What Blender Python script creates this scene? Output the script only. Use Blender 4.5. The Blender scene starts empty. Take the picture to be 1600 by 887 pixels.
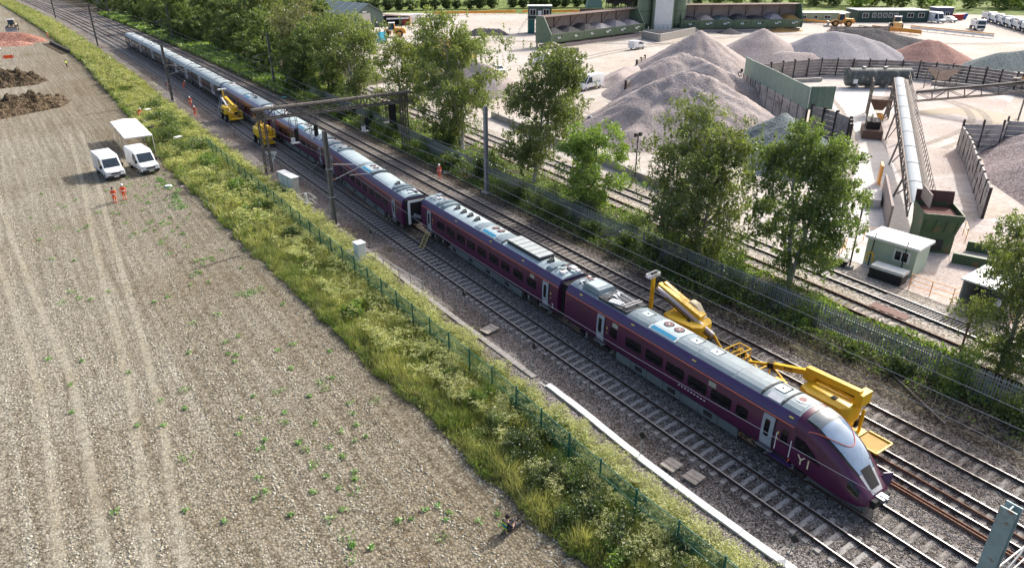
import bpy, bmesh, math, random
import numpy as np
from mathutils import Vector, Matrix, Euler, noise as mnoise
random.seed(7)
rng = np.random.default_rng(11)
R = math.radians
scene = bpy.context.scene
COL = scene.collection

# ---------------------------------------------------------------- camera, sky, sun, exposure
cam_d = bpy.data.cameras.new('camera')
cam = bpy.data.objects.new('camera', cam_d); COL.objects.link(cam)
cam.location = (0, 0, 24.7)
cam.rotation_euler = (R(90 - 25.79), 0, R(-34.35))
cam_d.sensor_width = 36; cam_d.lens = 24.75
cam_d.clip_start = 0.5; cam_d.clip_end = 6000
scene.camera = cam
SUN_EL, SUN_AZ = 34.0, 79.0          # azimuth clockwise from +Y
w = bpy.data.worlds.new('World'); scene.world = w; w.use_nodes = True
nt = w.node_tree
sky = nt.nodes.new('ShaderNodeTexSky'); sky.sky_type = 'NISHITA'; sky.sun_disc = False
sky.sun_elevation = R(SUN_EL); sky.sun_rotation = R(SUN_AZ)
sky.air_density = .75; sky.dust_density = 5.0; sky.ozone_density = .4
bg = nt.nodes['Background']; bg.inputs[1].default_value = 0.15
nt.links.new(sky.outputs[0], bg.inputs[0])
sd = bpy.data.lights.new('sun', 'SUN'); sd.energy = 2.5; sd.angle = R(0.6); sd.color = (1, .985, .955)
sun = bpy.data.objects.new('sun', sd); COL.objects.link(sun)
sdir = Vector((math.sin(R(SUN_AZ)) * math.cos(R(SUN_EL)), math.cos(R(SUN_AZ)) * math.cos(R(SUN_EL)), math.sin(R(SUN_EL))))
sun.rotation_euler = (-sdir).to_track_quat('-Z', 'Y').to_euler()
sun.location = sdir * 300
vs = scene.view_settings
vs.view_transform = 'Standard'; vs.look = 'None'; vs.gamma = 1; vs.exposure = 0.88; vs.use_curve_mapping = False
try:
    scene.cycles.use_denoising = True
    scene.cycles.max_bounces = 6; scene.cycles.diffuse_bounces = 3; scene.cycles.transparent_max_bounces = 12
    scene.cycles.glossy_bounces = 3; scene.cycles.transmission_bounces = 4
except Exception: pass

# ---------------------------------------------------------------- materials
MATS = {}
def mk(name, rgb, rough=.65, metal=0., var=.14, scale=2.5, bump=0., bscale=30., spec=.4, rgb2=None, w2=.5, s2=.6, emit=None):
    """principled colour with two octaves of noise wear; rgb2 = patches of a second colour"""
    if name in MATS: return MATS[name]
    m = bpy.data.materials.new(name); m.use_nodes = True; t = m.node_tree; N = t.nodes; L = t.links
    b = N['Principled BSDF']; b.inputs['Roughness'].default_value = rough; b.inputs['Metallic'].default_value = metal
    b.inputs['Specular IOR Level'].default_value = spec
    tc = N.new('ShaderNodeTexCoord')
    n1 = N.new('ShaderNodeTexNoise'); n1.inputs['Scale'].default_value = scale; n1.inputs['Detail'].default_value = 6; n1.inputs['Roughness'].default_value = .65
    L.new(tc.outputs['Object'], n1.inputs['Vector'])
    r = N.new('ShaderNodeValToRGB'); r.color_ramp.elements[0].position = .3; r.color_ramp.elements[1].position = .7
    lo = [max(0, c * (1 - var)) for c in rgb]; hi = [min(1, c * (1 + var)) for c in rgb]
    r.color_ramp.elements[0].color = (*lo, 1); r.color_ramp.elements[1].color = (*hi, 1)
    L.new(n1.outputs['Fac'], r.inputs[0]); out = r.outputs[0]
    if rgb2:
        n2 = N.new('ShaderNodeTexNoise'); n2.inputs['Scale'].default_value = s2; n2.inputs['Detail'].default_value = 8; n2.inputs['Roughness'].default_value = .7
        L.new(tc.outputs['Object'], n2.inputs['Vector'])
        r2 = N.new('ShaderNodeValToRGB'); r2.color_ramp.elements[0].position = .5 + .12 * (1 - 2 * w2); r2.color_ramp.elements[1].position = .62 + .12 * (1 - 2 * w2)
        L.new(n2.outputs['Fac'], r2.inputs[0])
        mx = N.new('ShaderNodeMix'); mx.data_type = 'RGBA'; L.new(r2.outputs[0], mx.inputs[0])
        L.new(out, mx.inputs[6]); mx.inputs[7].default_value = (*rgb2, 1); out = mx.outputs[2]
    L.new(out, b.inputs['Base Color'])
    if bump:
        n3 = N.new('ShaderNodeTexNoise'); n3.inputs['Scale'].default_value = bscale; n3.inputs['Detail'].default_value = 5
        L.new(tc.outputs['Object'], n3.inputs['Vector'])
        bp = N.new('ShaderNodeBump'); bp.inputs['Strength'].default_value = bump; bp.inputs['Distance'].default_value = .05
        L.new(n3.outputs['Fac'], bp.inputs['Height']); L.new(bp.outputs[0], b.inputs['Normal'])
    if emit:
        b.inputs['Emission Color'].default_value = (*rgb, 1); b.inputs['Emission Strength'].default_value = emit
    MATS[name] = m; return m

def glass(name, rgb=(.02, .025, .03), rough=.08):
    m = mk(name, rgb, rough, 0, .1, .7, spec=.45); return m

def leafmat(name, c1, c2, trans=.45):
    m = bpy.data.materials.new(name); m.use_nodes = True; t = m.node_tree; N = t.nodes; L = t.links
    N.remove(N['Principled BSDF'])
    at = N.new('ShaderNodeAttribute'); at.attribute_name = 'tint'
    oi = N.new('ShaderNodeObjectInfo')
    r = N.new('ShaderNodeValToRGB'); r.color_ramp.elements[0].color = (*c1, 1); r.color_ramp.elements[1].color = (*c2, 1)
    L.new(at.outputs['Fac'], r.inputs[0])
    hs = N.new('ShaderNodeHueSaturation')
    ma = N.new('ShaderNodeMath'); ma.operation = 'MULTIPLY_ADD'; ma.inputs[1].default_value = .35; ma.inputs[2].default_value = .83
    L.new(oi.outputs['Random'], ma.inputs[0]); L.new(ma.outputs[0], hs.inputs['Value']); L.new(r.outputs[0], hs.inputs['Color'])
    d = N.new('ShaderNodeBsdfDiffuse'); tr = N.new('ShaderNodeBsdfTranslucent'); g = N.new('ShaderNodeBsdfGlossy'); g.inputs['Roughness'].default_value = .45
    L.new(hs.outputs[0], d.inputs[0])
    gm = N.new('ShaderNodeMix'); gm.data_type = 'RGBA'; gm.blend_type = 'MULTIPLY'; gm.inputs[0].default_value = 1
    L.new(hs.outputs[0], gm.inputs[6]); gm.inputs[7].default_value = (1.5, 1.5, .7, 1); L.new(gm.outputs[2], tr.inputs[0])
    m1 = N.new('ShaderNodeMixShader'); m1.inputs[0].default_value = trans; L.new(d.outputs[0], m1.inputs[1]); L.new(tr.outputs[0], m1.inputs[2])
    m2 = N.new('ShaderNodeMixShader'); m2.inputs[0].default_value = .05 if trans else 0.; L.new(m1.outputs[0], m2.inputs[1]); L.new(g.outputs[0], m2.inputs[2])
    L.new(m2.outputs[0], N['Material Output'].inputs[0])
    MATS[name] = m; return m

# ---------------------------------------------------------------- mesh builder
class MB:
    def __init__(s): s.v = []; s.f = []; s.m = []; s.mats = []
    def mi(s, m):
        if m not in s.mats: s.mats.append(m)
        return s.mats.index(m)
    def add(s, vs, fs, m):
        o = len(s.v); s.v += [tuple(v) for v in vs]; k = s.mi(m)
        for f in fs: s.f.append(tuple(o + i for i in f)); s.m.append(k)
        return s
    def box(s, c, d, m, rz=0, M=None, taper=1.0):
        x, y, z = d[0] / 2, d[1] / 2, d[2] / 2
        P = [(-x, -y, -z), (x, -y, -z), (x, y, -z), (-x, y, -z), (-x * taper, -y * taper, z), (x * taper, -y * taper, z), (x * taper, y * taper, z), (-x * taper, y * taper, z)]
        if M is None: M = Matrix.Rotation(rz, 3, 'Z')
        P = [M @ Vector(p) + Vector(c) for p in P]
        return s.add(P, [(0, 3, 2, 1), (4, 5, 6, 7), (0, 1, 5, 4), (1, 2, 6, 5), (2, 3, 7, 6), (3, 0, 4, 7)], m)
    def hexa(s, P, m):
        return s.add(P, [(0, 3, 2, 1), (4, 5, 6, 7), (0, 1, 5, 4), (1, 2, 6, 5), (2, 3, 7, 6), (3, 0, 4, 7)], m)
    def beam(s, a, b, wd, m, ht=None):
        a = Vector(a); b = Vector(b); d = b - a; L = d.length
        if L < 1e-6: return s
        q = d.to_track_quat('Y', 'Z').to_matrix()
        return s.box((a + b) / 2, (wd, L, ht or wd), m, M=q)
    def cyl(s, a, b, r, m, n=10, r2=None, caps=True):
        a = Vector(a); b = Vector(b); r2 = r if r2 is None else r2
        q = (b - a).to_track_quat('Z', 'Y').to_matrix()
        P = []
        for c, rr in ((a, r), (b, r2)):
            for i in range(n):
                t = 2 * math.pi * i / n; P.append(c + q @ Vector((rr * math.cos(t), rr * math.sin(t), 0)))
        F = [(i, (i + 1) % n, n + (i + 1) % n, n + i) for i in range(n)]
        if caps: F += [tuple(range(n - 1, -1, -1)), tuple(range(n, 2 * n))]
        return s.add(P, F, m)
    def tube(s, pts, r, m, n=5):
        pts = [Vector(p) for p in pts]; rr = r if isinstance(r, (list, tuple)) else [r] * len(pts)
        P = []
        for i, p in enumerate(pts):
            d = pts[min(i + 1, len(pts) - 1)] - pts[max(i - 1, 0)]
            q = d.to_track_quat('Z', 'Y').to_matrix()
            for k in range(n):
                t = 2 * math.pi * k / n; P.append(p + q @ Vector((rr[i] * math.cos(t), rr[i] * math.sin(t), 0)))
        F = []
        for i in range(len(pts) - 1):
            for k in range(n): F.append((i * n + k, i * n + (k + 1) % n, (i + 1) * n + (k + 1) % n, (i + 1) * n + k))
        F += [tuple(range(n - 1, -1, -1)), tuple(range((len(pts) - 1) * n, len(pts) * n))]
        return s.add(P, F, m)
    def prism(s, poly, axis, a, b, m):
        """extrude a 2-d polygon along axis ('x': poly is (y,z), 'y': (x,z), 'z': (x,y))"""
        n = len(poly)
        def pt(p, t): return (t, p[0], p[1]) if axis == 'x' else (p[0], t, p[1]) if axis == 'y' else (p[0], p[1], t)
        P = [pt(p, a) for p in poly] + [pt(p, b) for p in poly]
        return s.add(P, [tuple(range(n - 1, -1, -1)), tuple(range(n, 2 * n))] + [(i, (i + 1) % n, n + (i + 1) % n, n + i) for i in range(n)], m)
    def loft(s, rings, m, closed=True, caps=True):
        n = len(rings[0]); P = [p for r in rings for p in r]; F = []
        for i in range(len(rings) - 1):
            for k in range(n if closed else n - 1):
                F.append((i * n + k, i * n + (k + 1) % n, (i + 1) * n + (k + 1) % n, (i + 1) * n + k))
        if caps: F += [tuple(range(n - 1, -1, -1)), tuple(range((len(rings) - 1) * n, len(rings) * n))]
        return s.add(P, F, m)
    def build(s, name, parent=None, loc=None, rz=0, smooth=False, bevel=0, bang=40):
        me = bpy.data.meshes.new(name); me.from_pydata(s.v, [], s.f)
        for m in s.mats: me.materials.append(m)
        me.polygons.foreach_set('material_index', s.m)
        bm = bmesh.new(); bm.from_mesh(me); bmesh.ops.recalc_face_normals(bm, faces=bm.faces)
        if bevel:
            es = [e for e in bm.edges if len(e.link_faces) == 2 and e.calc_face_angle(0) > R(bang)]
            bmesh.ops.bevel(bm, geom=es, offset=bevel, segments=2, profile=.6, affect='EDGES', clamp_overlap=True)
        bm.to_mesh(me); bm.free()
        if smooth:
            me.polygons.foreach_set('use_smooth', [True] * len(me.polygons))
            try: me.set_sharp_from_angle(angle=R(38))
            except Exception: pass
        o = bpy.data.objects.new(name, me); COL.objects.link(o)
        if parent: o.parent = parent
        if loc is not None: o.location = loc
        o.rotation_euler[2] = rz
        return o

def tag(o, label=None, cat=None, group=None, kind=None):
    if label: o['label'] = label
    if cat: o['category'] = cat
    if group: o['group'] = group
    if kind: o['kind'] = kind
    return o
def thing(name, label, cat, loc=(0, 0, 0), rz=0, group=None):
    o = bpy.data.objects.new(name, None); COL.objects.link(o); o.empty_display_size = .3
    o.location = loc; o.rotation_euler = (0, 0, rz)
    return tag(o, label, cat, group)
def copy_tree(o, parent=None):
    c = o.copy(); COL.objects.link(c); c.parent = parent
    for ch in list(o.children): copy_tree(ch, c)
    return c
def clone(root, label, loc, rz=0, scale=None):
    c = copy_tree(root); c['label'] = label; c.location = loc; c.rotation_euler = (0, 0, rz)
    if scale: c.scale = scale if isinstance(scale, (tuple, list)) else (scale,) * 3
    return c
def npmesh(name, V, F4, mats, tint=None, parent=None, tri=False, midx=None):
    """mesh straight from numpy arrays, all quads or all triangles"""
    k = 3 if tri else 4
    me = bpy.data.meshes.new(name); nf = len(F4)
    me.vertices.add(len(V)); me.vertices.foreach_set('co', np.asarray(V, np.float32).ravel())
    me.loops.add(nf * k); me.loops.foreach_set('vertex_index', np.asarray(F4, np.int32).ravel())
    me.polygons.add(nf); me.polygons.foreach_set('loop_start', np.arange(0, nf * k, k, dtype=np.int32))
    try: me.polygons.foreach_set('loop_total', np.full(nf, k, np.int32))
    except Exception: pass
    for m in mats: me.materials.append(m)
    if midx is not None: me.polygons.foreach_set('material_index', np.asarray(midx, np.int32))
    if tint is not None:
        a = me.attributes.new('tint', 'FLOAT', 'FACE'); a.data.foreach_set('value', np.asarray(tint, np.float32))
    me.update(calc_edges=True); me.validate()
    o = bpy.data.objects.new(name, me); COL.objects.link(o)
    if parent: o.parent = parent
    return o
def text_mesh(txt, size, m, name, parent, loc, rot, extrude=.004, align='CENTER'):
    cu = bpy.data.curves.new(name, 'FONT'); cu.body = txt; cu.size = size; cu.extrude = extrude; cu.align_x = align; cu.align_y = 'CENTER'
    cu.resolution_u = 3
    t = bpy.data.objects.new('t', cu); COL.objects.link(t)
    dg = bpy.context.evaluated_depsgraph_get(); me = bpy.data.meshes.new_from_object(t.evaluated_get(dg)); me.name = name
    bpy.data.objects.remove(t)
    me.materials.clear(); me.materials.append(m)
    o = bpy.data.objects.new(name, me); COL.objects.link(o); o.parent = parent; o.location = loc; o.rotation_euler = rot
    return o
def cv(Y):
    """sideways bend of the railway beyond the gantry"""
    return -1.2e-4 * (Y - 90) ** 2 if Y > 90 else 0.
# ---------------------------------------------------------------- ground materials
def groundmat(name, dark, mid, light, s, bd, big=.06, bigc=None, bigw=.5, rough=.95, row=None, fine=1., rand=True, patch2=None, streak=None, side=None):
    m = bpy.data.materials.new(name); m.use_nodes = True; t = m.node_tree; N = t.nodes; L = t.links
    b = N['Principled BSDF']; b.inputs['Roughness'].default_value = rough; b.inputs['Specular IOR Level'].default_value = .15
    tc = N.new('ShaderNodeTexCoord'); co = tc.outputs['Object']
    nd = N.new('ShaderNodeTexNoise'); nd.inputs['Scale'].default_value = s * .7; nd.inputs['Detail'].default_value = 3; L.new(co, nd.inputs['Vector'])
    vm = N.new('ShaderNodeVectorMath'); vm.operation = 'MULTIPLY_ADD'; vm.inputs[1].default_value = (.5 / s,) * 3
    L.new(nd.outputs['Color'], vm.inputs[0]); L.new(co, vm.inputs[2])
    vo = N.new('ShaderNodeTexVoronoi'); vo.inputs['Scale'].default_value = s; L.new(vm.outputs[0], vo.inputs['Vector'])
    nf = N.new('ShaderNodeTexNoise'); nf.inputs['Scale'].default_value = s * 2.2; nf.inputs['Detail'].default_value = 6; nf.inputs['Roughness'].default_value = .7; L.new(co, nf.inputs['Vector'])
    sx = N.new('ShaderNodeSeparateColor'); L.new(vo.outputs['Color'], sx.inputs[0])
    # tone = random per clod * .55 + (1-dist) * .3 + fine
    a1 = N.new('ShaderNodeMath'); a1.operation = 'MULTIPLY_ADD'; a1.inputs[1].default_value = .5 if rand else .2; L.new(sx.outputs[0], a1.inputs[0])
    a0 = N.new('ShaderNodeMath'); a0.operation = 'MULTIPLY_ADD'; a0.inputs[1].default_value = -.55; a0.inputs[2].default_value = .35; L.new(vo.outputs['Distance'], a0.inputs[0]); L.new(a0.outputs[0], a1.inputs[2])
    a2 = N.new('ShaderNodeMath'); a2.operation = 'MULTIPLY_ADD'; a2.inputs[1].default_value = .7 * fine; L.new(nf.outputs['Fac'], a2.inputs[0]); L.new(a1.outputs[0], a2.inputs[2])
    r = N.new('ShaderNodeValToRGB'); e = r.color_ramp.elements; e[0].position = .35; e[0].color = (*dark, 1); e[1].position = .95; e[1].color = (*light, 1)
    k = e.new(.62); k.color = (*mid, 1); L.new(a2.outputs[0], r.inputs[0]); out = r.outputs[0]
    nb = N.new('ShaderNodeTexNoise'); nb.inputs['Scale'].default_value = big; nb.inputs['Detail'].default_value = 7; nb.inputs['Roughness'].default_value = .62; L.new(co, nb.inputs['Vector'])
    if bigc:
        rb = N.new('ShaderNodeValToRGB'); rb.color_ramp.elements[0].position = .42; rb.color_ramp.elements[1].position = .62; L.new(nb.outputs['Fac'], rb.inputs[0])
        sc = N.new('ShaderNodeMath'); sc.operation = 'MULTIPLY'; sc.inputs[1].default_value = bigw; L.new(rb.outputs[0], sc.inputs[0])
        mx = N.new('ShaderNodeMix'); mx.data_type = 'RGBA'; mx.blend_type = 'MULTIPLY'; L.new(sc.outputs[0], mx.inputs[0]); L.new(out, mx.inputs[6]); mx.inputs[7].default_value = (*bigc, 1); out = mx.outputs[2]
    if patch2:
        n4 = N.new('ShaderNodeTexNoise'); n4.inputs['Scale'].default_value = patch2[1]; n4.inputs['Detail'].default_value = 8; n4.inputs['Roughness'].default_value = .66; n4.inputs['Distortion'].default_value = .6; L.new(co, n4.inputs['Vector'])
        r4 = N.new('ShaderNodeValToRGB'); r4.color_ramp.elements[0].position = patch2[2]; r4.color_ramp.elements[1].position = patch2[2] + .1; L.new(n4.outputs['Fac'], r4.inputs[0])
        mx = N.new('ShaderNodeMix'); mx.data_type = 'RGBA'; L.new(r4.outputs[0], mx.inputs[0]); L.new(out, mx.inputs[6]); mx.inputs[7].default_value = (*patch2[0], 1); out = mx.outputs[2]
    if row:
        wv = N.new('ShaderNodeTexWave'); wv.inputs['Scale'].default_value = row[0]; wv.inputs['Distortion'].default_value = 1.2; wv.inputs['Detail'].default_value = 3; wv.inputs['Detail Scale'].default_value = 2
        mp = N.new('ShaderNodeMapping'); mp.inputs['Rotation'].default_value = (0, 0, row[1]); L.new(co, mp.inputs[0]); L.new(mp.outputs[0], wv.inputs['Vector'])
        rr = N.new('ShaderNodeMath'); rr.operation = 'MULTIPLY'; rr.inputs[1].default_value = row[2]; L.new(wv.outputs['Fac'], rr.inputs[0])
        mx = N.new('ShaderNodeMix'); mx.data_type = 'RGBA'; mx.blend_type = 'MULTIPLY'; L.new(rr.outputs[0], mx.inputs[0]); L.new(out, mx.inputs[6]); mx.inputs[7].default_value = (.6, .56, .5, 1); out = mx.outputs[2]
    if streak:
        mp = N.new('ShaderNodeMapping'); mp.inputs['Rotation'].default_value = (0, 0, streak[2]); mp.inputs['Scale'].default_value = (streak[0], streak[1], 1); L.new(co, mp.inputs[0])
        ns = N.new('ShaderNodeTexNoise'); ns.inputs['Scale'].default_value = 1; ns.inputs['Detail'].default_value = 5; ns.inputs['Roughness'].default_value = .6; L.new(mp.outputs[0], ns.inputs['Vector'])
        rs_ = N.new('ShaderNodeValToRGB'); rs_.color_ramp.elements[0].position = .38; rs_.color_ramp.elements[1].position = .66; L.new(ns.outputs['Fac'], rs_.inputs[0])
        ms = N.new('ShaderNodeMath'); ms.operation = 'MULTIPLY'; ms.inputs[1].default_value = streak[3]; L.new(rs_.outputs[0], ms.inputs[0])
        mx = N.new('ShaderNodeMix'); mx.data_type = 'RGBA'; mx.blend_type = 'MULTIPLY'; L.new(ms.outputs[0], mx.inputs[0]); L.new(out, mx.inputs[6]); mx.inputs[7].default_value = (.60, .55, .49, 1); out = mx.outputs[2]
    if side:  # the soil itself turns browner towards the verge
        sp = N.new('ShaderNodeSeparateXYZ'); L.new(co, sp.inputs[0]); mr = N.new('ShaderNodeMapRange'); mr.inputs[1].default_value = side[0]; mr.inputs[2].default_value = side[1]; L.new(sp.outputs['X'], mr.inputs[0])
        ad = N.new('ShaderNodeMath'); ad.operation = 'MULTIPLY_ADD'; ad.inputs[1].default_value = .9; ad.inputs[2].default_value = -.45; L.new(nb.outputs['Fac'], ad.inputs[0]); a3 = N.new('ShaderNodeMath'); a3.operation = 'ADD'; a3.use_clamp = True; L.new(mr.outputs[0], a3.inputs[0]); L.new(ad.outputs[0], a3.inputs[1])
        mx = N.new('ShaderNodeMix'); mx.data_type = 'RGBA'; mx.blend_type = 'MULTIPLY'; L.new(a3.outputs[0], mx.inputs[0]); L.new(out, mx.inputs[6]); mx.inputs[7].default_value = (*side[2], 1); out = mx.outputs[2]
    L.new(out, b.inputs['Base Color'])
    hh = N.new('ShaderNodeMath'); hh.operation = 'MULTIPLY_ADD'; hh.inputs[1].default_value = -1.; L.new(vo.outputs['Distance'], hh.inputs[0])
    h2 = N.new('ShaderNodeMath'); h2.operation = 'MULTIPLY'; h2.inputs[1].default_value = .7; L.new(nf.outputs['Fac'], h2.inputs[0]); L.new(h2.outputs[0], hh.inputs[2])
    bp = N.new('ShaderNodeBump'); bp.inputs['Strength'].default_value = 1; bp.inputs['Distance'].default_value = bd; L.new(hh.outputs[0], bp.inputs['Height']); L.new(bp.outputs[0], b.inputs['Normal'])
    MATS[name] = m; return m

M_field = groundmat('soil_field', (.135, .12, .092), (.268, .248, .195), (.44, .415, .345), 6.5, .06, .05, (.80, .75, .66), .7, row=(.42, R(-3), .35), streak=(1.9, .045, R(-2), .75), side=(0., 12., (.80, .76, .70)))
M_track_soil = groundmat('soil_packed', (.27, .24, .18), (.375, .345, .265), (.49, .455, .365), 9, .03, .2, (.85, .8, .72), .6)
M_ballast = groundmat('ballast', (.055, .048, .043), (.165, .147, .132), (.40, .37, .345), 11, .085, .09, (.62, .56, .50), .8)
M_ballast2 = groundmat('ballast_cess', (.05, .042, .037), (.165, .145, .13), (.42, .385, .355), 12, .07, .12, (.6, .52, .45), .75, patch2=((.09, .075, .055), .3, .6))
M_verge = groundmat('soil_verge', (.05, .055, .022), (.12, .125, .05), (.24, .22, .10), 5, .1, .15, (.6, .7, .45), .6)
M_soil = groundmat('soil_lineside', (.025, .021, .016), (.075, .062, .048), (.2, .175, .14), 7, .08, .12, (.55, .6, .4), .7)
M_yard = groundmat('yard_dust', (.46, .425, .385), (.57, .535, .49), (.68, .645, .60), 1.6, .015, .045, (.86, .80, .72), .75, fine=.7, rand=False, patch2=((.47, .415, .35), .05, .64), streak=(.12, .7, R(25), .28))
M_yardr = groundmat('yard_gritty', (.42, .36, .33), (.53, .475, .44), (.66, .61, .57), 4, .03, .06, (.80, .72, .67), .7, rand=False, patch2=((.62, .60, .57), .08, .54))
M_conc = groundmat('concrete_slab', (.60, .58, .55), (.68, .665, .64), (.75, .735, .71), 1.3, .006, .1, (.84, .8, .74), .6, fine=.6, rand=False)
M_grassfar = groundmat('meadow', (.055, .085, .02), (.13, .185, .045), (.26, .30, .09), .55, .25, .02, (.55, .65, .4), .8)
M_dirt = groundmat('dug_earth', (.03, .022, .014), (.085, .064, .042), (.2, .155, .105), 3.2, .25, .2, (.7, .65, .55), .6)
M_pinksoil = groundmat('pink_marl', (.22, .10, .07), (.38, .20, .15), (.52, .33, .26), 1.4, .12, .12, (.85, .72, .66), .6, rand=False)

# ---------------------------------------------------------------- ground sheets
def interp(tab):
    xs = [a for a, _ in tab]; ys = [b for _, b in tab]
    return lambda t: float(np.interp(t, xs, ys))
field_edge = interp([(-60, 16.5), (17, 15.2), (35, 14.2), (56, 13.4), (98, 12.2), (128, 12.9), (192, 13.1), (226, 12), (279, 10), (340, 6.3), (412, 1.6), (520, -9), (900, -70)])
def YS(a, b, st=6):
    n = max(2, int((b - a) / st) + 1); return list(np.linspace(a, b, n))
def strip(name, x0, x1, a, b, z, mat, nx=2, st=6, kind='structure', zf=None):
    V = []; F = []; ys = YS(a, b, st)
    for y in ys:
        xa, xb = x0(y), x1(y)
        for i in range(nx):
            x = xa + (xb - xa) * i / (nx - 1); V.append((x, y, z + (zf(x, y, i / (nx - 1)) if zf else 0)))
    for j in range(len(ys) - 1):
        for i in range(nx - 1): F.append((j * nx + i, j * nx + i + 1, (j + 1) * nx + i + 1, (j + 1) * nx + i))
    o = npmesh(name, V, F, [mat]); tag(o, kind=kind); return o
mb = MB(); mb.add([(-3500, -900, -.12), (3500, -900, -.12), (3500, 4500, -.12), (-3500, 4500, -.12)], [(0, 1, 2, 3)], M_grassfar); tag(mb.build('ground'), kind='structure')
strip('ploughed_field', lambda y: -260, lambda y: field_edge(y) + 1.0, -60, 700, 0, M_field, 3, 10)
strip('verge_ground', lambda y: field_edge(y) + .15 + .35 * mnoise.noise(Vector((y * .55, 1.7, 0))) + .15 * mnoise.noise(Vector((y * 1.9, 4.7, 0))), lambda y: 21.9 + cv(y), -60, 900, .012, M_verge, 8, .8, zf=lambda x, y, t: .10 * math.sin(math.pi * t) * (1 + .7 * mnoise.noise(Vector((x * .4, y * .3, 0)))))
strip('cess_path', lambda y: 20.7 + .25 * mnoise.noise(Vector((y * .4, 3, 0))) + cv(y), lambda y: 24.0 + cv(y), -60, 700, .05, M_ballast2, 4, 1.2, zf=lambda x, y, t: (.075 if .2 < t < .9 else 0) + .03 * mnoise.noise(Vector((x, y, 0))) - .02 * t)
strip('ballast_bed', lambda y: 23.6 + cv(y), lambda y: 38.6 + .35 * mnoise.noise(Vector((y * .3, 9, 0))) + cv(y), -60, 900, .10, M_ballast, 16, 2.5, zf=lambda x, y, t: -.12 if t in (0., 1.) else .02 * mnoise.noise(Vector((x * 1.1, y * .8, 5))))
strip('lineside_ground', lambda y: 38.2 + cv(y), lambda y: 46.2 + .03 * y if y < 130 else 62, -60, 700, .004, M_soil, 6, 4, zf=lambda x, y, t: .12 * mnoise.noise(Vector((x * .3, y * .3, 2))) + .05)
# yard: dust, sidings bed and concrete slabs
mb = MB(); mb.add([(45.5, -60, -.02), (360, -60, -.02), (360, 84, -.02), (300, 150, -.02), (212, 205, -.02), (150, 255, -.02), (112, 285, -.02), (66, 225, -.02), (53, 140, -.02)], [tuple(range(9))], M_yard); tag(mb.build('yard'), kind='structure')
M_sidbed = groundmat('siding_bed', (.17, .145, .12), (.40, .36, .315), (.62, .58, .52), 7, .06, .1, (.7, .66, .56), .7, patch2=((.16, .17, .07), .25, .61))
strip('siding_bed', lambda y: 45.9 + .03 * y, lambda y: 53.2 + .029 * y, -30, 130, .02, M_sidbed, 4, 4)
mb = MB(); mb.add([(104.0, 57.5, .006), (95, 49.5, .006), (80, 38.2, .006), (70.5, 31, .006), (55.6, 24.5, .006), (55.8, 34.5, .006), (62, 37.5, .006), (72, 42.5, .006), (84, 48, .006), (96, 58, .006), (124, 80, .006), (137, 73, .006)], [tuple(range(12))], M_conc); tag(mb.build('concrete_apron'), kind='structure')
mb = MB(); mb.add([(106, 57, .003), (137, 73.5, .003), (149, 72, .003), (150, 56, .003), (106, 42.5, .003), (78, 29.5, .003), (72, 33, .003)], [tuple(range(7))], M_yardr); tag(mb.build('gritty_yard_floor'), kind='structure')
mb = MB(); mb.add([(52.9, -12, .05), (78, -12, .05), (80, 26, .05), (70, 30.5, .05), (53.9, 24.3, .05), (53.6, 12, .05)], [tuple(range(6))], M_yardr); tag(mb.build('loading_pad'), kind='structure')
mw = mk('puddle_water', (.25, .20, .135), .6, spec=.08)
mb = MB(); mb.add([(118, 57.5, .01), (121, 58.6, .01), (128, 56.5, .01), (131.5, 54.3, .01), (130, 50, .01), (124, 46, .01), (119.5, 44.6, .01), (119, 46, .01), (123, 50, .01), (123.5, 53.5, .01), (119.5, 55.6, .01)], [tuple(range(11))], mw); tag(mb.build('puddle_water'), kind='structure')

# tyre tracks pressed into the field: thin compacted strips with ragged edges
def ragged(m):
    t = m.node_tree; N = t.nodes; L = t.links; b = N['Principled BSDF']
    at = N.new('ShaderNodeAttribute'); at.attribute_name = 'edge'
    nn = N.new('ShaderNodeTexNoise'); nn.inputs['Scale'].default_value = 3.; nn.inputs['Detail'].default_value = 5
    tc = N.new('ShaderNodeTexCoord'); L.new(tc.outputs['Object'], nn.inputs['Vector'])
    a = N.new('ShaderNodeMath'); a.operation = 'MULTIPLY_ADD'; a.inputs[1].default_value = 1.0; L.new(at.outputs['Fac'], a.inputs[0])
    s = N.new('ShaderNodeMath'); s.operation = 'MULTIPLY_ADD'; s.inputs[1].default_value = 2.2; s.inputs[2].default_value = -1.3; L.new(nn.outputs['Fac'], s.inputs[0]); L.new(s.outputs[0], a.inputs[2])
    r = N.new('ShaderNodeValToRGB'); r.color_ramp.elements[0].position = .1; r.color_ramp.elements[1].position = .9; r.color_ramp.elements[1].color = (.8, .8, .8, 1); L.new(a.outputs[0], r.inputs[0]); L.new(r.outputs[0], b.inputs['Alpha'])
ragged(M_track_soil)
TR = [[(-.6, 22), (-.53, 27.5), (.18, 34), (.68, 38.9), (1.01, 43.9), (1.38, 50.7), (1.65, 60.7), (2.3, 75), (3.2, 92), (4.2, 120)],
      [(.7, 22), (.81, 26.6), (1.4, 33.2), (2.03, 38.3), (2.33, 43), (2.7, 48.7), (3.14, 59.7), (3.8, 75), (4.7, 92), (5.7, 120)],
      [(-2.0, 28), (-1.91, 33.6), (-1.78, 40.6), (-1.85, 46.3), (-2.44, 54), (-3.24, 64), (-4.2, 78), (-5, 95)],
      [(-3.7, 28), (-3.67, 33.7), (-3.57, 39.5), (-3.61, 47), (-4.2, 55.3), (-4.82, 65), (-5.8, 78)]]
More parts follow.
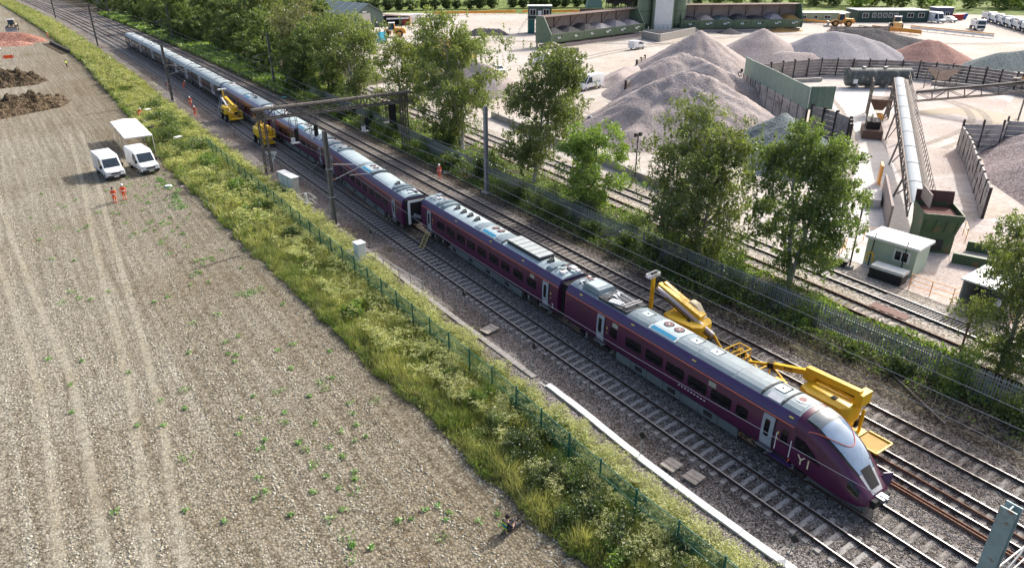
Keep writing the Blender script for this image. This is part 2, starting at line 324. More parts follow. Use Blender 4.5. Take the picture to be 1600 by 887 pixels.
for pts in TR:
    f = interp([(b, a) for a, b in pts]); ys = list(np.arange(pts[0][1], pts[-1][1], .8)); V = []; F = []; E = []
    for y in ys:
        x = f(y) + .06 * mnoise.noise(Vector((y * .5, pts[0][0], 0))); ww = .30 + .05 * mnoise.noise(Vector((y, 4, 0)))
        for k, e in ((-1.4, 0), (-.6, 1), (.6, 1), (1.4, 0)): V.append((x + k * ww, y, .008)); E.append(e)
    for j in range(len(ys) - 1):
        for i in range(3): F.append((j * 4 + i, j * 4 + i + 1, j * 4 + i + 5, j * 4 + i + 4))
    o = npmesh('tyre_track', V, F, [M_track_soil]); a = o.data.attributes.new('edge', 'FLOAT', 'POINT'); a.data.foreach_set('value', E); tag(o, kind='structure')

# wheel tracks curving over the yard dust
M_ytrack = groundmat('yard_wheel_track', (.34, .30, .26), (.44, .40, .35), (.56, .52, .47), 3, .02, .2, (.85, .8, .72), .6, rand=False)
ragged(M_ytrack)
def ytrack(pts, wd):
    P = [Vector((a, b, 0)) for a, b in pts]; C = []
    for i in range(len(P) - 1):
        p0 = P[max(i - 1, 0)]; p1 = P[i]; p2 = P[i + 1]; p3 = P[min(i + 2, len(P) - 1)]
        for k in range(12):
            t = k / 12; C.append(.5 * ((2 * p1) + (p2 - p0) * t + (2 * p0 - 5 * p1 + 4 * p2 - p3) * t * t + (3 * p1 - p0 - 3 * p2 + p3) * t ** 3))
    V = []; F = []; E = []
    for i, c in enumerate(C):
        d = (C[min(i + 1, len(C) - 1)] - C[max(i - 1, 0)]).normalized(); n_ = Vector((-d.y, d.x, 0))
        for k, e in ((-1.4, 0), (-.6, 1), (.6, 1), (1.4, 0)): q = c + n_ * k * wd; V.append((q.x, q.y, .0125)); E.append(e)
    for j in range(len(C) - 1):
        for i in range(3): F.append((j * 4 + i, j * 4 + i + 1, j * 4 + i + 5, j * 4 + i + 4))
    o = npmesh('wheel_track', V, F, [M_ytrack]); a = o.data.attributes.new('edge', 'FLOAT', 'POINT'); a.data.foreach_set('value', E); tag(o, kind='structure')
for off in (0, 2.4):
    ytrack([(62, 74 + off), (72, 92 + off), (86, 112 + off), (110, 132 + off), (150, 142 + off), (190, 138 + off), (225, 112 + off)], .5)
    ytrack([(66 + off, 64), (76 + off, 96), (98 + off, 124), (128 + off, 170), (150 + off, 210)], .45)
    ytrack([(60 + off, 38), (74 + off, 43), (90 + off, 52), (106 + off, 64), (122 + off, 78)], .45)
    ytrack([(160, 128 + off), (190, 116 + off), (222, 92 + off), (250, 84 + off)], .6)
    ytrack([(92 + off, 196), (112 + off, 176), (138 + off, 150), (160 + off, 136)], .55)
    ytrack([(100, 44 + off), (116, 46 + off), (128, 52 + off), (134, 60 + off)], .5)
# clods of dry soil lying on the field
M_clod = leafmat('clod', (.27, .248, .19), (.56, .53, .435), 0.0)
def clods(name, n, xf, ya, yb, smin, smax, mat, z0=0, pw=2.2):
    y = ya + (yb - ya) * rng.random(n) ** 1.15; x0, x1 = xf; lo = np.array([x0(t) for t in y]); hi = np.array([x1(t) for t in y]); x = lo + (hi - lo) * rng.random(n)
    s = smin + (smax - smin) * rng.random(n) ** pw
    if 'soil' in name: s = s * np.clip(1.0 + 1.1 * np.array([mnoise.noise(Vector((a * 1.9, b * .06, 3.3))) for a, b in zip(x, y)]), .35, 1.5)
    D = np.array([(1, 0, 0), (0, 1, 0), (-1, 0, 0), (0, -1, 0), (0, 0, 1), (0, 0, -.4)])
    V = D[None] * (.6 + .8 * rng.random((n, 6, 1))) * s[:, None, None]; V[:, :, 2] *= .55
    a = rng.random(n) * 6.28; c, sn = np.cos(a)[:, None], np.sin(a)[:, None]
    X = V[:, :, 0] * c - V[:, :, 1] * sn; Y = V[:, :, 0] * sn + V[:, :, 1] * c
    V = np.stack([X + x[:, None] + .3 * V[:, :, 2], Y + y[:, None], V[:, :, 2] + z0], 2).reshape(-1, 3)
    T = np.array([(0, 1, 4), (1, 2, 4), (2, 3, 4), (3, 0, 4), (1, 0, 5), (2, 1, 5), (3, 2, 5), (0, 3, 5)])
    F = (T[None] + 6 * np.arange(n)[:, None, None]).reshape(-1, 3)
    o = npmesh(name, V, F, [mat], tint=np.repeat(rng.random(n), 8), tri=True); return o
tag(clods('soil_clods', 60000, (lambda y: -6.2 - .02 * y, lambda y: field_edge(y) + .2), 15, 105, .022, .078, M_clod, 0, 1.7), 'pale dry clods lying all over the ploughed field', 'clods', kind='stuff')
M_stone = leafmat('ballast_stone', (.05, .045, .042), (.52, .49, .46), 0.0)
tag(clods('ballast_stones', 26000, (lambda y: 21.2, lambda y: 38.4), 4, 50, .025, .06, M_stone, .11, 1.4), 'loose grey ballast stones strewn between the tracks', 'stones', kind='stuff')

# ---------------------------------------------------------------- tracks
M_railside = mk('rail_side', (.075, .052, .040), .8, .3, .3, 6)
M_railhead = mk('rail_head', (.40, .39, .38), .5, .6, .12, 4)
M_railrust = mk('rail_rust', (.21, .115, .075), .85, .2, .35, 5)
M_sleeper = mk('sleeper_concrete', (.37, .35, .32), .9, 0, .2, 3, .3, 20, rgb2=(.15, .135, .12), w2=.6, s2=2.6)
M_sleeper2 = mk('sleeper_dirty', (.32, .295, .265), .9, 0, .25, 3, .3, 20, rgb2=(.14, .125, .11), w2=.9, s2=2.2)
def rail_mesh(xf, a, b, z0, head=M_railhead, side=M_railside, st=8):
    prof = [(-.07, 0), (-.07, .02), (-.012, .035), (-.012, .11), (-.036, .12), (-.034, .155), (.034, .155), (.036, .12), (.012, .11), (.012, .035), (.07, .02), (.07, 0)]
    ys = YS(a, b, st); mb = MB(); n = len(prof)
    P = [(xf(y) + p[0], y, z0 + p[1]) for y in ys for p in prof]
    Fs, Fh = [], []
    for j in range(len(ys) - 1):
        for i in range(n):
            (Fh if i == 5 else Fs).append((j * n + i, j * n + (i + 1) % n, (j + 1) * n + (i + 1) % n, (j + 1) * n + i))
    Fs += [tuple(range(n - 1, -1, -1)), tuple(range((len(ys) - 1) * n, len(ys) * n))]
    mb.add(P, Fs, side); k = mb.mi(head)
    for f in Fh: mb.f.append(f); mb.m.append(k)
    return mb
def sleeper_mesh(m):
    mb = MB(); mb.box((0, 0, -.09), (2.5, .27, .2), m, taper=.97); return mb
SL = {}
def track(label, xc, a, b, nearend, farend, smat, z=.10, gauge=1.5, pitch=.68, head=M_railhead):
    t = thing('railway_track', label, 'railway track', (xc(a), a, 0))
    def rel(mbx):
        mbx.v = [(v[0] - xc(a), v[1] - a, v[2]) for v in mbx.v]; return mbx
    for s in (-1, 1): rel(rail_mesh(lambda y: xc(y) + s * gauge / 2, a, b, z + .03, head)).build('rail', t)
    if smat.name not in SL: o = sleeper_mesh(smat).build('sleeper', t); SL[smat.name] = o.data; first = o
    else: first = bpy.data.objects.new('sleeper', SL[smat.name]); COL.objects.link(first); first.parent = t
    y = nearend; o = first
    while y < farend:
        if o is None: o = first.copy(); COL.objects.link(o)
        o.location = (xc(y) - xc(a) + random.uniform(-.03, .03), y - a, z + .018 + random.uniform(-.006, .008)); o.rotation_euler = (0, random.uniform(-.004, .004), random.uniform(-.015, .015)); o = None; y += pitch
    mb = MB(); y2 = y
    while y2 < min(b, 260): mb.box((xc(y2) - xc(a), y2 - a, z - .07), (2.5, .27, .2), smat); y2 += pitch
    if mb.v: tag(mb.build('sleeper', t), kind='stuff')
    return t
TA = lambda y: 25.65 + cv(y)
TB = lambda y: 28.80 + cv(y)
TC = lambda y: 32.80 + cv(y)
TD = lambda y: 36.13 + cv(y)
track('main line track nearest the field, with pale concrete sleepers showing', TA, -10, 800, 2, 112, M_sleeper)
track('main line track that the purple train stands on', TB, -10, 800, 2, 14, M_sleeper2)
track('track just beyond the purple train carrying two yellow machines', TC, -10, 800, 2, 112, M_sleeper2)
track('farthest of the four main line tracks, beside the trees', TD, -10, 800, 2, 112, M_sleeper2)
S1 = lambda y: 47.05 + .03 * y
S2 = lambda y: 50.6 + .028 * y
track('quarry siding track close behind the palisade fence', S1, -20, 128, 4, 66, M_sleeper2, .03, head=M_railrust)
track('quarry siding track running past the green control cabin', S2, -20, 128, 4, 66, M_sleeper, .03)
def spare_rail(label, pts, z, mat=M_railrust):
    f = interp([(b, a) for a, b in pts]); a, b = pts[0][1], pts[-1][1]
    mb = rail_mesh(lambda y: f(y) + .03 * math.sin(y * .7), a, b, z, mat, mat, 2); x0 = f(a)
    mb.v = [(v[0] - x0, v[1] - a, v[2]) for v in mb.v]
    o = mb.build('spare_rail', loc=(x0, a, 0)); return tag(o, label, 'rail', 'loose rails lying by the tracks')
spare_rail('rusty brown rail laid between the running rails of the track past the train nose', [(32.8, -8), (32.8, 30)], .12)
spare_rail('rusty rail lying left of its twin in front of the train nose', [(31.28, -8), (31.28, 13.2)], .11)
spare_rail('rusty rail lying right of its twin in front of the train nose', [(31.5, -8), (31.5, 13.5)], .11)
spare_rail('old brown rail lying along the weeds beside the white trough', [(20.55, 6), (20.6, 13), (20.75, 19), (20.5, 23.7), (20.2, 25)], .02)

# cable trough: white new lids, then grey old ones
M_lid = mk('trough_lid_white', (.74, .735, .70), .85, 0, .08, 2)
M_lid2 = mk('trough_lid_grey', (.30, .275, .25), .9, 0, .25, 2)
def trough(label, xf, a, b, mat, wd, L, z):
    t = thing('cable_trough', label, 'cable trough', (xf(a), a, 0))
    mb = MB(); mb.box((0, 0, 0), (wd, L - .02, .09), mat); o = first = mb.build('lid', t, bevel=.008); y = a
    side = MB(); ys = YS(a, b, 1)
    for s in (-1, 1):
        P = []
        for yy in ys:
            for dx, dz in ((-.03, 0), (.03, 0), (.03, .1), (-.03, .1)): P.append((xf(yy) - xf(a) + s * (wd / 2 - .04) + dx, yy - a, z - .12 + dz))
        side.loft([P[i * 4:i * 4 + 4] for i in range(len(ys))], mat)
    side.build('channel', t)
    while y < b - L:
        if o is None: o = first.copy(); COL.objects.link(o)
        o.location = (xf(y + L / 2) - xf(a) + random.uniform(-.012, .012), y - a + L / 2, z + .045 + random.uniform(0, .012))
        o.rotation_euler = (0, 0, math.atan2(xf(y) - xf(y + L), L) + random.uniform(-.01, .01)); o = None; y += L
    return t
trough('long white concrete cable trough beside the near track', interp([(2, 22.95), (11.7, 22.6), (16.2, 22.38), (20.5, 22.28), (26, 22.42), (30, 22.4)]), 4, 29.4, M_lid, .42, .92, .15)
trough('old grey cable trough half buried along the cess', interp([(29, 22.25), (45, 21.9), (80, 21.9)]), 30, 62, M_lid2, .4, .92, .10)
M_wood = mk('old_timber', (.36, .32, .27), .9, 0, .25, 4)
def boards(label, x, y, n, rz):
    t = thing('board_crossing', label, 'boards', (x, y, .22), rz)
    for i in range(n): MB().box(((i - (n - 1) / 2) * .30, 0, .05 + .01 * (i % 2)), (.27, .85, .08), M_wood).build('plank', t)
    return t
boards('wooden boards on the ballast by the tall wild flowers', 23.1, 36.6, 4, .2)
boards('wooden boards nearer the white trough, upper of the two', 23.2, 19.2, 3, .1)
boards('wooden boards nearer the white trough, lower of the two', 23.45, 17.9, 3, .1)
# ---------------------------------------------------------------- the train
M_pur = mk('train_maroon', (.082, .015, .052), .30, 0, .12, .8, spec=.5, rgb2=(.055, .018, .036), w2=.3, s2=.45)
M_vio = mk('train_violet', (.066, .036, .115), .32, 0, .10, .8, spec=.5)
M_org = mk('train_orange_line', (.85, .20, .09), .5)
M_roof = mk('train_roof', (.20, .255, .28), .42, .1, .14, 1.2, rgb2=(.15, .19, .205), w2=.4, s2=.8)
M_roofw = mk('train_roof_pale', (.42, .505, .515), .45, .05, .10, 1.2)
M_roofd = mk('train_roof_dark', (.03, .035, .04), .6)
M_white = mk('white_fitting', (.70, .71, .70), .5, 0, .1, 3)
M_dgrey = mk('dark_underframe', (.028, .026, .025), .8, .1, .35, 3)
M_skirt = mk('train_skirt', (.125, .145, .15), .55, 0, .15, 1.2)
M_doorg = mk('train_door', (.31, .335, .38), .4, 0, .08, 2)
M_win = glass('train_window', (.010, .010, .012), .06)
M_screen = mk('windscreen', (.20, .28, .38), .04, 0, .25, 1.0, spec=.7)  # pale blue base colour paints in the sky's reflection
M_teal = mk('teal_panel', (.02, .25, .42), .5)
M_fan = mk('fan_red', (.22, .09, .09), .6)
M_yel = mk('marker_yellow', (.75, .60, .12), .6)
M_rubber = mk('gangway_rubber', (.018, .018, .019), .8)
M_text = mk('pale_gold_lettering', (.72, .58, .40), .5)
M_steel = mk('bare_steel', (.33, .33, .33), .45, .6, .2, 4)
LOW = [(1.22, .85), (1.33, 1.1), (1.37, 1.6), (1.37, 2.1), (1.34, 2.65), (1.30, 2.93)]
BAND = [(1.30, 2.93), (1.23, 3.15), (1.10, 3.34), (.96, 3.46)]
ROOF = [(.96, 3.46), (.72, 3.57), (.4, 3.64), (0, 3.67)]
def sx(z):
    return float(np.interp(z, [p[1] for p in LOW + BAND[1:]], [p[0] for p in LOW + BAND[1:]]))
def mir(h): return [(-x, z) for x, z in h] + [(x, z) for x, z in reversed(h) if x > 0 or True]
def rz_of(z):  # roof height for |x|
    return float(np.interp(z, [p[0] for p in reversed(ROOF)], [p[1] for p in reversed(ROOF)]))
def pane(mb, y0, y1, z0, z1, m, out=.008, c=.09, side=-1, th=.03):
    """panel lying on the curved coach side, corners cut by c"""
    zs = sorted(set([z0, z0 + c, z1 - c, z1] + [z for z in (1.1, 1.35, 1.6, 1.85, 2.1, 2.4, 2.65, 2.8, 2.93) if z0 + c < z < z1 - c]))
    rings = []
    for z in zs:
        i = c if z in (z0, z1) else 0; x = side * (sx(z) + out)
        rings.append([(x, y0 + i, z), (x, y1 - i, z), (x - side * th, y1 - i, z), (x - side * th, y0 + i, z)])
    mb.loft(rings, m); return mb
def bogie(y, par):
    mb = MB()
    for s in (-1, 1):
        mb.box((s * 1.05, y, .52), (.16, 3.0, .22), M_dgrey); mb.box((s * 1.1, y, .75), (.3, .8, .3), M_dgrey)
        for d in (-1.25, 1.25): mb.box((s * 1.12, y + d, .47), (.2, .4, .32), M_dgrey); mb.cyl((s * 1.16, y + d * .6, .5), (s * 1.16, y + d * .6, .8), .09, M_steel, 8)
    mb.box((0, y, .6), (2.1, .5, .3), M_dgrey)
    b = mb.build('bogie', par)
    for d in (-1.25, 1.25):
        m2 = MB(); m2.cyl((-.83, y + d, .42), (-.68, y + d, .42), .42, M_steel, 16); m2.cyl((.68, y + d, .42), (.83, y + d, .42), .42, M_steel, 16); m2.cyl((-.68, y + d, .42), (.68, y + d, .42), .09, M_dgrey, 8)
        m2.build('wheelset', b)
def roof_items(par, items, roofobj):
    for it in items:
        k, a, b = it[0], it[1], it[2]; mb = MB(); mid = (a + b) / 2
        def arch(y0, y1, up, m, xs=.92):
            pr = [(-xs, rz_of(xs) - .02), (-xs * .98, rz_of(xs) + up * .7)] + [(x, rz_of(abs(x)) + up) for x in (-.72, -.4, 0, .4, .72)] + [(xs * .98, rz_of(xs) + up * .7), (xs, rz_of(xs) - .02)]
            mb.prism(pr, 'y', y0, y1, m)
        if k == 'rib': arch(a, b, .06, M_roofd, .95); mb.build('roof_rib', par)
        elif k == 'arch': arch(a, b, .16, M_roof); mb.build('roof_fairing', par, bevel=.02)
        elif k == 'pale': arch(a, b, .012, M_roofw, .9); mb.build('roof_panel', par)
        elif k == 'grey': arch(a, b, .02, M_roof, .93); mb.build('roof_panel', par, bevel=.01)
        elif k == 'fans':
            arch(a, b, .05, M_roofw, .93); u = mb.build('cooling_unit', par, bevel=.015)
            for q in (.3, .7):
                m2 = MB(); yy = a + (b - a) * q; m2.cyl((.18, yy, 3.68), (.18, yy, 3.735), .33, M_roofd, 20); m2.cyl((.18, yy, 3.735), (.18, yy, 3.75), .26, M_fan, 16); m2.cyl((.18, yy, 3.74), (.18, yy, 3.77), .07, M_steel, 8)
                for t in range(6): m2.beam((.18, yy, 3.758), (.18 + .3 * math.cos(t), yy + .3 * math.sin(t), 3.752), .025, M_steel)
                m2.build('fan', u)
            m3 = MB(); ya, yb = a - .05, b + .05
            f = lambda x: rz_of(abs(x)) + .062
            m3.add([(-.90, ya, f(-.90)), (-.52, ya, f(-.52)), (-.52, yb, f(-.52)), (-.90, yb, f(-.90))], [(0, 1, 2, 3)], M_white)
            m3.add([(-.85, ya + .12, f(-.85) + .008), (-.57, ya + .12, f(-.57) + .008), (-.57, yb - .12, f(-.57) + .008), (-.85, yb - .12, f(-.85) + .008)], [(0, 1, 2, 3)], M_teal); m3.build('teal_panel', u)
        elif k == 'fan1':
            mb.cyl((.1, mid, 3.66), (.1, mid, 3.70), .34, M_white, 18); mb.cyl((.1, mid, 3.70), (.1, mid, 3.712), .2, M_fan, 14); mb.build('fan', par)
        elif k == 'bank':
            mb.box((0, mid, 3.72), (1.3, b - a, .3), M_roofd); u = mb.build('resistor_bank', par); n = 6; st = (b - a) / n
            for i in range(n): MB().box((0, a + (i + .5) * st, 3.90), (1.34, st * .9, .07), mk('resistor_cover', (.40, .43, .42), .6)).build('cover', u, bevel=.015)
        elif k == 'ins':
            n = it[3]
            for i in range(n):
                yy = a + (b - a) * (i + .5) / n; m2 = MB(); m2.box((-.05, yy, 3.71), (.5, .36, .06), M_roofd); m2.cyl((-.1, yy, 3.7), (-.1, yy, 3.95), .06, M_steel, 8); m2.box((.05, yy + .1, 3.86), (.34, .1, .1), M_roofd); m2.cyl((.15, yy - .08, 3.7), (.15, yy - .08, 3.9), .05, M_dgrey, 8); m2.build('insulator', par)
        elif k == 'white':
            for i in range(it[3]):
                yy = a + (b - a) * random.random(); x = random.uniform(-.6, .6); mb.box((x, yy, rz_of(abs(x)) + .07), (random.uniform(.15, .6), random.uniform(.15, .5), random.uniform(.08, .2)), random.choice([M_white, M_white, M_roofw, M_roofd]), random.uniform(-.2, .2))
            mb.tube([(-.6, a, 3.72), (-.5, mid, 3.78), (-.55, b, 3.7)], .03, M_white); mb.tube([(.5, a, 3.74), (.35, b, 3.74)], .03, M_org)
            mb.build('roof_pipework', par)
        elif k == 'hatch':
            mb.box((.12, mid, 3.675), (.62, b - a, .04), M_roofw); mb.box((.5, mid, 3.655), (.07, b - a + .1, .05), M_roofd); mb.box((.12, a - .03, 3.675), (.5, .05, .045), M_roofd); mb.cyl((.12, mid, 3.69), (.12, mid, 3.73), .05, M_roofd, 8); mb.build('roof_hatch', par)
        elif k == 'label':
            mb.box((-.72, mid, rz_of(.72) + .022), (.4, b - a, .01), M_white, M=Matrix.Rotation(-.42, 3, 'Y')); mb.build('roof_label', par)
        elif k == 'ac':
            mb.box((0, mid, 3.78), (1.5, b - a, .34), M_roof, taper=.86); u = mb.build('air_conditioner', par, bevel=.03)
            MB().box((-.05, mid + .1, 3.965), (1.0, (b - a) * .6, .03), M_roofw).build('cover', u)
        elif k == 'panto':
            mb.box((0, mid, 3.60), (1.75, b - a, .16), M_roofd); u = mb.build('pantograph_well', par); m2 = MB()
            for s in (-1, 1): m2.tube([(s * .45, a + .3, 3.75), (s * .3, mid + .4, 3.95), (s * .5, b - .2, 3.85)], .035, M_white); m2.cyl((s * .5, a + .5, 3.6), (s * .5, a + .5, 3.85), .08, M_steel, 8); m2.cyl((s * .5, b - .7, 3.6), (s * .5, b - .7, 3.85), .08, M_steel, 8)
            m2.box((0, a + .3, 3.86), (1.5, .1, .06), M_steel); m2.box((0, a + .55, 3.86), (1.5, .1, .06), M_steel); m2.box((-.5, mid, 3.72), (.5, .9, .1), M_white, .3); m2.box((.3, b - .6, 3.72), (.7, .35, .12), M_white, .2)
            m2.tube([(-.1, a + .4, 3.85), (0, b - .5, 3.9)], .04, M_steel); m2.build('pantograph', u)
def coach_base(label, front, rear, z=.22):
    dx, dy = rear[0] - front[0], rear[1] - front[1]; L = math.hypot(dx, dy)
    t = thing('train_coach', label, 'train coach', ((front[0] + rear[0]) / 2, (front[1] + rear[1]) / 2, z), -math.atan2(dx, dy), 'coaches of the purple train')
    return t, L
def shell(t, a, b, M1=M_pur, M2=M_vio, M3=M_roof, org=True):
    body = MB().prism(mir(LOW), 'y', a, b, M1).build('body', t, smooth=True)
    MB().prism(mir(BAND), 'y', a, b, M2).build('cantrail', t, smooth=True)
    rf = MB().prism(mir(ROOF[:-1]) [:3] + [(0, 3.67)] + mir(ROOF[:-1])[3:], 'y', a + .02, b - .02, M3).build('roof', t, smooth=True)
    mb = MB()
    for s in (-1, 1): mb.box((s * 1.302, (a + b) / 2, 2.935), (.016, b - a - .02, .045), M_org)
    if org: mb.build('orange_line', t)
    MB().box((0, (a + b) / 2, .8), (2.3, b - a - .3, .16), M_dgrey).build('underframe', t)
    return body, rf
def doors(t, ys, wd=.7, m=M_doorg, z0=.98, z1=2.85):
    for y in ys:
        mb = MB(); pane(mb, y - wd / 2, y + wd / 2, z0, z1, m, .02, .04); d = mb.build('door', t)
        mb = MB(); pane(mb, y - wd * .17, y + wd * .26, 1.6, 2.6, M_win, .03, .07); mb.build('window', d)
        mb = MB(); pane(mb, y - wd / 2 - .09, y - wd / 2 - .005, z0, z1, M_rubber, .014, .01); mb.build('door_seal', d)
        MB().box((-1.34, y, .86), (.22, wd + .3, .06), M_steel).build('step', d)
        for k, zz in ((1, 2.2), (-1, 1.85)):
            MB().box((-(sx(zz) + .008), y - wd / 2 - .3, zz), (.02, .07, .16 if k == 1 else .09), M_yel).build('marker', t)
def windows(t, spans, z0=1.72, z1=2.42):
    for a, b in spans: mb = MB(); pane(mb, a, b, z0, z1, M_win); mb.build('window', t)
def skirts(t, a, b, n, m=M_skirt):
    st = (b - a) / n
    for i in range(n):
        q = MB().box((-1.2, a + (i + .5) * st, .55), (.1, st - .04, .55), m).build('skirt_panel', t, bevel=.012)
        if i % 2: MB().box((-1.255, a + (i + .5) * st, .58), (.012, st * .45, .3), M_dgrey).build('grille', q)
def bellows(t, y, s, wide=1.15):
    mb = MB()
    for k in range(4): mb.box((0, y + s * (.07 + .1 * k), 2.05), (wide * 2 - .2 - .12 * (k % 2), .09, 2.5 - .1 * (k % 2)), M_rubber)
    mb.build('gangway', t, bevel=.02)
def lamps(t, ys):
    for y in ys: MB().box((-1.15, y, 3.295), (.07, .26, .05), M_yel, M=Matrix.Rotation(-.8, 3, 'Y')).build('marker_light', t)
def L2(c, *ys): return [y - c for y in ys]

# front coach with the cab
F, Rr = (28.78, 11.35), (28.78, 33.65)
t, L = coach_base('front coach of the purple train with sloping cab nose lettered Y1', F, Rr); c1 = t; h = L / 2; mid = (F[1] + Rr[1]) / 2
nose0 = -h + 4.1
shell(t, nose0, h)
DS = [0, .12, .4, .75, 1.15, 1.6, 2.1, 2.6, 3.1, 3.55, 4.1]
TOP = interp([(0, 1.0), (.12, 1.2), (.4, 1.46), (.75, 1.82), (1.15, 2.24), (1.6, 2.65), (2.1, 3.0), (2.6, 3.29), (3.1, 3.53), (3.55, 3.635), (4.1, 3.67)])
HW = interp([(0, .78), (.12, .96), (.4, 1.10), (.75, 1.20), (1.15, 1.27), (1.6, 1.29), (2.1, 1.33), (2.6, 1.35), (3.1, 1.365), (4.1, 1.37)])
BOT = interp([(0, .72), (.4, .56), (1.15, .5), (2.6, .62), (4.1, .85)])
FULL = mir(LOW + BAND[1:] + ROOF[1:-1])
half = LOW + BAND[1:] + ROOF[1:]
def nose_pt(x, z, d, off=0):
    # squash the standard profile between BOT and TOP; keep the upper sides steep
    u = (z - .85) / (3.67 - .85); zt = BOT(d) + (TOP(d) - BOT(d)) * u
    k = HW(d) / 1.37; pinch = 1 - .16 * max(0, 1 - d / 3.2) * max(0, u - .35)
    p = Vector((x * k * pinch, 0, zt))
    if off:
        c = Vector((0, 0, BOT(d) + .45 * (TOP(d) - BOT(d)))); v = p - c; p = c + v * (1 + off / max(.3, v.length))
    return (p.x, -h + d, p.z)
prof_all = [(-x, z) for x, z in half] + [(x, z) for x, z in reversed(half[:-1])]
MB().loft([[nose_pt(x, z, d) for x, z in prof_all] for d in DS], M_pur).build('nose', t, smooth=True)
def nose_patch(name, xs, ds, m, off, parent=t):
    """strip of nose skin: xs = profile x positions over the roof side, ds = distances from the tip"""
    hx = [p[0] for p in half[::-1]]; hz = [p[1] for p in half[::-1]]
    def zz(x): return float(np.interp(abs(x), hx[:9], hz[:9]))
    rows = []
    for d in ds:
        xx = xs(d) if callable(xs) else xs
        rows.append([nose_pt(x, zz(x), d, off) for x in xx])
    mb = MB(); mb.loft(rows, m, closed=False, caps=False); return mb.build(name, parent, smooth=True)
lin = lambda a, b, n: [a + (b - a) * i / (n - 1) for i in range(n)]
nose_patch('screen_frame', lambda d: [q * float(np.interp(d, [.7, 1.4, 2.4, 3.8], [.76, .98, 1.04, .95])) for q in lin(-1, 1, 11)], lin(.72, 3.8, 16), M_rubber, .014)
ws = nose_patch('windscreen', lambda d: [q * float(np.interp(d, [.8, 1.4, 2.4, 3.7], [.66, .84, .90, .84])) for q in lin(-1, 1, 11)], lin(.85, 3.6, 14), M_screen, .022)
nose_patch('cab_roof_glass', lambda d: [q * .88 for q in lin(-1, 1, 9)], lin(3.0, 3.75, 6), mk('screen_top', (.13, .16, .18), .2), .034)
nose_patch('nose_panel', lambda d: [q * float(np.interp(d, [.1, .85], [.62, .72])) for q in lin(-1, 1, 9)], lin(.10, .84, 6), mk('nose_grey', (.42, .43, .44), .4), .02)
nose_patch('coupler_hatch', lambda d: [q * .45 for q in lin(-1, 1, 7)], lin(.25, .95, 6), M_rubber, .034)
# orange line sweeping over the screen
hx = [p[0] for p in half[::-1]]; hz = [p[1] for p in half[::-1]]
pts = []
for k in range(25):
    q = -1 + 2 * k / 24; d = 4.1 - 2.35 * math.cos(q * math.pi / 2) ** .55; x = q * 1.30
    pts.append(nose_pt(x, float(np.interp(abs(x), hx, hz)), d, .035))
MB().tube(pts, .022, M_org, 4).build('orange_line', t)
for s in (-1, 1):
    mb = MB(); q = [(1.33, 1.75), (1.30, 2.93), (1.10, 3.34)]
    mb.loft([[nose_pt(s * x, z, d, .02) for x, z in [(1.36, 2.25), (1.34, 2.65), (1.30, 2.93), (1.2, 3.2)]] for d in lin(.45, 1.0, 4)], M_win, closed=False, caps=False); mb.build('headlight', t, smooth=True)
mb = MB(); mb.loft([[nose_pt(-1.37, z, d, .012) for z in lin(2.0, 2.0 + .62 * w_, 3)] for d, w_ in ((2.4, .05), (2.9, .7), (3.4, 1.0), (3.9, 1.0))], M_win, closed=False, caps=False); mb.build('cab_side_window', t)
mb = MB(); mb.box((0, -h + .05, .82), (1.3, .5, .42), M_rubber); mb.box((0, -h - .12, .98), (.55, .5, .2), M_steel); mb.cyl((0, -h - .45, .98), (0, -h - .05, .98), .13, M_steel, 10); mb.build('coupler', t, bevel=.03)
mb = MB(); mb.loft([[nose_pt(s * 1.1, .85, d) for s in (-1, 1)] + [(q[0], q[1], .30) for q in [nose_pt(s * 1.02, .85, d) for s in (1, -1)]] for d in (.15, .8, 1.8, 2.9)], M_skirt); mb.build('nose_skirt', t, smooth=True)
mb = MB(); mb.box((1.15, -h + .35, 1.25), (.5, .06, .7), M_vio, -.5); mb.build('open_nose_flap', t)
text_mesh('Y1', .75, M_text, 'lettering', t, (-1.385, -h + 3.2, 1.40), (R(90), 0, R(-90)), .008)
mb = MB(); pane(mb, -h + 4.2, -h + 4.75, 1.0, 2.75, M_pur, .012, .06); cd = mb.build('cab_door', t); mb = MB(); pane(mb, -h + 4.28, -h + 4.67, 1.75, 2.55, M_win, .02, .07); mb.build('window', cd)
for yy in (-h + 4.05, -h + 4.9): MB().cyl((-1.40, yy, 1.2), (-1.40, yy, 2.2), .025, M_white, 6).build('handrail', cd)
MB().box((-1.36, -h + 4.5, .72), (.25, 1.4, .06), M_vio).build('step', cd)
doors(t, L2(mid, 29.9, 16.85))
windows(t, [(28.3 - mid, 29.0 - mid)] + [tuple(L2(mid, a, b)) for a, b in ((26.1, 27.5), (24.3, 25.75), (22.6, 24.0), (20.9, 22.3), (19.2, 20.6), (18.1, 18.85))])
for a in (28.55, 20.6): mb = MB(); pane(mb, a - .25 - mid, a + .25 - mid, 2.5, 2.78, mk('destination_screen', (.36, .36, .30), .5), .01, .02); mb.build('destination_screen', t)
skirts(t, 18.6 - mid, 28.4 - mid, 7)
bogie(-h + 4.6, t); bogie(h - 3.0, t); bellows(t, h, 1); lamps(t, L2(mid, 32.2, 27.2, 22.2, 15.8))
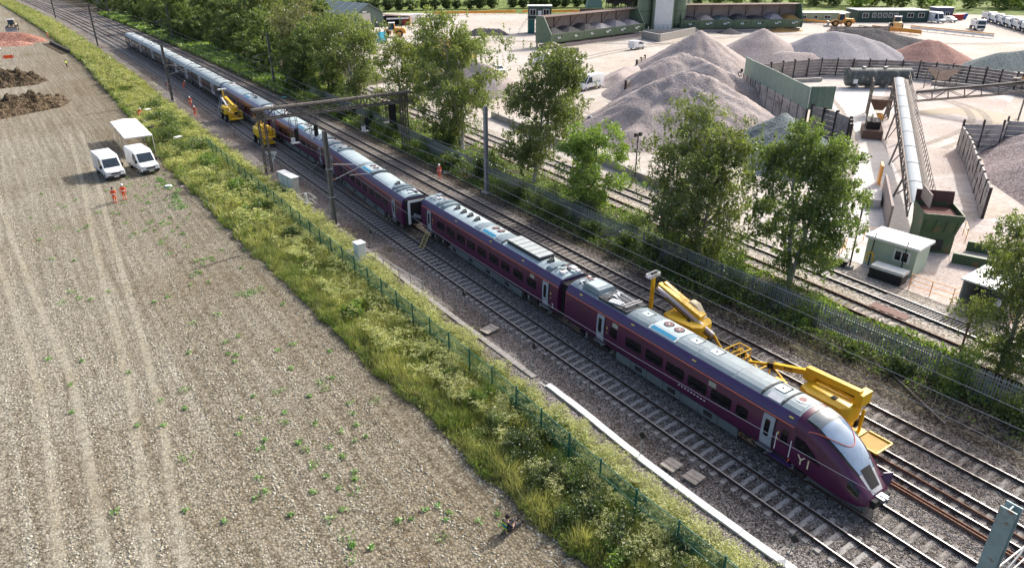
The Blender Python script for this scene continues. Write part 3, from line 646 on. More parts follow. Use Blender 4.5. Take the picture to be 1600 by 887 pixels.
roof_items(t, [('ac', *L2(mid, 30.9, 32.6)), ('white', *L2(mid, 32.7, 33.5), 6), ('panto', *L2(mid, 28.1, 30.8)), ('grey', *L2(mid, 26.2, 28.0)), ('hatch', *L2(mid, 26.9, 27.5)), ('fans', *L2(mid, 24.0, 26.1)), ('grey', *L2(mid, 22.4, 23.9)), ('hatch', *L2(mid, 22.9, 23.5)), ('hatch', *L2(mid, 21.4, 22.0)), ('grey', *L2(mid, 19.7, 22.3)), ('grey', *L2(mid, 17.9, 19.6)), ('rib', *L2(mid, 17.75, 17.86)), ('hatch', *L2(mid, 17.0, 17.6)), ('label', *L2(mid, 16.7, 17.5)), ('rib', *L2(mid, 16.55, 16.63)), ('grey', *L2(mid, 15.6, 16.5)), ('fan1', *L2(mid, 15.8, 16.4))], None)
for i in range(9): MB().box((-1.352, L2(mid, 22.9 - i * .24)[0], 1.36), (.008, .12, .07), M_white).build('lettering_mark', t)

# second coach
F, Rr = (28.78, 34.45), (28.95, 55.2)
t, L = coach_base('second coach of the purple train, with grey resistor bank on its roof', F, Rr); h = L / 2; mid = (F[1] + Rr[1]) / 2
shell(t, -h, h, M3=M_roofw)
doors(t, L2(mid, 53.6, 35.9))
windows(t, [tuple(L2(mid, b, a)) for a, b in ((52.1, 50.8), (50.4, 49.0), (48.6, 47.2), (46.9, 45.6), (45.2, 43.9), (43.4, 42.1), (41.7, 40.5), (40.0, 38.7), (38.2, 37.0))])
skirts(t, 39.0 - mid, 50 - mid, 8); bogie(-h + 3, t); bogie(h - 3, t); bellows(t, -h, -1); bellows(t, h, 1); lamps(t, L2(mid, 49, 43.5, 39))
mb = MB(); pane(mb, 37.3 - mid, 37.8 - mid, 2.5, 2.76, mk('destination_screen', (.36, .36, .30), .5), .01, .02); mb.build('destination_screen', t)
roof_items(t, [('white', *L2(mid, 34.6, 35.8), 9), ('arch', *L2(mid, 35.9, 36.5)), ('ins', *L2(mid, 36.7, 37.4), 1), ('bank', *L2(mid, 37.6, 41.9)), ('rib', *L2(mid, 42.2, 42.35)), ('grey', *L2(mid, 42.4, 43.3)), ('fans', *L2(mid, 43.4, 45.4)), ('grey', *L2(mid, 45.5, 46.5)), ('ins', *L2(mid, 46.8, 51.2), 4), ('arch', *L2(mid, 51.6, 52.2)), ('arch', *L2(mid, 52.5, 53.0)), ('white', *L2(mid, 53.1, 54.9), 8)], None)
text_mesh('2', .5, M_white, 'lettering', t, (-1.375, L2(mid, 35.0)[0], 1.3), (R(90), 0, R(-90)), .006)

# third coach, derailed: its front end stands off toward the field
F, Rr = (27.55, 56.3), (28.55, 77.6)
t, L = coach_base('third coach of the purple train, standing askew off the rails', F, Rr); h = L / 2
MO = 56.3 - (-h)
shell(t, -h, h, M3=M_roofw); doors(t, L2(MO, 58.2, 75.9)); windows(t, [tuple(L2(MO, a, a + 1.3)) for a in (59.6, 61.4, 63.2, 65.0, 66.8, 68.6, 70.4, 72.2)])
skirts(t, L2(MO, 61)[0], L2(MO, 73)[0], 8); bogie(-h + 3, t); bogie(h - 3, t); bellows(t, h, 1)
mb = MB(); mb.box((0, -h - .12, 2.1), (2.1, .22, 2.45), M_rubber); g_ = mb.build('gangway', t, bevel=.03)
for s in (-1, 1): MB().box((s * .72, -h - .27, 2.0), (.22, .1, 2.1), M_white).build('gangway_frame', g_)
MB().box((0, -h - .26, 3.12), (1.6, .1, .2), M_white).build('gangway_frame', g_); MB().box((0.1, -h - .30, 1.6), (.9, .06, .3), M_doorg, M=Matrix.Rotation(.5, 3, 'Y')).build('torn_panel', g_)
roof_items(t, [('white', *L2(MO, 56.5, 58), 9), ('arch', *L2(MO, 58.1, 58.5)), ('arch', *L2(MO, 58.9, 59.4)), ('ins', *L2(MO, 59.7, 60.3), 1), ('pale', *L2(MO, 60.5, 64.2)), ('rib', *L2(MO, 64.3, 64.5)), ('arch', *L2(MO, 64.6, 65.2)), ('fans', *L2(MO, 65.3, 67.6)), ('grey', *L2(MO, 67.7, 68.6)), ('pale', *L2(MO, 68.9, 74.4)), ('arch', *L2(MO, 74.6, 75.1)), ('white', *L2(MO, 75.4, 77.2), 8)], None)
# fourth coach
F, Rr = (28.7, 78.5), (28.8, 99.8)
t, L = coach_base('fourth coach of the purple train, partly under the signal gantry', F, Rr); h = L / 2; MO = 78.5 + h
shell(t, -h, h, M2=mk('train_lilac', (.24, .23, .34), .35), M3=M_roofw); doors(t, L2(MO, 80.3, 98)); windows(t, [tuple(L2(MO, a, a + 1.3)) for a in (81.7, 83.5, 85.3, 87.1, 88.9, 90.7, 92.5, 94.3)])
skirts(t, L2(MO, 83)[0], L2(MO, 95)[0], 8); bogie(-h + 3, t); bogie(h - 3, t); bellows(t, -h, -1); bellows(t, h, 1)
roof_items(t, [('white', *L2(MO, 78.7, 80.2), 8), ('arch', *L2(MO, 80.3, 80.9)), ('pale', *L2(MO, 81.3, 85)), ('ins', *L2(MO, 85.2, 85.8), 1), ('rib', *L2(MO, 86.3, 86.6)), ('fans', *L2(MO, 87, 89.4)), ('rib', *L2(MO, 89.6, 89.8)), ('pale', *L2(MO, 90.2, 95)), ('arch', *L2(MO, 95.3, 95.9)), ('white', *L2(MO, 96.4, 99.4), 9)], None)
# fifth coach
F, Rr = (28.8 + cv(100.6), 100.6), (28.9 + cv(125.6), 125.6)
t, L = coach_base('rearmost purple coach, coupled to the grey electric train', F, Rr); h = L / 2; MO = 100.6 + h
shell(t, -h, h, M2=MATS['train_lilac'], M3=M_roofw, org=False); doors(t, L2(MO, 102.5, 123.6)); windows(t, [tuple(L2(MO, a, a + 1.5)) for a in (104.2, 106.4, 108.6, 110.8, 113, 115.2, 117.4, 119.6)])
mb = MB(); pane(mb, L2(MO, 106)[0], L2(MO, 108.3)[0], 1.2, 1.7, mk('rust_orange_reflection', (.45, .18, .06), .5), .012); mb.build('painted_reflection', t)  # orange reflection on the coach side, painted as a coloured patch
bogie(-h + 3, t); bogie(h - 3, t); bellows(t, -h, -1); skirts(t, L2(MO, 105)[0], L2(MO, 120)[0], 8)
roof_items(t, [('white', *L2(MO, 100.9, 103.5), 9), ('arch', *L2(MO, 104, 104.7)), ('pale', *L2(MO, 105.2, 109.5)), ('ins', *L2(MO, 109.7, 110.5), 1), ('fans', *L2(MO, 111, 113.5)), ('rib', *L2(MO, 113.8, 114.1)), ('pale', *L2(MO, 114.6, 121)), ('white', *L2(MO, 121.5, 125.2), 7)], None)

# grey electric train behind
M_eside = mk('grey_train_side', (.055, .048, .06), .55, 0, .12, 1)
M_eroof = mk('grey_train_roof', (.40, .45, .45), .6, 0, .12, 1)
M_edoor = mk('grey_train_door', (.46, .45, .50), .45)
spans = [(126.6, 145.6, 'nearest'), (146.2, 164.8, 'second'), (165.5, 189.4, 'third'), (190.0, 215.6, 'rearmost')]
for i, (a, b, nm) in enumerate(spans):
    F, Rr = (28.8 + cv(a), a), (28.8 + cv(b), b)
    t, L = coach_base('%s car of the grey electric train behind the purple coaches' % nm, F, Rr); t.name = 'electric_train_car'; t['group'] = 'cars of the grey electric train'; h = L / 2
    shell(t, -h, h, M_eside, M_eroof, M_eroof, org=False)
    for q in (-.52, .42):
        for dq in (-.42, .42):
            mb = MB(); pane(mb, q * h + dq * 1.35 - .5, q * h + dq * 1.35 + .5, .98, 2.85, M_edoor, .015, .04); d = mb.build('door', t); mb = MB(); pane(mb, q * h + dq * 1.35 - .22, q * h + dq * 1.35 + .28, 1.7, 2.6, M_win, .025, .05); mb.build('window', d)
    for (u, v_) in ((-.95, -.68), (-.36, -.06), (-.02, .26), (.58, .93)):
        mb = MB(); pane(mb, u * h, v_ * h, 1.7, 2.55, M_win); mb.build('window', t)
    bogie(-h + 3, t); bogie(h - 3, t)
    if i == 0: bellows(t, -h, -1, 1.0)
    if i < 3: bellows(t, h, 1, 1.0)
    roof_items(t, [('hatch', -.8 * h, -.8 * h + .8), ('rib', -.55 * h, -.55 * h + .18), ('hatch', -.3 * h, -.3 * h + .9), ('hatch', .2 * h, .2 * h + .8), ('rib', .55 * h, .55 * h + .18), ('white', .75 * h, .9 * h, 3)], None)
    if i == 3:
        mb = MB(); mb.prism([(-1.3, .85), (1.3, .85), (1.34, 2.7), (.9, 3.5), (-.9, 3.5), (-1.34, 2.7)], 'y', h, h + .35, M_eroof); e_ = mb.build('cab_end', t, bevel=.1); MB().box((0, h + .36, 2.4), (2.2, .06, .9), M_win).build('windscreen', e_)
# ladders against the derailed coaches
def ladder(label, a, b, wd=.42, m=None, n=7):
    m = m or mk('yellow_ladder', (.55, .45, .16), .6); a = Vector(a); b = Vector(b); d = (b - a); sd = Vector((d.y, -d.x, 0)).normalized() * wd / 2
    t = thing('ladder', label, 'ladder', tuple(a)); mb = MB()
    for s in (-1, 1): mb.beam(sd * s, d + sd * s, .05, m)
    mb.build('rail', t); mb = MB()
    for i in range(n): q = d * ((i + .5) / n); mb.beam(q - sd, q + sd, .04, m)
    mb.build('rungs', t); return t
ladder('wooden ladder leaning on the second coach beside the gap', (26.1, 52.6, .14), (27.3, 53.4, 1.2))
ladder('metal steps at a door of the fourth coach', (26.2, 81.2, .14), (27.25, 80.6, 1.3), m=M_steel, n=5)
ladder('pale ladder leaning on the rear of the purple train', (26.2, 123.8, .14), (27.2, 124.6, 2.3), m=M_white)
# ---------------------------------------------------------------- overhead line, gantry
M_mast = mk('mast_steel', (.20, .185, .17), .75, .2, .25, 2, rgb2=(.13, .085, .06), w2=.35, s2=1.5)
M_mastb = mk('mast_galvanised', (.27, .36, .38), .6, .2, .15, 1.5, rgb2=(.22, .13, .08), w2=.3, s2=2.5)
M_galv = mk('galvanised', (.36, .37, .37), .55, .4, .2, 3)
M_ins = mk('insulator_brown', (.16, .09, .06), .3)
M_concg = mk('concrete_grey', (.36, .34, .31), .9, 0, .15, 2, .3, 15)
M_wire = mk('wire_metal', (.42, .41, .39), .5, .3)
M_gantry = mk('gantry_steel', (.15, .13, .11), .8, .15, .25, 2)
def mast(label, x, y, h, side, reach, mat=M_mast, arms=((5.3, 4.6),), f=.38):
    t = thing('overhead_line_mast', label, 'mast', (x, y, 0)); mb = MB()
    mb.box((-f * .42, 0, h / 2), (.045, f, h), mat); mb.box((f * .42, 0, h / 2), (.045, f, h), mat); mb.box((0, 0, h / 2), (f * .8, .04, h - .06), mat); mb.build('column', t)
    MB().box((0, 0, .12), (.9, .9, .3), M_concg).build('footing', t, bevel=.03)
    for za, zb in arms:
        mb = MB(); mb.cyl((side * .2, 0, za + .9), (side * reach, 0, za + .35), .035, M_galv, 6); mb.cyl((side * .2, 0, zb), (side * reach, 0, za + .35), .04, M_galv, 6); mb.cyl((side * reach * .55, 0, zb + .25), (side * (reach + .25), 0, zb + .1), .028, M_galv, 6); c = mb.build('cantilever', t)
        for zz in (za + .9, zb):
            m2 = MB(); pz = zz - (.05 if zz > za else -.1)
            for k in range(4): m2.cyl((side * (.26 + .09 * k), 0, pz), (side * (.30 + .09 * k), 0, pz), .08, M_ins, 8)
            m2.build('insulator', c)
    for zz in (h * .33, h * .62): MB().box((0, 0, zz), (f + .08, f + .08, .08), M_galv).build('band', t)
    return t
mast('tall grey mast beside the third purple coach', 21.84, 62.25, 9.35, 1, 3.6, arms=((5.3, 4.6),))
mast('mast across the tracks from the derailed coach, against the trees', 39.35, 62.5, 9.5, -1, 3.1, M_galv)
mast('blue grey steel mast in the near right corner', 21.75, 4.9, 9.3, 1, 3.8, M_mastb, f=.46)
mast('brown mast where the grey train meets the purple coaches', 21.15, 134.8, 9.6, 1, 4.2)
mast('brown mast beyond the rear end of the grey train', 19.55, 222, 10.6, 1, 4.2)
mast('most distant mast at the top left of the line', 16.7, 317, 11, 1, 4.2)
mast('mast among the far trees behind the grey train', 40.4, 139.9, 9.9, -1, 3.4)
mast('mast by the far trees beyond the grey train', 38.0, 222, 10.2, -1, 3.4)
mast('mast out by the far bend, on the tree side', 34.0, 317, 10.5, -1, 3.4)
def wire(label, pts, r=.012, sag=0., seg=10):
    """span wire through support points with a little sag in each span"""
    P = []
    for a, b in zip(pts[:-1], pts[1:]):
        for k in range(seg):
            u = k / seg; p = Vector(a).lerp(Vector(b), u); p.z -= sag * 4 * u * (1 - u); P.append(p)
    P.append(Vector(pts[-1])); o = Vector(P[0])
    ob = MB().tube([p - o for p in P], r, M_wire, 4).build('overhead_wire', loc=o)
    return tag(ob, label, 'wire', 'overhead line wires')
SY = [-55, 4.9, 62.3, 83.4, 134.8, 222, 317]
wire('wire strung low along the masts in front of the purple coaches', [(22.5 + cv(y), y, z) for y, z in ((-55, 6.6), (4.9, 6.6), (62.3, 6.5), (134.8, 6.6), (222, 6.6))], .014, 1.0)
wire('second wire strung low along the near masts', [(22.25 + cv(y), y, z) for y, z in ((62.3, 5.0), (134.8, 5.0), (222, 5.0))], .012, .5)
for nm, X, zc, zm in (('nearest the field', TA, 4.75, 5.9), ('over the train', TB, 4.7, 5.8), ('just beyond the train', TC, 4.3, 5.45), ('nearest the trees', TD, 4.38, 5.6)):
    if 'over the train' not in nm and 'nearest the field' not in nm:
        wire('contact wire over the track %s' % nm, [(X(y), y, zc) for y in SY], .016, 0)
        wire('upper catenary wire over the track %s' % nm, [(X(y), y, zm) for y in SY], .016, .35)
    else:
        wire('contact wire over the track %s, far part' % nm, [(X(y), y, zc) for y in SY[3:]], .011, 0)
# lattice gantry carrying signals
gt = thing('signal_gantry', 'brown lattice signal gantry spanning the four tracks', 'gantry', (22.0, 83.4, 0))
def lattice_leg(x):
    mb = MB()
    for dx in (-.35, .35):
        for dy in (-.35, .35): mb.beam((x + dx, dy, 0), (x + dx, dy, 7.5), .11, M_gantry)
    n = 8
    for i in range(n):
        z0, z1 = 7.3 * i / n, 7.3 * (i + 1) / n; s = 1 if i % 2 else -1
        for dy in (-.35, .35): mb.beam((x - .35 * s, dy, z0), (x + .35 * s, dy, z1), .06, M_gantry)
        for dx in (-.35, .35): mb.beam((x + dx, -.35 * s, z0), (x + dx, .35 * s, z1), .06, M_gantry)
    return mb
lattice_leg(0).build('leg', gt); lattice_leg(18.1).build('leg', gt)
mb = MB()
for dy in (-.5, .5):
    for z in (6.5, 7.6): mb.beam((-.9, dy, z), (19.2, dy, z), .17, M_gantry)
mb.build('chords', gt); mb = MB(); n = 17
for i in range(n):
    x0 = -.9 + 20.1 * i / n; x1 = -.9 + 20.1 * (i + 1) / n; a, b = (6.5, 7.6) if i % 2 else (7.6, 6.5)
    for dy in (-.5, .5): mb.beam((x0, dy, a), (x1, dy, b), .075, M_gantry)
    mb.beam((x0, -.5, 7.6), (x0, .5, 7.6), .06, M_gantry); mb.beam((x0, -.5, 6.5), (x0, .5, 6.5), .06, M_gantry); [mb.beam((x0, dy, 6.5), (x0, dy, 7.6), .06, M_gantry) for dy in (-.5, .5)]
mb.build('bracing', gt)
mb = MB(); mb.box((9.2, .2, 7.66), (20, .35, .03), M_gantry); mb.build('walkway', gt)
for x0, x1 in ((-.9, 19.2),):
    mb = MB()
    for yy in (-.5,):
        mb.beam((x0, yy, 8.1), (x1, yy, 8.1), .04, M_gantry)
        for k in range(9): mb.beam((x0 + (x1 - x0) * k / 8, yy, 7.6), (x0 + (x1 - x0) * k / 8, yy, 8.1), .04, M_gantry)
    mb.build('handrail', gt)
def dropper(x, z, wd, sig=True):
    mb = MB()
    for dx in (-wd / 2, wd / 2):
        for dy in (-.3, .3): mb.beam((x + dx, dy, z), (x + dx, dy, 6.8), .06, M_gantry)
    for k in range(4): mb.beam((x - wd / 2, -.3, z + .9 * k), (x + wd / 2, -.3, z + .9 * k), .04, M_gantry)
    mb.box((x, 0, z), (wd + .2, .8, .06), M_galv); d = mb.build('signal_cage', gt)
    if sig:
        m2 = MB(); m2.box((x + .1, -.42, z + 1.0), (.4, .22, 1.5), M_rubber); m2.build('signal_head', d)
        for k in range(4): MB().cyl((x + .1, -.53, z + .5 + .35 * k), (x + .1, -.72, z + .52 + .35 * k), .11, M_rubber, 10).build('signal_lamp_hood', d)
        MB().box((x - .35, -.35, z + .45), (.4, .35, .5), M_white).build('junction_box', d)
dropper(3.6, 3.2, .8); dropper(6.0, 3.3, .8); dropper(12.6, 3.4, .7)
mb = MB(); mb.box((16.3, -.4, 5.2), (.9, .15, 2.3), M_rubber); mb.build('signal_backboard', gt)
dropper(15.6, 4.1, .5, False)

# ---------------------------------------------------------------- fences
M_green = mk('fence_green', (.015, .11, .08), .55)
M_mesh = bpy.data.materials.new('green_mesh'); M_mesh.use_nodes = True
_t = M_mesh.node_tree; _N = _t.nodes; _b = _N['Principled BSDF']; _b.inputs['Base Color'].default_value = (.015, .17, .13, 1); _b.inputs['Roughness'].default_value = .5
_tc = _N.new('ShaderNodeTexCoord'); _sep = _N.new('ShaderNodeSeparateXYZ'); _t.links.new(_tc.outputs['Object'], _sep.inputs[0])
def _line(sock, per, duty):
    a = _N.new('ShaderNodeMath'); a.operation = 'DIVIDE'; a.inputs[1].default_value = per; _t.links.new(sock, a.inputs[0])
    f = _N.new('ShaderNodeMath'); f.operation = 'FRACT'; _t.links.new(a.outputs[0], f.inputs[0])
    l = _N.new('ShaderNodeMath'); l.operation = 'LESS_THAN'; l.inputs[1].default_value = duty; _t.links.new(f.outputs[0], l.inputs[0]); return l.outputs[0]
_mx = _N.new('ShaderNodeMath'); _mx.operation = 'MAXIMUM'; _t.links.new(_line(_sep.outputs['Y'], .05, .17), _mx.inputs[0]); _t.links.new(_line(_sep.outputs['Z'], .10, .10), _mx.inputs[1]); _t.links.new(_mx.outputs[0], _b.inputs['Alpha'])
fx = interp([(-20, 19.4), (14, 19.2), (17, 18.95), (22, 18.95), (28, 19.1), (37, 18.9), (51, 18.75), (82, 18.4), (110, 18.3), (150, 18)])
ft = thing('mesh_fence', 'dark green mesh fence running through the flowering verge', 'fence', (fx(5), 5, 0))
mb = MB(); mb.box((0, 0, 1.02), (.07, .07, 2.05), M_green); mb.box((0, 0, 2.06), (.085, .085, .03), M_green); post = mb.build('post', ft)
mb = MB(); mb.box((0, 1.25, 1.0), (.012, 2.42, 1.8), M_mesh)
pan = mb.build('mesh_panel', ft); mb = MB(); mb.box((0, 1.25, 1.93), (.035, 2.45, .035), M_green); mb.box((0, 1.25, 1.1), (.03, 2.45, .03), M_green); rl = mb.build('fence_rail', ft)
y = 5.; k = 0
while y < 96:
    for src in (post, pan, rl):
        o = src if k == 0 else src.copy()
        if k: COL.objects.link(o)
        o.location = (fx(y) - fx(5), y - 5, .03); o.rotation_euler = (random.uniform(-.01, .01), 0, -math.atan2(fx(y + 2.5) - fx(y), 2.5))
    y += 2.5; k += 1
# palisade by the trees
M_pal = mk('palisade_galv', (.22, .27, .26), .6, .3, .2, 3)
px_ = interp([(-20, 42.9), (10, 42.8), (18, 42.66), (28, 42.5), (37, 41.6), (46, 41.4), (70, 41.6), (140, 43.0)])
pf = thing('palisade_fence', 'grey steel palisade fence standing between the railway and the trees', 'fence', (px_(2), 2, 0))
mb = MB(); mb.prism([(-.035, 0), (.035, 0), (.035, 2.0), (.018, 2.08), (0, 2.16), (-.018, 2.08), (-.035, 2.0)], 'x', -.02, .02, M_pal); pale = mb.build('pale', pf)
mb2 = MB(); y = 2.; k = 0
while y < 140:
    if k < 300 and y < 52:
        o = pale if k == 0 else pale.copy()
        if k: COL.objects.link(o)
        o.location = (px_(y) - px_(2), y - 2, .05 + random.uniform(-.015, .015)); o.rotation_euler = (random.uniform(-.02, .02), random.uniform(-.012, .012), 0)
    else: mb2.box((px_(y) - px_(2), y - 2, 1.1), (.04, .07, 2.1), M_pal)
    y += .165; k += 1
tag(mb2.build('pale', pf), kind='stuff')
mb = MB(); ys = YS(2, 140, 2.75)
for a, b in zip(ys[:-1], ys[1:]):
    for z in (.45, 1.65): mb.beam((px_(a) - px_(2) + .05, a - 2, z), (px_(b) - px_(2) + .05, b - 2, z), .05, M_pal)
mb.build('rails', pf)
for y in ys[:20]: MB().box((px_(y) - px_(2) + .1, y - 2, 1.05), (.08, .1, 2.1), M_pal).build('post', pf)

# ---------------------------------------------------------------- lineside furniture
M_cab = mk('cabinet_grey', (.62, .64, .62), .5, 0, .1, 2); M_cabd = mk('cabinet_stone', (.50, .48, .42), .6, 0, .14, 2)
t = thing('location_cabinet', 'long grey lineside cabinet by the 50 board', 'cabinet', (21.75, 75.2, .05), .12)
for i in range(3):
    d = MB().box((0, -1.15 + 1.15 * i, 1.0), (.75, 1.12, 1.9), M_cabd).build('door_bay', t, bevel=.02); MB().box((-.39, -1.15 + 1.15 * i, 1.0), (.03, .9, 1.6), M_cab).build('door', d); MB().box((.39, -1.15 + 1.15 * i + .3, 1.0), (.05, .05, .2), M_steel).build('handle', d)
MB().box((0, 0, 2.0), (.95, 3.6, .1), M_white).build('lid', t, bevel=.02); MB().box((0, 0, .03), (.9, 3.6, .1), M_concg).build('plinth', t)
t = thing('equipment_cabinet', 'tall pale blue grey cabinet with railing beside the green fence', 'cabinet', (20.3, 52.5, .05), .1)
MB().box((0, 0, 1.05), (.75, .85, 1.9), M_cab).build('body', t, bevel=.04); MB().box((0, 0, 2.03), (.84, .94, .1), M_white).build('lid', t, bevel=.02); MB().box((-.38, 0, 1.05), (.02, .72, 1.6), M_cab).build('door', t); MB().box((-.395, .25, 1.05), (.02, .04, .2), M_rubber).build('handle', t)
def railing(label, pts, z=1.05, m=None, posts=True, base=.1, mids=2, name='railing', group=None):
    m = m or M_galv; o = pts[0]; t = thing(name, label, 'railing', (o[0], o[1], base), 0, group); mb = MB(); pm = None
    for a, b in zip(pts[:-1], pts[1:]):
        for k in range(mids): mb.beam((a[0] - o[0], a[1] - o[1], z * (k + 1) / mids), (b[0] - o[0], b[1] - o[1], z * (k + 1) / mids), .045, m)
        L = math.dist(a, b); n = max(1, round(L / 1.4))
        for i in range(n + 1): u = i / n; q = (a[0] + (b[0] - a[0]) * u - o[0], a[1] + (b[1] - a[1]) * u - o[1]); pm = MB().beam((0, 0, 0), (0, 0, z), .05, m).build('post', t) if pm is None else pm.copy(); pm.location = (*q, 0); pm.name in COL.objects or COL.objects.link(pm)
    mb.build('rails', t); return t
railing('grey handrail boxed round the tall cabinet', [(20.9, 51.2), (19.6, 51.2), (19.6, 53.6), (20.9, 53.6)])
railing('grey handrail running from the tall cabinet along the cess', [(21.3, 51.6), (21.6, 47.8), (22.0, 44.5)])
railing('cream square guard rail near the long cabinet', [(20.9, 68.0), (22.2, 68.0), (22.2, 70.2), (20.9, 70.2), (20.9, 68.0)], 1.15, M_cabd)
t = thing('point_machine', 'small grey machine inside the cream guard rail', 'machine', (21.6, 69.2, .1)); MB().box((0, 0, .3), (.6, .9, .4), M_steel).build('case', t, bevel=.05); MB().cyl((.1, .5, .2), (.1, .5, 1.3), .12, M_cab, 10).build('pipe', t)
# speed board
t = thing('speed_sign', 'white triangular sign reading 50 on a short post', 'sign', (22.7, 84.0, 0), -.35)
mb = MB(); mb.prism([(-.62, 2.25), (.62, 2.25), (0, 1.05)], 'y', -.03, .03, M_white); mb.box((0, 0, 2.33), (1.3, .05, .16), M_cab); tri = mb.build('board', t); mb = MB(); mb.cyl((0, .07, 0), (0, .07, 2.2), .05, M_galv, 8); mb.build('post', t)
text_mesh('50', .55, M_rubber, 'lettering', t, (0, -.042, 1.92), (R(90), 0, 0), .004)
def post_box(label, x, y, h=1.5, lean=.08, head=True):
    t = thing('track_sensor_post', label, 'post', (x, y, .1), 0, 'posts along the cess'); mb = MB(); mb.cyl((0, 0, 0), (lean, -.05, h), .03, M_galv, 6); mb.build('pole', t)
    if head: MB().box((lean, -.05, h), (.12, .3, .42), M_rubber, .3, M=Matrix.Rotation(.6, 3, 'X')).build('solar_panel', t)
    MB().box((0, 0, .04), (.2, .2, .08), M_concg).build('base', t); return t
post_box('thin post with black panel beside the tall pale cabinet', 22.6, 55.6)
post_box('thin post with black panel up the track from the boards', 23.1, 40.2)
post_box('thin post with black panel at the upper end of the white trough', 22.95, 31.2)
post_box('thin post with black panel halfway down the white trough', 22.35, 20.7)
post_box('thin post with black panel by the bottom of the white trough', 23.35, 12.1, .9)
for i, (x, y, s) in enumerate(((22.3, 65.2, 'leaning pale post left of the tall grey mast'), (23.1, 104, 'bare post beside the second yellow machine'), (23.3, 113, 'bare post beside the first yellow machine'), (22.5, 150, 'small white post by the far workers'), (22.3, 158, 'short white post left of the far workers'))): post_box(s, x, y, 1.4, .25 if i < 3 else .05, False)
mb = MB()
for i, (a, b) in enumerate((((0, 0, 0), (3.2, -1.0, .05)), ((.2, .5, 0), (3.4, -.5, .12)), ((.4, -.4, .1), (2.4, .2, .16)))): mb.beam(a, b, .14, M_concg)
tag(mb.build('timber_baulks', loc=(38.9, 71.3, .15)), 'pale timbers dumped beside the worker near the trees', 'timber')
tag(MB().beam((0, 0, 0), (2.6, 4.8, 0), .09, M_mast).build('metal_bar', loc=(38.7, 13.0, .15)), 'grey metal bar lying on the ballast right of the yellow machines', 'bar')

# ---------------------------------------------------------------- yellow access platforms
M_ylw = mk('machine_yellow', (.76, .47, .02), .42, 0, .10, 1.5, rgb2=(.60, .36, .02), w2=.2, s2=3)
M_tyre = mk('tyre', (.02, .02, .02), .85); M_rim = mk('rim_grey', (.45, .45, .44), .5)
def wheel(par, c, r, wd, rim=M_rim, axis=Vector((1, 0, 0)), name='wheel'):
    c = Vector(c); mb = MB(); mb.cyl(c - axis * wd / 2, c + axis * wd / 2, r, M_tyre, 18); o = mb.build('tyre', par, bevel=r * .12); o.name = name
    mb = MB(); mb.cyl(c - axis * (wd / 2 + .012), c + axis * (wd / 2 + .012), r * .56, rim, 14); mb.cyl(c - axis * (wd / 2 + .02), c + axis * (wd / 2 + .02), r * .2, M_steel, 8); mb.build('rim', o); return o
def mewp(label, x, y, rz, pose, z=.28):
    """rail access platform, local +y = travel; pose picks the boom arrangement"""
    t = thing('access_platform', label, 'access platform', (x, y, z), rz, 'yellow road-rail access platforms')
    mb = MB(); mb.box((0, 0, .62), (1.3, 3.0, .38), M_ylw); mb.box((0, 0, .9), (1.5, 1.6, .25), M_rubber); mb.build('chassis', t, bevel=.04)
    for sx_ in (-1, 1):
        for sy in (-1, 1): wheel(t, (sx_ * .95, sy * 1.15, .5), .46, .36)
    for sy in (-1, 1):
        mb = MB(); mb.box((0, sy * 2.0, .35), (1.5, .5, .22), M_ylw); mb.beam((0, sy * 1.5, .6), (0, sy * 2.0, .4), .3, M_ylw)
        for sx_ in (-1, 1): mb.cyl((sx_ * .68, sy * 2.0, .2), (sx_ * .82, sy * 2.0, .2), .22, M_steel, 12)
        mb.build('rail_bogie', t)
    rot = pose['turret']
    T = bpy.data.objects.new('turret', None); T = t
    mb = MB(); q = Matrix.Rotation(rot, 3, 'Z')
    def W(p): return q @ Vector(p)
    # counterweight body: rounded plan
    pl = [(-1.0, -1.35), (-.55, -1.75), (.55, -1.75), (1.0, -1.35), (1.08, .6), (.75, 1.25), (-.75, 1.25), (-1.08, .6)]
    pl = [tuple(W((a, b, 0)))[:2] for a, b in pl]
    mb.prism(pl, 'z', 1.0, 2.12, M_ylw); tb = mb.build('turret', t, bevel=.16, smooth=True)
    MB().box(W((-.35, -.6, 2.13)), (.35, .3, .03), M_rubber, rot).build('hatch', tb)
    MB().box(W((-1.06, -.2, 1.45)), (.04, .8, .35), M_rubber, rot).build('side_grille', tb)
    B = pose['boom']; mb = MB()
    for a, b, wd, ht, m in B: mb.beam(W(a), W(b), wd, {'y': M_ylw, 'w': M_white, 'k': M_rubber}[m], ht)
    mb.build('boom', t, bevel=.02)
    for a, b, r in pose.get('rams', ()): mb = MB(); mb.cyl(W(a), W(b), r, M_rubber, 8); mb.build('ram', t)
    if 'basket' in pose:
        c, sz, zz = pose['basket']; c = W(c); mb = MB(); a, b, hh = sz
        P = [(-a / 2, -b / 2), (a / 2, -b / 2), (a / 2, b / 2), (-a / 2, b / 2)]; m = M_ylw if zz == 'y' else M_cab
        mb.box((c.x, c.y, c.z), (a, b, .06), m, rot)
        for (u, v_) in P: mb.beam(c + q @ Vector((u, v_, 0)), c + q @ Vector((u, v_, hh)), .05, m)
        for k in (.5, 1.0):
            for i in range(4): mb.beam(c + q @ Vector((*P[i], hh * k)), c + q @ Vector((*P[(i + 1) % 4], hh * k)), .05, m)
        for i in range(4):
            for u in (.33, .66): pa = Vector((*P[i], 0)).lerp(Vector((*P[(i + 1) % 4], 0)), u); mb.beam(c + q @ pa, c + q @ (pa + Vector((0, 0, hh))), .035, m)
        k_ = mb.build('basket', t); MB().box(c + q @ Vector((0, -b / 2 + .1, hh * .8)), (.5, .15, .35), M_rubber, rot).build('control_box', k_)
    return t
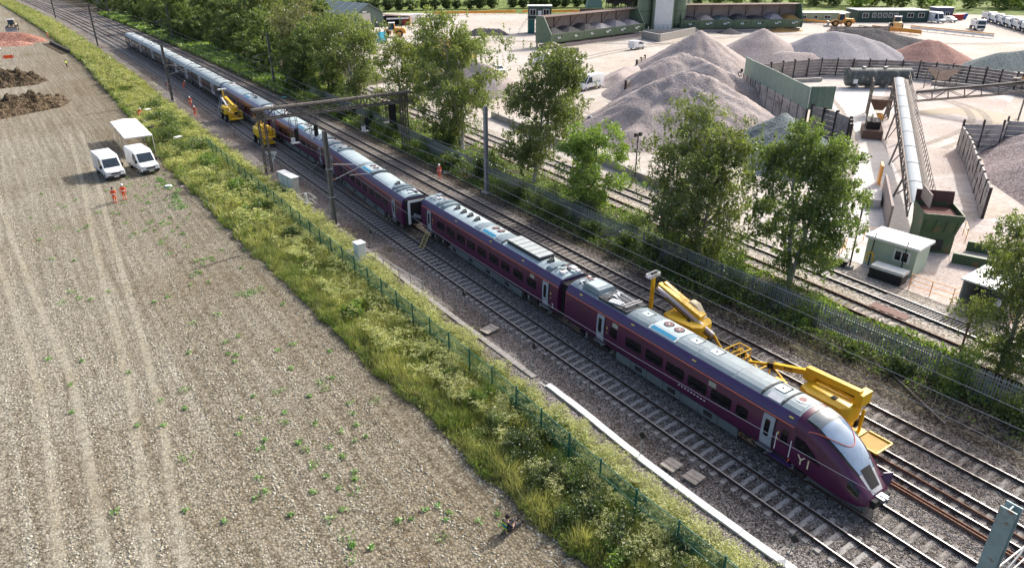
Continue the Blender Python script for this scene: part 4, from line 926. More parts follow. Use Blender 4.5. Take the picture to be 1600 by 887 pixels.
# by the cab: boom folded flat, pointing back along the train
m2 = mewp('yellow access platform with folded boom beside the train nose', 32.85, 17.0, 0, dict(turret=0, boom=[((.1, -1.75, 2.85), (.1, 1.5, 2.7), .34, .4, 'y'), ((.72, -1.6, 2.22), (.68, 1.3, 2.2), .24, .3, 'y'), ((.4, -1.4, 2.35), (.4, 1.0, 2.4), .16, .16, 'k'), ((.4, -1.95, 2.5), (.4, -1.5, 2.5), .95, .75, 'y'), ((.35, 1.0, 2.2), (.3, 1.6, 2.4), .6, .6, 'y'), ((.25, 1.3, 2.5), (.05, 3.5, 1.9), .28, .32, 'y'), ((.05, 3.5, 1.9), (.0, 3.9, 1.8), .34, .4, 'k'), ((0, 3.9, 1.8), (-.1, 5.2, 1.35), .14, .16, 'y'), ] , rams=[((.15, -1.2, 2.7), (.2, 1.0, 2.8), .06)], basket=((-.15, 6.1, .75), (1.5, .9, 1.05), 'y')))
MB().box((0, -3.0, .45), (1.5, 1.3, .06), mk('yellow_tread', (.42, .27, .05), .7), 0).build('loading_deck', m2)
mb = MB()
for a, b in (((-.75, -3.65, .52), (.75, -3.65, .52)), ((-.75, -2.35, .52), (-.75, -3.65, .52)), ((.75, -2.35, .52), (.75, -3.65, .52))): mb.beam(a, b, .08, M_ylw)
mb.build('deck_rail', m2)
MB().beam((.3, -2.0, .5), (.3, -2.0, 1.9), .14, M_ylw).build('deck_post', m2)
text_mesh('RAIL', .3, M_rubber, 'lettering', m2, (-.12, 2.5, 2.25), (R(90), R(-16), R(-90)), .004)
# farther one with raised boom
m1 = mewp('yellow access platform with raised boom behind the front coach', 32.85, 27.6, 0, dict(turret=.1, boom=[((.1, -1.2, 2.3), (.3, 2.6, 3.3), .4, .5, 'y'), ((.68, -1.0, 2.2), (.6, 2.4, 3.4), .3, .4, 'y'), ((-.05, 2.4, 3.3), (-.1, -2.4, 1.7), .2, .22, 'w'), ((-.2, 1.6, 2.9), (-.28, -2.3, 1.55), .16, .16, 'k'), ((0, 2.9, 1.5), (0, 2.9, 3.95), .22, .22, 'y'), ((-.1, -2.4, 1.7), (-.1, -3.3, .75), .12, .16, 'y')], rams=[((.3, -.8, 2.3), (.35, 1.8, 3.0), .07)], basket=((0, 2.95, 3.95), (1.0, .4, .22), 'g')))
mb = MB(); mb.prism([(-1.25, 1.9), (-.3, 2.9), (.3, 2.95), (.35, 1.9)], 'x', .5, 1.05, mk('machine_cream', (.70, .60, .38), .5)); mb.build('cover', m1, bevel=.1)
for i, (yy, s) in enumerate(((22.6, 'yellow trolley frame low behind the front coach roof'), (20.4, 'yellow box trolley between the two machines by the train'))):
    t = thing('track_trolley', s, 'trolley', (33.1, yy, .3)); mb = MB()
    for a, b in (((-.6, -.9, .3), (-.6, .9, .3)), ((.6, -.9, .3), (.6, .9, .3)), ((-.6, -.9, .3), (.6, -.9, .3)), ((-.6, .9, .3), (.6, .9, .3)), ((-.6, .9, .3), (-.6, .9, 1.3)), ((.6, .9, .3), (.6, .9, 1.3)), ((-.6, .9, 1.3), (.6, .9, 1.3)), ((-.6, -.9, .3), (-.6, -.9, 1.0)), ((.6, -.9, .3), (.6, .9, 1.3))): mb.beam(a, b, .07, M_ylw)
    mb.build('frame', t)
    for sx_ in (-1, 1):
        for sy in (-1, 1): MB().cyl((sx_ * .68, sy * .7, .12), (sx_ * .78, sy * .7, .12), .14, M_steel, 10).build('wheel', t)
    if i: MB().box((0, -.2, .65), (.7, .8, .5), M_ylw).build('box', t, bevel=.05)
ma = mewp('yellow access platform with basket, nearer the grey train', 25.7, 114.5, 0, dict(turret=0, boom=[((.3, -1.6, 2.2), (.2, 2.3, 2.9), .34, .4, 'y'), ((-.35, 2.2, 2.9), (-.4, -2.0, 1.7), .22, .24, 'w'), ((0, 2.4, 2.6), (0, 2.7, 4.0), .2, .2, 'y'), ((-.3, -1.9, 1.7), (-.2, -2.6, 1.3), .2, .2, 'y')], basket=((0, -3.4, .7), (1.7, 1.0, 1.1), 'y')))
MB().box((0, 2.7, 4.1), (1.3, .5, .16), M_cab).build('load_tray', ma)
mewp('yellow access platform beside the left leg of the signal gantry', 25.7, 97.3, 0, dict(turret=R(180), boom=[((.3, -1.6, 2.2), (.2, 1.6, 2.4), .36, .4, 'y'), ((-.4, 1.5, 2.3), (-.4, -1.2, 2.2), .3, .3, 'y'), ((.0, -1.3, 2.2), (.0, -1.5, 3.1), .5, .5, 'y')], basket=((0, 2.4, 1.2), (1.5, .8, 1.0), 'y')))
# ---------------------------------------------------------------- road vehicles
M_vwhite = mk('van_white', (.78, .79, .79), .3, 0, .03, 1, spec=.5); M_plast = mk('black_plastic', (.025, .025, .027), .6)
M_vglass = glass('vehicle_glass', (.03, .045, .06), .05); M_lampw = mk('headlamp', (.65, .68, .7), .15); M_plate = mk('number_plate', (.75, .75, .7), .5)
M_silver = mk('car_silver', (.34, .42, .45), .3, .4, .05, 1); M_redl = mk('tail_lamp', (.35, .02, .02), .3)
def van(label, x, y, rz, L=5.6, h=2.5, w_=2.0, mat=None, text=None, z=0., group=None, small=False, name='van'):
    mat = mat or M_vwhite; t = thing(name, label, 'van', (x, y, z), rz, group); f = -L / 2; r = L / 2
    hood = .95 if not small else 1.05; sl = 1.75 if not small else 1.95
    pr = [(f + .06, .42), (f, .62), (f + .02, .92), (f + .12, 1.12), (f + hood, 1.30), (f + sl, h * .90), (f + sl + .45, h - .02), (r - .25, h), (r - .04, h - .15), (r, 1.2), (r, .42)]
    b = MB().prism(pr, 'x', -w_ / 2, w_ / 2, mat).build('body', t, bevel=.07, bang=20, smooth=True)
    def P(u, off): a = Vector((0, f + hood, 1.30)); c = Vector((0, f + sl, h * .90)); d = c - a; n = Vector((0, -d.z, d.y)).normalized(); return a + d * u + n * off
    a, c = P(.08, .012), P(.93, .012); k1, k2 = w_ / 2 - .13, w_ / 2 - .2
    ws_ = MB().hexa([(-k1, a.y, a.z), (k1, a.y, a.z), (k2, c.y, c.z), (-k2, c.y, c.z)] + [(s * k, q.y + .03, q.z - .02) for s, k, q in ((-1, k1, a), (1, k1, a), (1, k2, c), (-1, k2, c))], M_vglass).build('windscreen', t)
    for s in (-1, 1): MB().beam((s * .1, a.y - .02, a.z + .02), (s * .55, (a.y + c.y) / 2 - .03, (a.z + c.z) / 2), .025, M_plast).build('wiper', ws_)
    for s in (-1, 1):
        X = s * (w_ / 2 + .006)
        MB().prism([(f + hood + .22, 1.36), (f + sl + .95, 1.36), (f + sl + .95, h * .86), (f + sl + .02, h * .86)], 'x', X - .012, X + .004, M_vglass).build('side_window', t)
        MB().box((X, f + sl + 1.05, 1.25), (.012, .02, 1.3), M_plast).build('door_seam', t); MB().box((X, f + sl + 2.3, 1.3), (.012, .02, 1.6), M_plast).build('door_seam', t)
        mi_ = MB(); mi_.box((s * (w_ / 2 + .14), f + hood + .35, 1.48), (.24, .12, .38), M_plast); mi_.build('mirror', t, bevel=.03)
        MB().box((s * (w_ / 2 - .28), f + .06, .98), (.42, .14, .24), M_lampw).build('headlight', t, bevel=.03)
        MB().box((s * (w_ / 2 - .06), r - .0, 1.2), (.1, .05, .6), M_redl).build('tail_light', t)
        MB().box((X, .0, .5), (.02, L * .45, .16), M_plast).build('sill_trim', t)
        for yy in (f + .95, r - 1.15): wheel(t, (s * (w_ / 2 - .1), yy, .35), .36, .22)
    MB().box((0, f - .02, .52), (w_ - .1, .14, .26), M_plast).build('bumper', t, bevel=.03)
    gr = MB().box((0, f - .0, .86), (w_ * .5, .08, .2), M_plast).build('grille', t); MB().box((0, f - .1, .52), (.52, .02, .12), M_plate).build('number_plate', t)
    if text:
        for s in (-1, 1):
            text_mesh(text, .62, mk('logo_teal', (.03, .20, .20), .5), 'lettering', t, (s * (w_ / 2 + .012), .75, 1.45), (R(90), 0, R(90 * s)), .003)
            m2 = MB(); m2.tube([(s * (w_ / 2 + .012), .75 - s * -1.1 + s * -2.2 * k / 6, 1.85 + .28 * math.sin(math.pi * k / 6)) for k in range(7)], .025, mk('logo_gold', (.70, .60, .10), .5), 4); m2.build('logo_swoosh', t)
    return t
def car(label, x, y, rz, mat, L=4.3, name='car'):
    t = thing(name, label, 'car', (x, y, 0), rz); f = -L / 2; r = L / 2; w_ = 1.8
    MB().prism([(f + .05, .3), (f, .6), (f + .15, .8), (f + 1.0, .95), (r - .15, 1.0), (r, .8), (r, .3)], 'x', -.9, .9, mat).build('body', t, bevel=.09, bang=20, smooth=True)
    cb = [[(-.8 * k, yy, z) for k in (1, -1)] for yy, z in ()]
    ring = lambda z, y0, y1, hw: [(-hw, y0, z), (hw, y0, z), (hw, y1, z), (-hw, y1, z)]
    MB().loft([ring(.94, f + .95, r - .12, .84), ring(1.42, f + 1.75, r - .65, .66)], M_vglass).build('glasshouse', t, bevel=.03)
    MB().loft([ring(1.425, f + 1.72, r - .62, .68), ring(1.47, f + 1.95, r - .8, .6)], mat).build('roof', t, bevel=.02)
    for s in (-1, 1):
        for q in ((f + 1.0, f + 1.78), (r - .14, r - .66), (0.1, .1)): MB().beam((s * .85, q[0], .95), (s * .67, q[1], 1.43), .07, mat).build('pillar', t)
        for yy in (f + .8, r - .8): wheel(t, (s * .82, yy, .31), .31, .2)
        MB().box((s * .62, f + .06, .68), (.34, .12, .16), M_lampw).build('headlight', t); MB().box((s * .7, r - .03, .8), (.3, .08, .14), M_redl).build('tail_light', t); MB().box((s * .98, f + 1.35, 1.0), (.18, .1, .13), mat).build('mirror', t)
    MB().box((0, f - .0, .45), (1.1, .06, .18), M_plast).build('grille', t); MB().box((0, f - .03, .45), (.5, .02, .11), M_plate).build('number_plate', t)
    return t
van('white van with dark grille and yellow rear markings parked left in the field', 6.3, 93.6, R(7), 5.9, 2.55)
van('white van with plain bumper parked under the edge of the white canopy', 9.95, 93.7, R(9), 5.7, 2.6)
van('small white van driving across the open yard below the storage bins', 134.5, 139.4, R(98), 4.9, 2.2, 1.85, small=True)
van('white van lettered Pod-Trak beside the grey sand heaps', 88.4, 103.6, R(-80), 6.2, 2.75, text='Pod-Trak')
van('white van half hidden by the birch crown near the bins', 104.6, 128.6, R(20), 4.9, 2.2, 1.85, small=True)
van('white van partly behind a concrete wall by the first bins', 101.0, 134.0, R(40), 5.2, 2.3)
van('large white van parked at the end of the dark green cabins', 267.5, 131.5, R(-20), 7.2, 3.4, 2.4)
van('low white van parked beside the large van near the cabins', 273.2, 129.2, R(-20), 4.6, 1.9, 1.8, small=True)
car('silver grey car parked in front of the sand heaps', 69.5, 79.0, R(-12), M_silver, 4.8)
car('white car at the yard edge behind the tall birch', 84.6, 129.0, R(-10), M_vwhite, 4.5)
# tipper lorries
M_bodyw = mk('lorry_white', (.74, .76, .77), .4, 0, .06, 1)
def lorry(label, x, y, rz, detail=True, group=None, full=True):
    t = thing('tipper_lorry', label, 'lorry', (x, y, 0), rz, group); L = 9.0; f = -L / 2
    MB().prism([(f, .7), (f - .02, 1.6), (f + .12, 2.95), (f + .35, 3.25), (f + 2.05, 3.3), (f + 2.05, .7)], 'x', -1.24, 1.24, M_bodyw).build('cab', t, bevel=.1, bang=25, smooth=True)
    MB().hexa([(-1.1, f - .03, 1.85), (1.1, f - .03, 1.85), (1.08, f + .09, 2.9), (-1.08, f + .09, 2.9), (-1.1, f + .02, 1.83), (1.1, f + .02, 1.83), (1.08, f + .13, 2.9), (-1.08, f + .13, 2.9)], M_vglass).build('windscreen', t)
    MB().box((0, f - .03, 1.15), (2.2, .1, .75), M_plast).build('grille', t, bevel=.03); MB().box((0, f - .06, .62), (2.4, .2, .32), M_bodyw).build('bumper', t, bevel=.04)
    for s in (-1, 1):
        MB().box((s * .95, f - .14, .66), (.4, .06, .2), M_lampw).build('headlight', t); MB().box((s * 1.42, f + .2, 2.3), (.16, .16, .7), M_plast).build('mirror', t); MB().box((s * 1.245, f + 1.0, 2.3), (.02, 1.0, .75), M_vglass).build('side_window', t)
        for yy in (f + 1.3, f + 3.0, f + 6.6, f + 7.9): wheel(t, (s * 1.06, yy, .52), .52, .32)
        if s == -1: continue
    MB().box((0, f + 5, .85), (.9, L - 1.5, .25), M_dgrey).build('chassis', t)
    mb = MB(); y0, y1 = f + 2.35, f + 8.9
    mb.loft([[(-1.05, y0 + .2, 1.15), (1.05, y0 + .2, 1.15), (1.05, y1 - .2, 1.15), (-1.05, y1 - .2, 1.15)], [(-1.25, y0, 2.75), (1.25, y0, 2.75), (1.25, y1, 2.85), (-1.25, y1, 2.85)]], M_bodyw); bd = mb.build('tipper_body', t, bevel=.05)
    if full: mb = MB(); mb.loft([[(-1.1, y0 + .15, 2.76), (1.1, y0 + .15, 2.76), (1.1, y1 - .15, 2.87), (-1.1, y1 - .15, 2.87)], [(-.4, y0 + 1.5, 3.1), (.4, y0 + 1.5, 3.1), (.4, y1 - 1.5, 3.1), (-.4, y1 - 1.5, 3.1)]], M_dgrey); mb.build('load_cover', bd)
    MB().box((0, f + 2.3, 3.0), (2.2, .1, .5), M_bodyw).build('headboard', bd)
    return t
lorry('white tipper lorry parked alone with a worker beside it', 256.3, 112.5, R(-52))
nm = ['first', 'second', 'third', 'fourth', 'fifth', 'sixth']
for i in range(6):
    lorry('white lorry, %s from the left in the parked row' % nm[i], 287.5 - i * 5.3, 123.2 - i * 4.6, R(-52 + random.uniform(-2, 2)), group='lorries parked in a row at the yard edge', full=i % 2 == 0)
# wheel loaders
M_orange = mk('loader_orange', (.72, .33, .06), .5, 0, .12, 1.5)
def loader(label, x, y, rz, col, s=1., cat='wheel loader'):
    t = thing('wheel_loader', label, cat, (x, y, 0), rz); t.scale = (s,) * 3
    mb = MB(); mb.prism([(.2, .75), (.2, 1.7), (.9, 2.05), (2.9, 1.95), (3.2, 1.6), (3.25, .8)], 'x', -.95, .95, col); mb.build('engine_cover', t, bevel=.1)
    mb = MB(); mb.box((0, -1.1, 1.05), (1.1, 1.9, .7), col); mb.build('front_frame', t, bevel=.06)
    mb = MB(); mb.loft([[(-.75, -.85, 1.6), (.75, -.85, 1.6), (.8, .75, 1.6), (-.8, .75, 1.6)], [(-.7, -.65, 3.05), (.7, -.65, 3.05), (.72, .6, 3.05), (-.72, .6, 3.05)]], M_vglass); c = mb.build('cab_glass', t); MB().box((0, -.02, 3.12), (1.6, 1.5, .16), M_white).build('cab_roof', c, bevel=.05)
    for a in (-1, 1):
        for b in (-.8, .72): MB().beam((a * .78, b, 1.6), (a * .72, b * .85, 3.05), .1, col).build('cab_pillar', c)
    MB().box((0, 1.1, 1.5), (1.7, .9, .5), col).build('deck', t)
    for s_ in (-1, 1):
        for yy in (-1.45, 1.75): wheel(t, (s_ * 1.05, yy, .78), .8, .6, col)
        MB().beam((s_ * .5, -.9, 1.7), (s_ * .5, -3.1, .8), .22, col, .3).build('lift_arm', t)
    mb = MB(); mb.prism([(-3.0, .15), (-4.1, .1), (-4.0, .25), (-3.25, .4), (-3.15, 1.15), (-3.4, 1.35), (-3.0, 1.2)], 'x', -1.45, 1.45, M_steel); mb.build('bucket', t)
    MB().cyl((.5, 2.3, 2.0), (.5, 2.3, 2.6), .07, M_plast, 8).build('exhaust', t)
    return t
loader('orange wheel loader standing in front of the green barn', 93.8, 199.5, R(-118), M_orange, 1.25)
loader('orange wheel loader loading behind the dark stockpile', 229.0, 142.5, R(-140), M_orange, 1.25)
loader('cream and yellow wheel loader with lowered bucket near the green cabins', 234.5, 126.8, R(125), mk('loader_ochre', (.62, .42, .16), .5), 1.25)
loader('small loader facing out on the pink soil heap', 2.4, 263, R(-8), mk('loader_dull', (.30, .25, .16), .6), 1.0).location.z = 1.6

# ---------------------------------------------------------------- people
M_hv = mk('hi_vis_orange', (.85, .10, .02), .7, 0, .12, 6); M_refl = mk('reflective_band', (.72, .72, .68), .4); M_skin = mk('skin', (.48, .30, .22), .6); M_boot = mk('boots', (.03, .027, .025), .7)
M_navy = mk('dark_navy', (.015, .016, .025), .8); M_hvy = mk('hi_vis_yellow', (.55, .68, .03), .7); M_blue = mk('vest_blue', (.02, .20, .35), .6); M_hair = mk('hair_dark', (.03, .022, .018), .8); M_helm = mk('helmet_white', (.78, .78, .75), .4)
def skinned(J, E, rad, name):
    keys = list(J); me = bpy.data.meshes.new('sk'); me.from_pydata([J[k] for k in keys], [(keys.index(a), keys.index(b)) for a, b in E], [])
    o = bpy.data.objects.new('sk', me); COL.objects.link(o); md = o.modifiers.new('s', 'SKIN'); md.use_smooth_shade = True
    if not me.skin_vertices: me.skin_vertices.new()
    for i, k in enumerate(keys):
        r = rad[k]; me.skin_vertices[0].data[i].radius = r if isinstance(r, tuple) else (r, r)
    me.skin_vertices[0].data[keys.index('pelvis')].use_root = True
    sb = o.modifiers.new('u', 'SUBSURF'); sb.levels = 1
    dg = bpy.context.evaluated_depsgraph_get(); out = bpy.data.meshes.new_from_object(o.evaluated_get(dg)); out.name = name
    bpy.data.objects.remove(o); return out
RAD = dict(pelvis=(.17, .13), waist=(.15, .12), chest=(.19, .13), neck=.06, head=(.095, .115), crown=(.07, .09), hipl=.1, hipr=.1, kneel=.075, kneer=.075, ankl=.055, ankr=.055, toel=(.05, .035), toer=(.05, .035), shl=.075, shr=.075, ell=.058, elr=.058, wrl=.042, wrr=.042, hal=(.045, .028), har=(.045, .028))
for s_ in 'lr':
    for fi in range(5): RAD['f%s%d' % (s_, fi)] = .014
EDG = [('pelvis', 'waist'), ('waist', 'chest'), ('chest', 'neck'), ('neck', 'head'), ('head', 'crown')]
for s_ in 'lr': EDG += [('pelvis', 'hip' + s_), ('hip' + s_, 'knee' + s_), ('knee' + s_, 'ank' + s_), ('ank' + s_, 'toe' + s_), ('chest', 'sh' + s_), ('sh' + s_, 'el' + s_), ('el' + s_, 'wr' + s_), ('wr' + s_, 'ha' + s_)] + [('ha' + s_, 'f%s%d' % (s_, i)) for i in range(5)]
def pose(kind):
    J = dict(pelvis=(0, 0, .95), waist=(0, 0, 1.12), chest=(0, 0, 1.36), neck=(0, -.01, 1.53), head=(0, -.03, 1.64), crown=(0, -.02, 1.73))
    for s, q in (('l', -1), ('r', 1)):
        J['hip' + s] = (q * .1, 0, .88); J['knee' + s] = (q * .12, -.02, .49); J['ank' + s] = (q * .13, .02, .09); J['toe' + s] = (q * .15, -.14, .045)
        J['sh' + s] = (q * .2, 0, 1.43); J['el' + s] = (q * .27, .02, 1.14); J['wr' + s] = (q * .27, -.06, .9); J['ha' + s] = (q * .27, -.08, .82)
    if kind == 'work':
        for s, q in (('l', -1), ('r', 1)): J['el' + s] = (q * .27, -.06, 1.15); J['wr' + s] = (q * .16, -.28, 1.14); J['ha' + s] = (q * .12, -.35, 1.15)
    if kind == 'walk':
        J['kneel'] = (-.1, -.2, .5); J['ankl'] = (-.1, -.2, .1); J['toel'] = (-.11, -.36, .06); J['kneer'] = (.1, .02, .5); J['ankr'] = (.1, .26, .14); J['toer'] = (.11, .13, .05)
        J['ell'] = (-.27, .12, 1.16); J['wrl'] = (-.27, .1, .92); J['hal'] = (-.27, .07, .85); J['wrr'] = (.27, -.2, .95); J['har'] = (.26, -.26, .9)
    if kind == 'lean':
        for k, d in (('waist', -.06), ('chest', -.2), ('neck', -.3), ('head', -.38), ('crown', -.42), ('shl', -.2), ('shr', -.2)): x, y, z = J[k]; J[k] = (x, y + d, z - abs(d) * .25)
        for s, q in (('l', -1), ('r', 1)): J['el' + s] = (q * .26, -.36, 1.16); J['wr' + s] = (q * .2, -.52, 1.0); J['ha' + s] = (q * .18, -.58, .95)
    if kind == 'sit':
        J = dict(pelvis=(0, 0, .14), waist=(0, .03, .32), chest=(0, .02, .55), neck=(0, -.02, .72), head=(0, -.07, .83), crown=(0, -.08, .92))
        for s, q in (('l', -1), ('r', 1)):
            J['hip' + s] = (q * .11, -.05, .13); J['knee' + s] = (q * .16, -.46, .22); J['ank' + s] = (q * .13, -.86, .09); J['toe' + s] = (q * .15, -.95, .2)
            J['sh' + s] = (q * .2, .02, .62); J['el' + s] = (q * .26, -.12, .38); J['wr' + s] = (q * .13, -.33, .40); J['ha' + s] = (q * .09, -.40, .42)
    for s, q in (('l', -1), ('r', 1)):
        w0 = Vector(J['wr' + s]); h0 = Vector(J['ha' + s]); d = (h0 - w0).normalized(); sd = Vector((1, 0, 0)) if abs(d.x) < .7 else Vector((0, 1, 0)); sd = (sd - d * sd.dot(d)).normalized()
        for i in range(4): J['f%s%d' % (s, i)] = tuple(h0 + d * (.085 + .012 * (1.5 - abs(i - 1.4))) + sd * (i - 1.5) * .024)
        J['f%s4' % s] = tuple(h0 + d * .03 + sd * q * .055)
    return J
BODY = {}
def person(label, x, y, rz, kind='stand', top=M_hv, legs=M_hv, head='helmet', z=.0, h=1.78, group='rail workers in orange'):
    key = (kind, top.name, legs.name)
    if key not in BODY:
        J = pose(kind); me = skinned(J, EDG, RAD, 'body'); mats = [top, legs, M_refl, M_skin, M_boot]
        me.materials.clear(); [me.materials.append(m) for m in mats]
        keys = list(J); pts = np.array([J[k] for k in keys])
        for p in me.polygons:
            c = np.array(p.center); k = keys[int(np.argmin(((pts - c) ** 2).sum(1)))]; i = 0
            if k[:3] in ('hip', 'kne', 'ank') or k == 'pelvis': i = 1
            if k[:3] == 'toe': i = 4
            if k[:2] == 'ha' or (k[0] == 'f' and k[1] in 'lr') or k in ('head', 'crown', 'neck'): i = 3
            zz = c[2]
            if kind != 'sit' and (1.02 < zz < 1.09 or .28 < zz < .34 or .40 < zz < .45) and i in (0, 1) and top is M_hv: i = 2
            p.material_index = i
        BODY[key] = me
    t = thing('person', label, 'person', (x, y, z), rz, group); t.scale = (h / 1.8,) * 3
    o = bpy.data.objects.new('body', BODY[key]); COL.objects.link(o); o.parent = t
    J = pose(kind); hd = Vector(J['head']); cr = Vector(J['crown'])
    mb = MB(); n = 12
    c = cr + (cr - hd) * .2; m = M_helm if head == 'helmet' else M_hair
    rings = [[(c.x + .125 * math.cos(q) * math.cos(2 * math.pi * i / n), c.y + .145 * math.cos(q) * math.sin(2 * math.pi * i / n), c.z - .03 + .14 * math.sin(q)) for i in range(n)] for q in (-.25, .1, .5, .9, 1.3)]
    mb.loft(rings, m)
    if head == 'helmet': mb.box((c.x, c.y - .14, c.z - .06), (.2, .1, .015), m)
    mb.build('helmet' if head == 'helmet' else 'hair', t, smooth=True)
    for s in (-1, 1): MB().cyl((s * .035, hd.y - .1, hd.z + .01), (s * .035, hd.y - .125, hd.z + .01), .012, M_boot, 6).build('eye', t)
    MB().cyl((0, hd.y - .1, hd.z - .02), (0, hd.y - .14, hd.z - .035), .02, M_skin, 6, .008).build('nose', t)
    return t
person('worker in orange standing left of his companion below the two vans', 5.3, 81.9, R(160), 'work', head='hair', h=1.76)
person('worker in orange with pale vest standing right of his companion below the vans', 6.3, 82.6, R(150), 'stand', head='helmet', h=1.76)
person('worker in orange standing behind the white canopy by the hedge', 14.2, 124, R(40), 'lean')
person('worker in orange half hidden behind the brown mast', 22.9, 147.5, R(90), 'stand')
person('worker in orange leaning toward the grey train', 25.2, 145.6, R(100), 'lean')
person('worker in orange walking beside the near track, upper of a pair', 22.8, 128.5, R(-30), 'walk')
person('worker in orange standing beside the near track, lower of a pair', 21.7, 120.2, R(150), 'work')
person('worker in orange with white helmet standing alone by the far track', 37.7, 70.1, R(-60), 'stand')
person('worker in orange beside the trench at the far field corner', 10.2, 254, R(100), 'stand')
person('person in yellow jacket and dark trousers on the field below the earth heaps', 9.6, 188, R(70), 'work', M_hvy, M_navy, 'hair', h=1.7, group=None)
person('worker in orange standing by the lone tipper lorry', 253.2, 110.9, R(20), 'stand', h=1.9)
sp = person('person in dark clothes and blue yellow vest sitting on the field', 13.62, 20.38, R(100), 'sit', M_navy, M_navy, 'hair', h=1.85, z=.02, group=None)
MB().box((0, .11, .50), (.26, .06, .16), M_blue).build('vest_patch', sp); MB().box((0, -.42, .46), (.2, .1, .06), M_plast).build('drone_controller', sp)
MB().box((0, .125, .34), (.34, .03, .05), M_hvy).build('vest_band', sp)
MB().box((0, .12, .60), (.30, .04, .05), M_hvy).build('vest_band', sp)
for s_ in (-1, 1): MB().tube([(s_ * .27, -.1, .37), (s_ * .16, -.31, .42)], .05, M_skin, 6).build('forearm_skin', sp)

# ---------------------------------------------------------------- field camp
M_canopy = mk('canopy_white', (.80, .80, .79), .7, 0, .03, 1)
t = thing('canopy_tent', 'white flat roofed canopy tent beside the two vans', 'canopy', (10.85, 106.6, 0), R(1)); a, b, hh = 1.65, 5.7, 2.3
mb = MB(); mb.loft([[(-a, -b, hh), (a, -b, hh), (a, b, hh), (-a, b, hh)], [(-a, -b, hh + .12), (a, -b, hh + .12), (a, b, hh + .12), (-a, b, hh + .12)], [(-.15, -b + .3, hh + .36), (.15, -b + .3, hh + .36), (.15, b - .3, hh + .36), (-.15, b - .3, hh + .36)]], M_canopy); mb.build('roof', t)
for s in (-1, 1):
    for k in range(4): MB().cyl((s * a * .97, -b + .1 + k * (2 * b - .2) / 3, 0), (s * a * .97, -b + .1 + k * (2 * b - .2) / 3, hh), .035, M_white, 6).build('leg', t)
    MB().beam((s * a * .97, -b, hh - .12), (s * a * .97, b, hh - .12), .04, M_white).build('frame_bar', t)
def table(label, x, y, rz, m, h=.74):
    t = thing('folding_table', label, 'table', (x, y, 0), rz); MB().box((0, 0, h), (1.8, .75, .05), m).build('top', t)
    for s in (-1, 1):
        for q in (-1, 1): MB().cyl((s * .8, q * .3, 0), (s * .8, q * .3, h), .025, M_steel, 6).build('leg', t)
    return t
table('folding table with pale top behind the canopy by the hedge', 14.6, 119.0, R(60), M_cab)
table('dark table stacked with gear beside the canopy', 14.4, 114.5, R(75), M_plast)
for i, (x, y, c, s, lab) in enumerate(((14.9, 112.2, M_plast, (.6, .8, .5), 'black equipment case beside the canopy'), (13.6, 104.5, M_wood, (.7, 1.0, .45), 'wooden crate at the near corner of the canopy'), (14.0, 106.8, M_white, (.8, .6, .3), 'white tray on the ground beside the canopy'), (11.0, 84.6, M_cab, (.7, .6, .22), 'small grey and white drone case lying on the field'), (12.6, 83.8, mk('pinkish_mat', (.70, .52, .48), .7), (.9, .5, .1), 'pinkish mat lying on the field near the drone case'))):
    tt = thing('equipment_case', lab, 'case', (x, y, 0), random.uniform(-.5, .5)); MB().box((0, 0, s[2] / 2), s, c).build('case', tt, bevel=.03); MB().box((0, 0, s[2] + .015), (s[0] * .9, s[1] * .9, .03), c).build('lid', tt)
def tripod_light(label, x, y, h=2.6):
    t = thing('tripod_floodlight', label, 'floodlight', (x, y, 0)); mb = MB(); mb.cyl((0, 0, .4), (0, 0, h), .03, M_steel, 6)
    for k in range(3): mb.cyl((0, 0, .9), (.6 * math.cos(k * 2.1), .6 * math.sin(k * 2.1), 0), .02, M_steel, 6)
    mb.build('tripod', t); MB().box((0, 0, h), (.9, .6, .08), M_white, .4).build('lamp_head', t, bevel=.02); return t
tripod_light('floodlight on a tripod beside the dark hedge bush', 15.0, 97.2); tripod_light('floodlight on a tripod behind the canopy', 15.3, 121.5, 1.8)
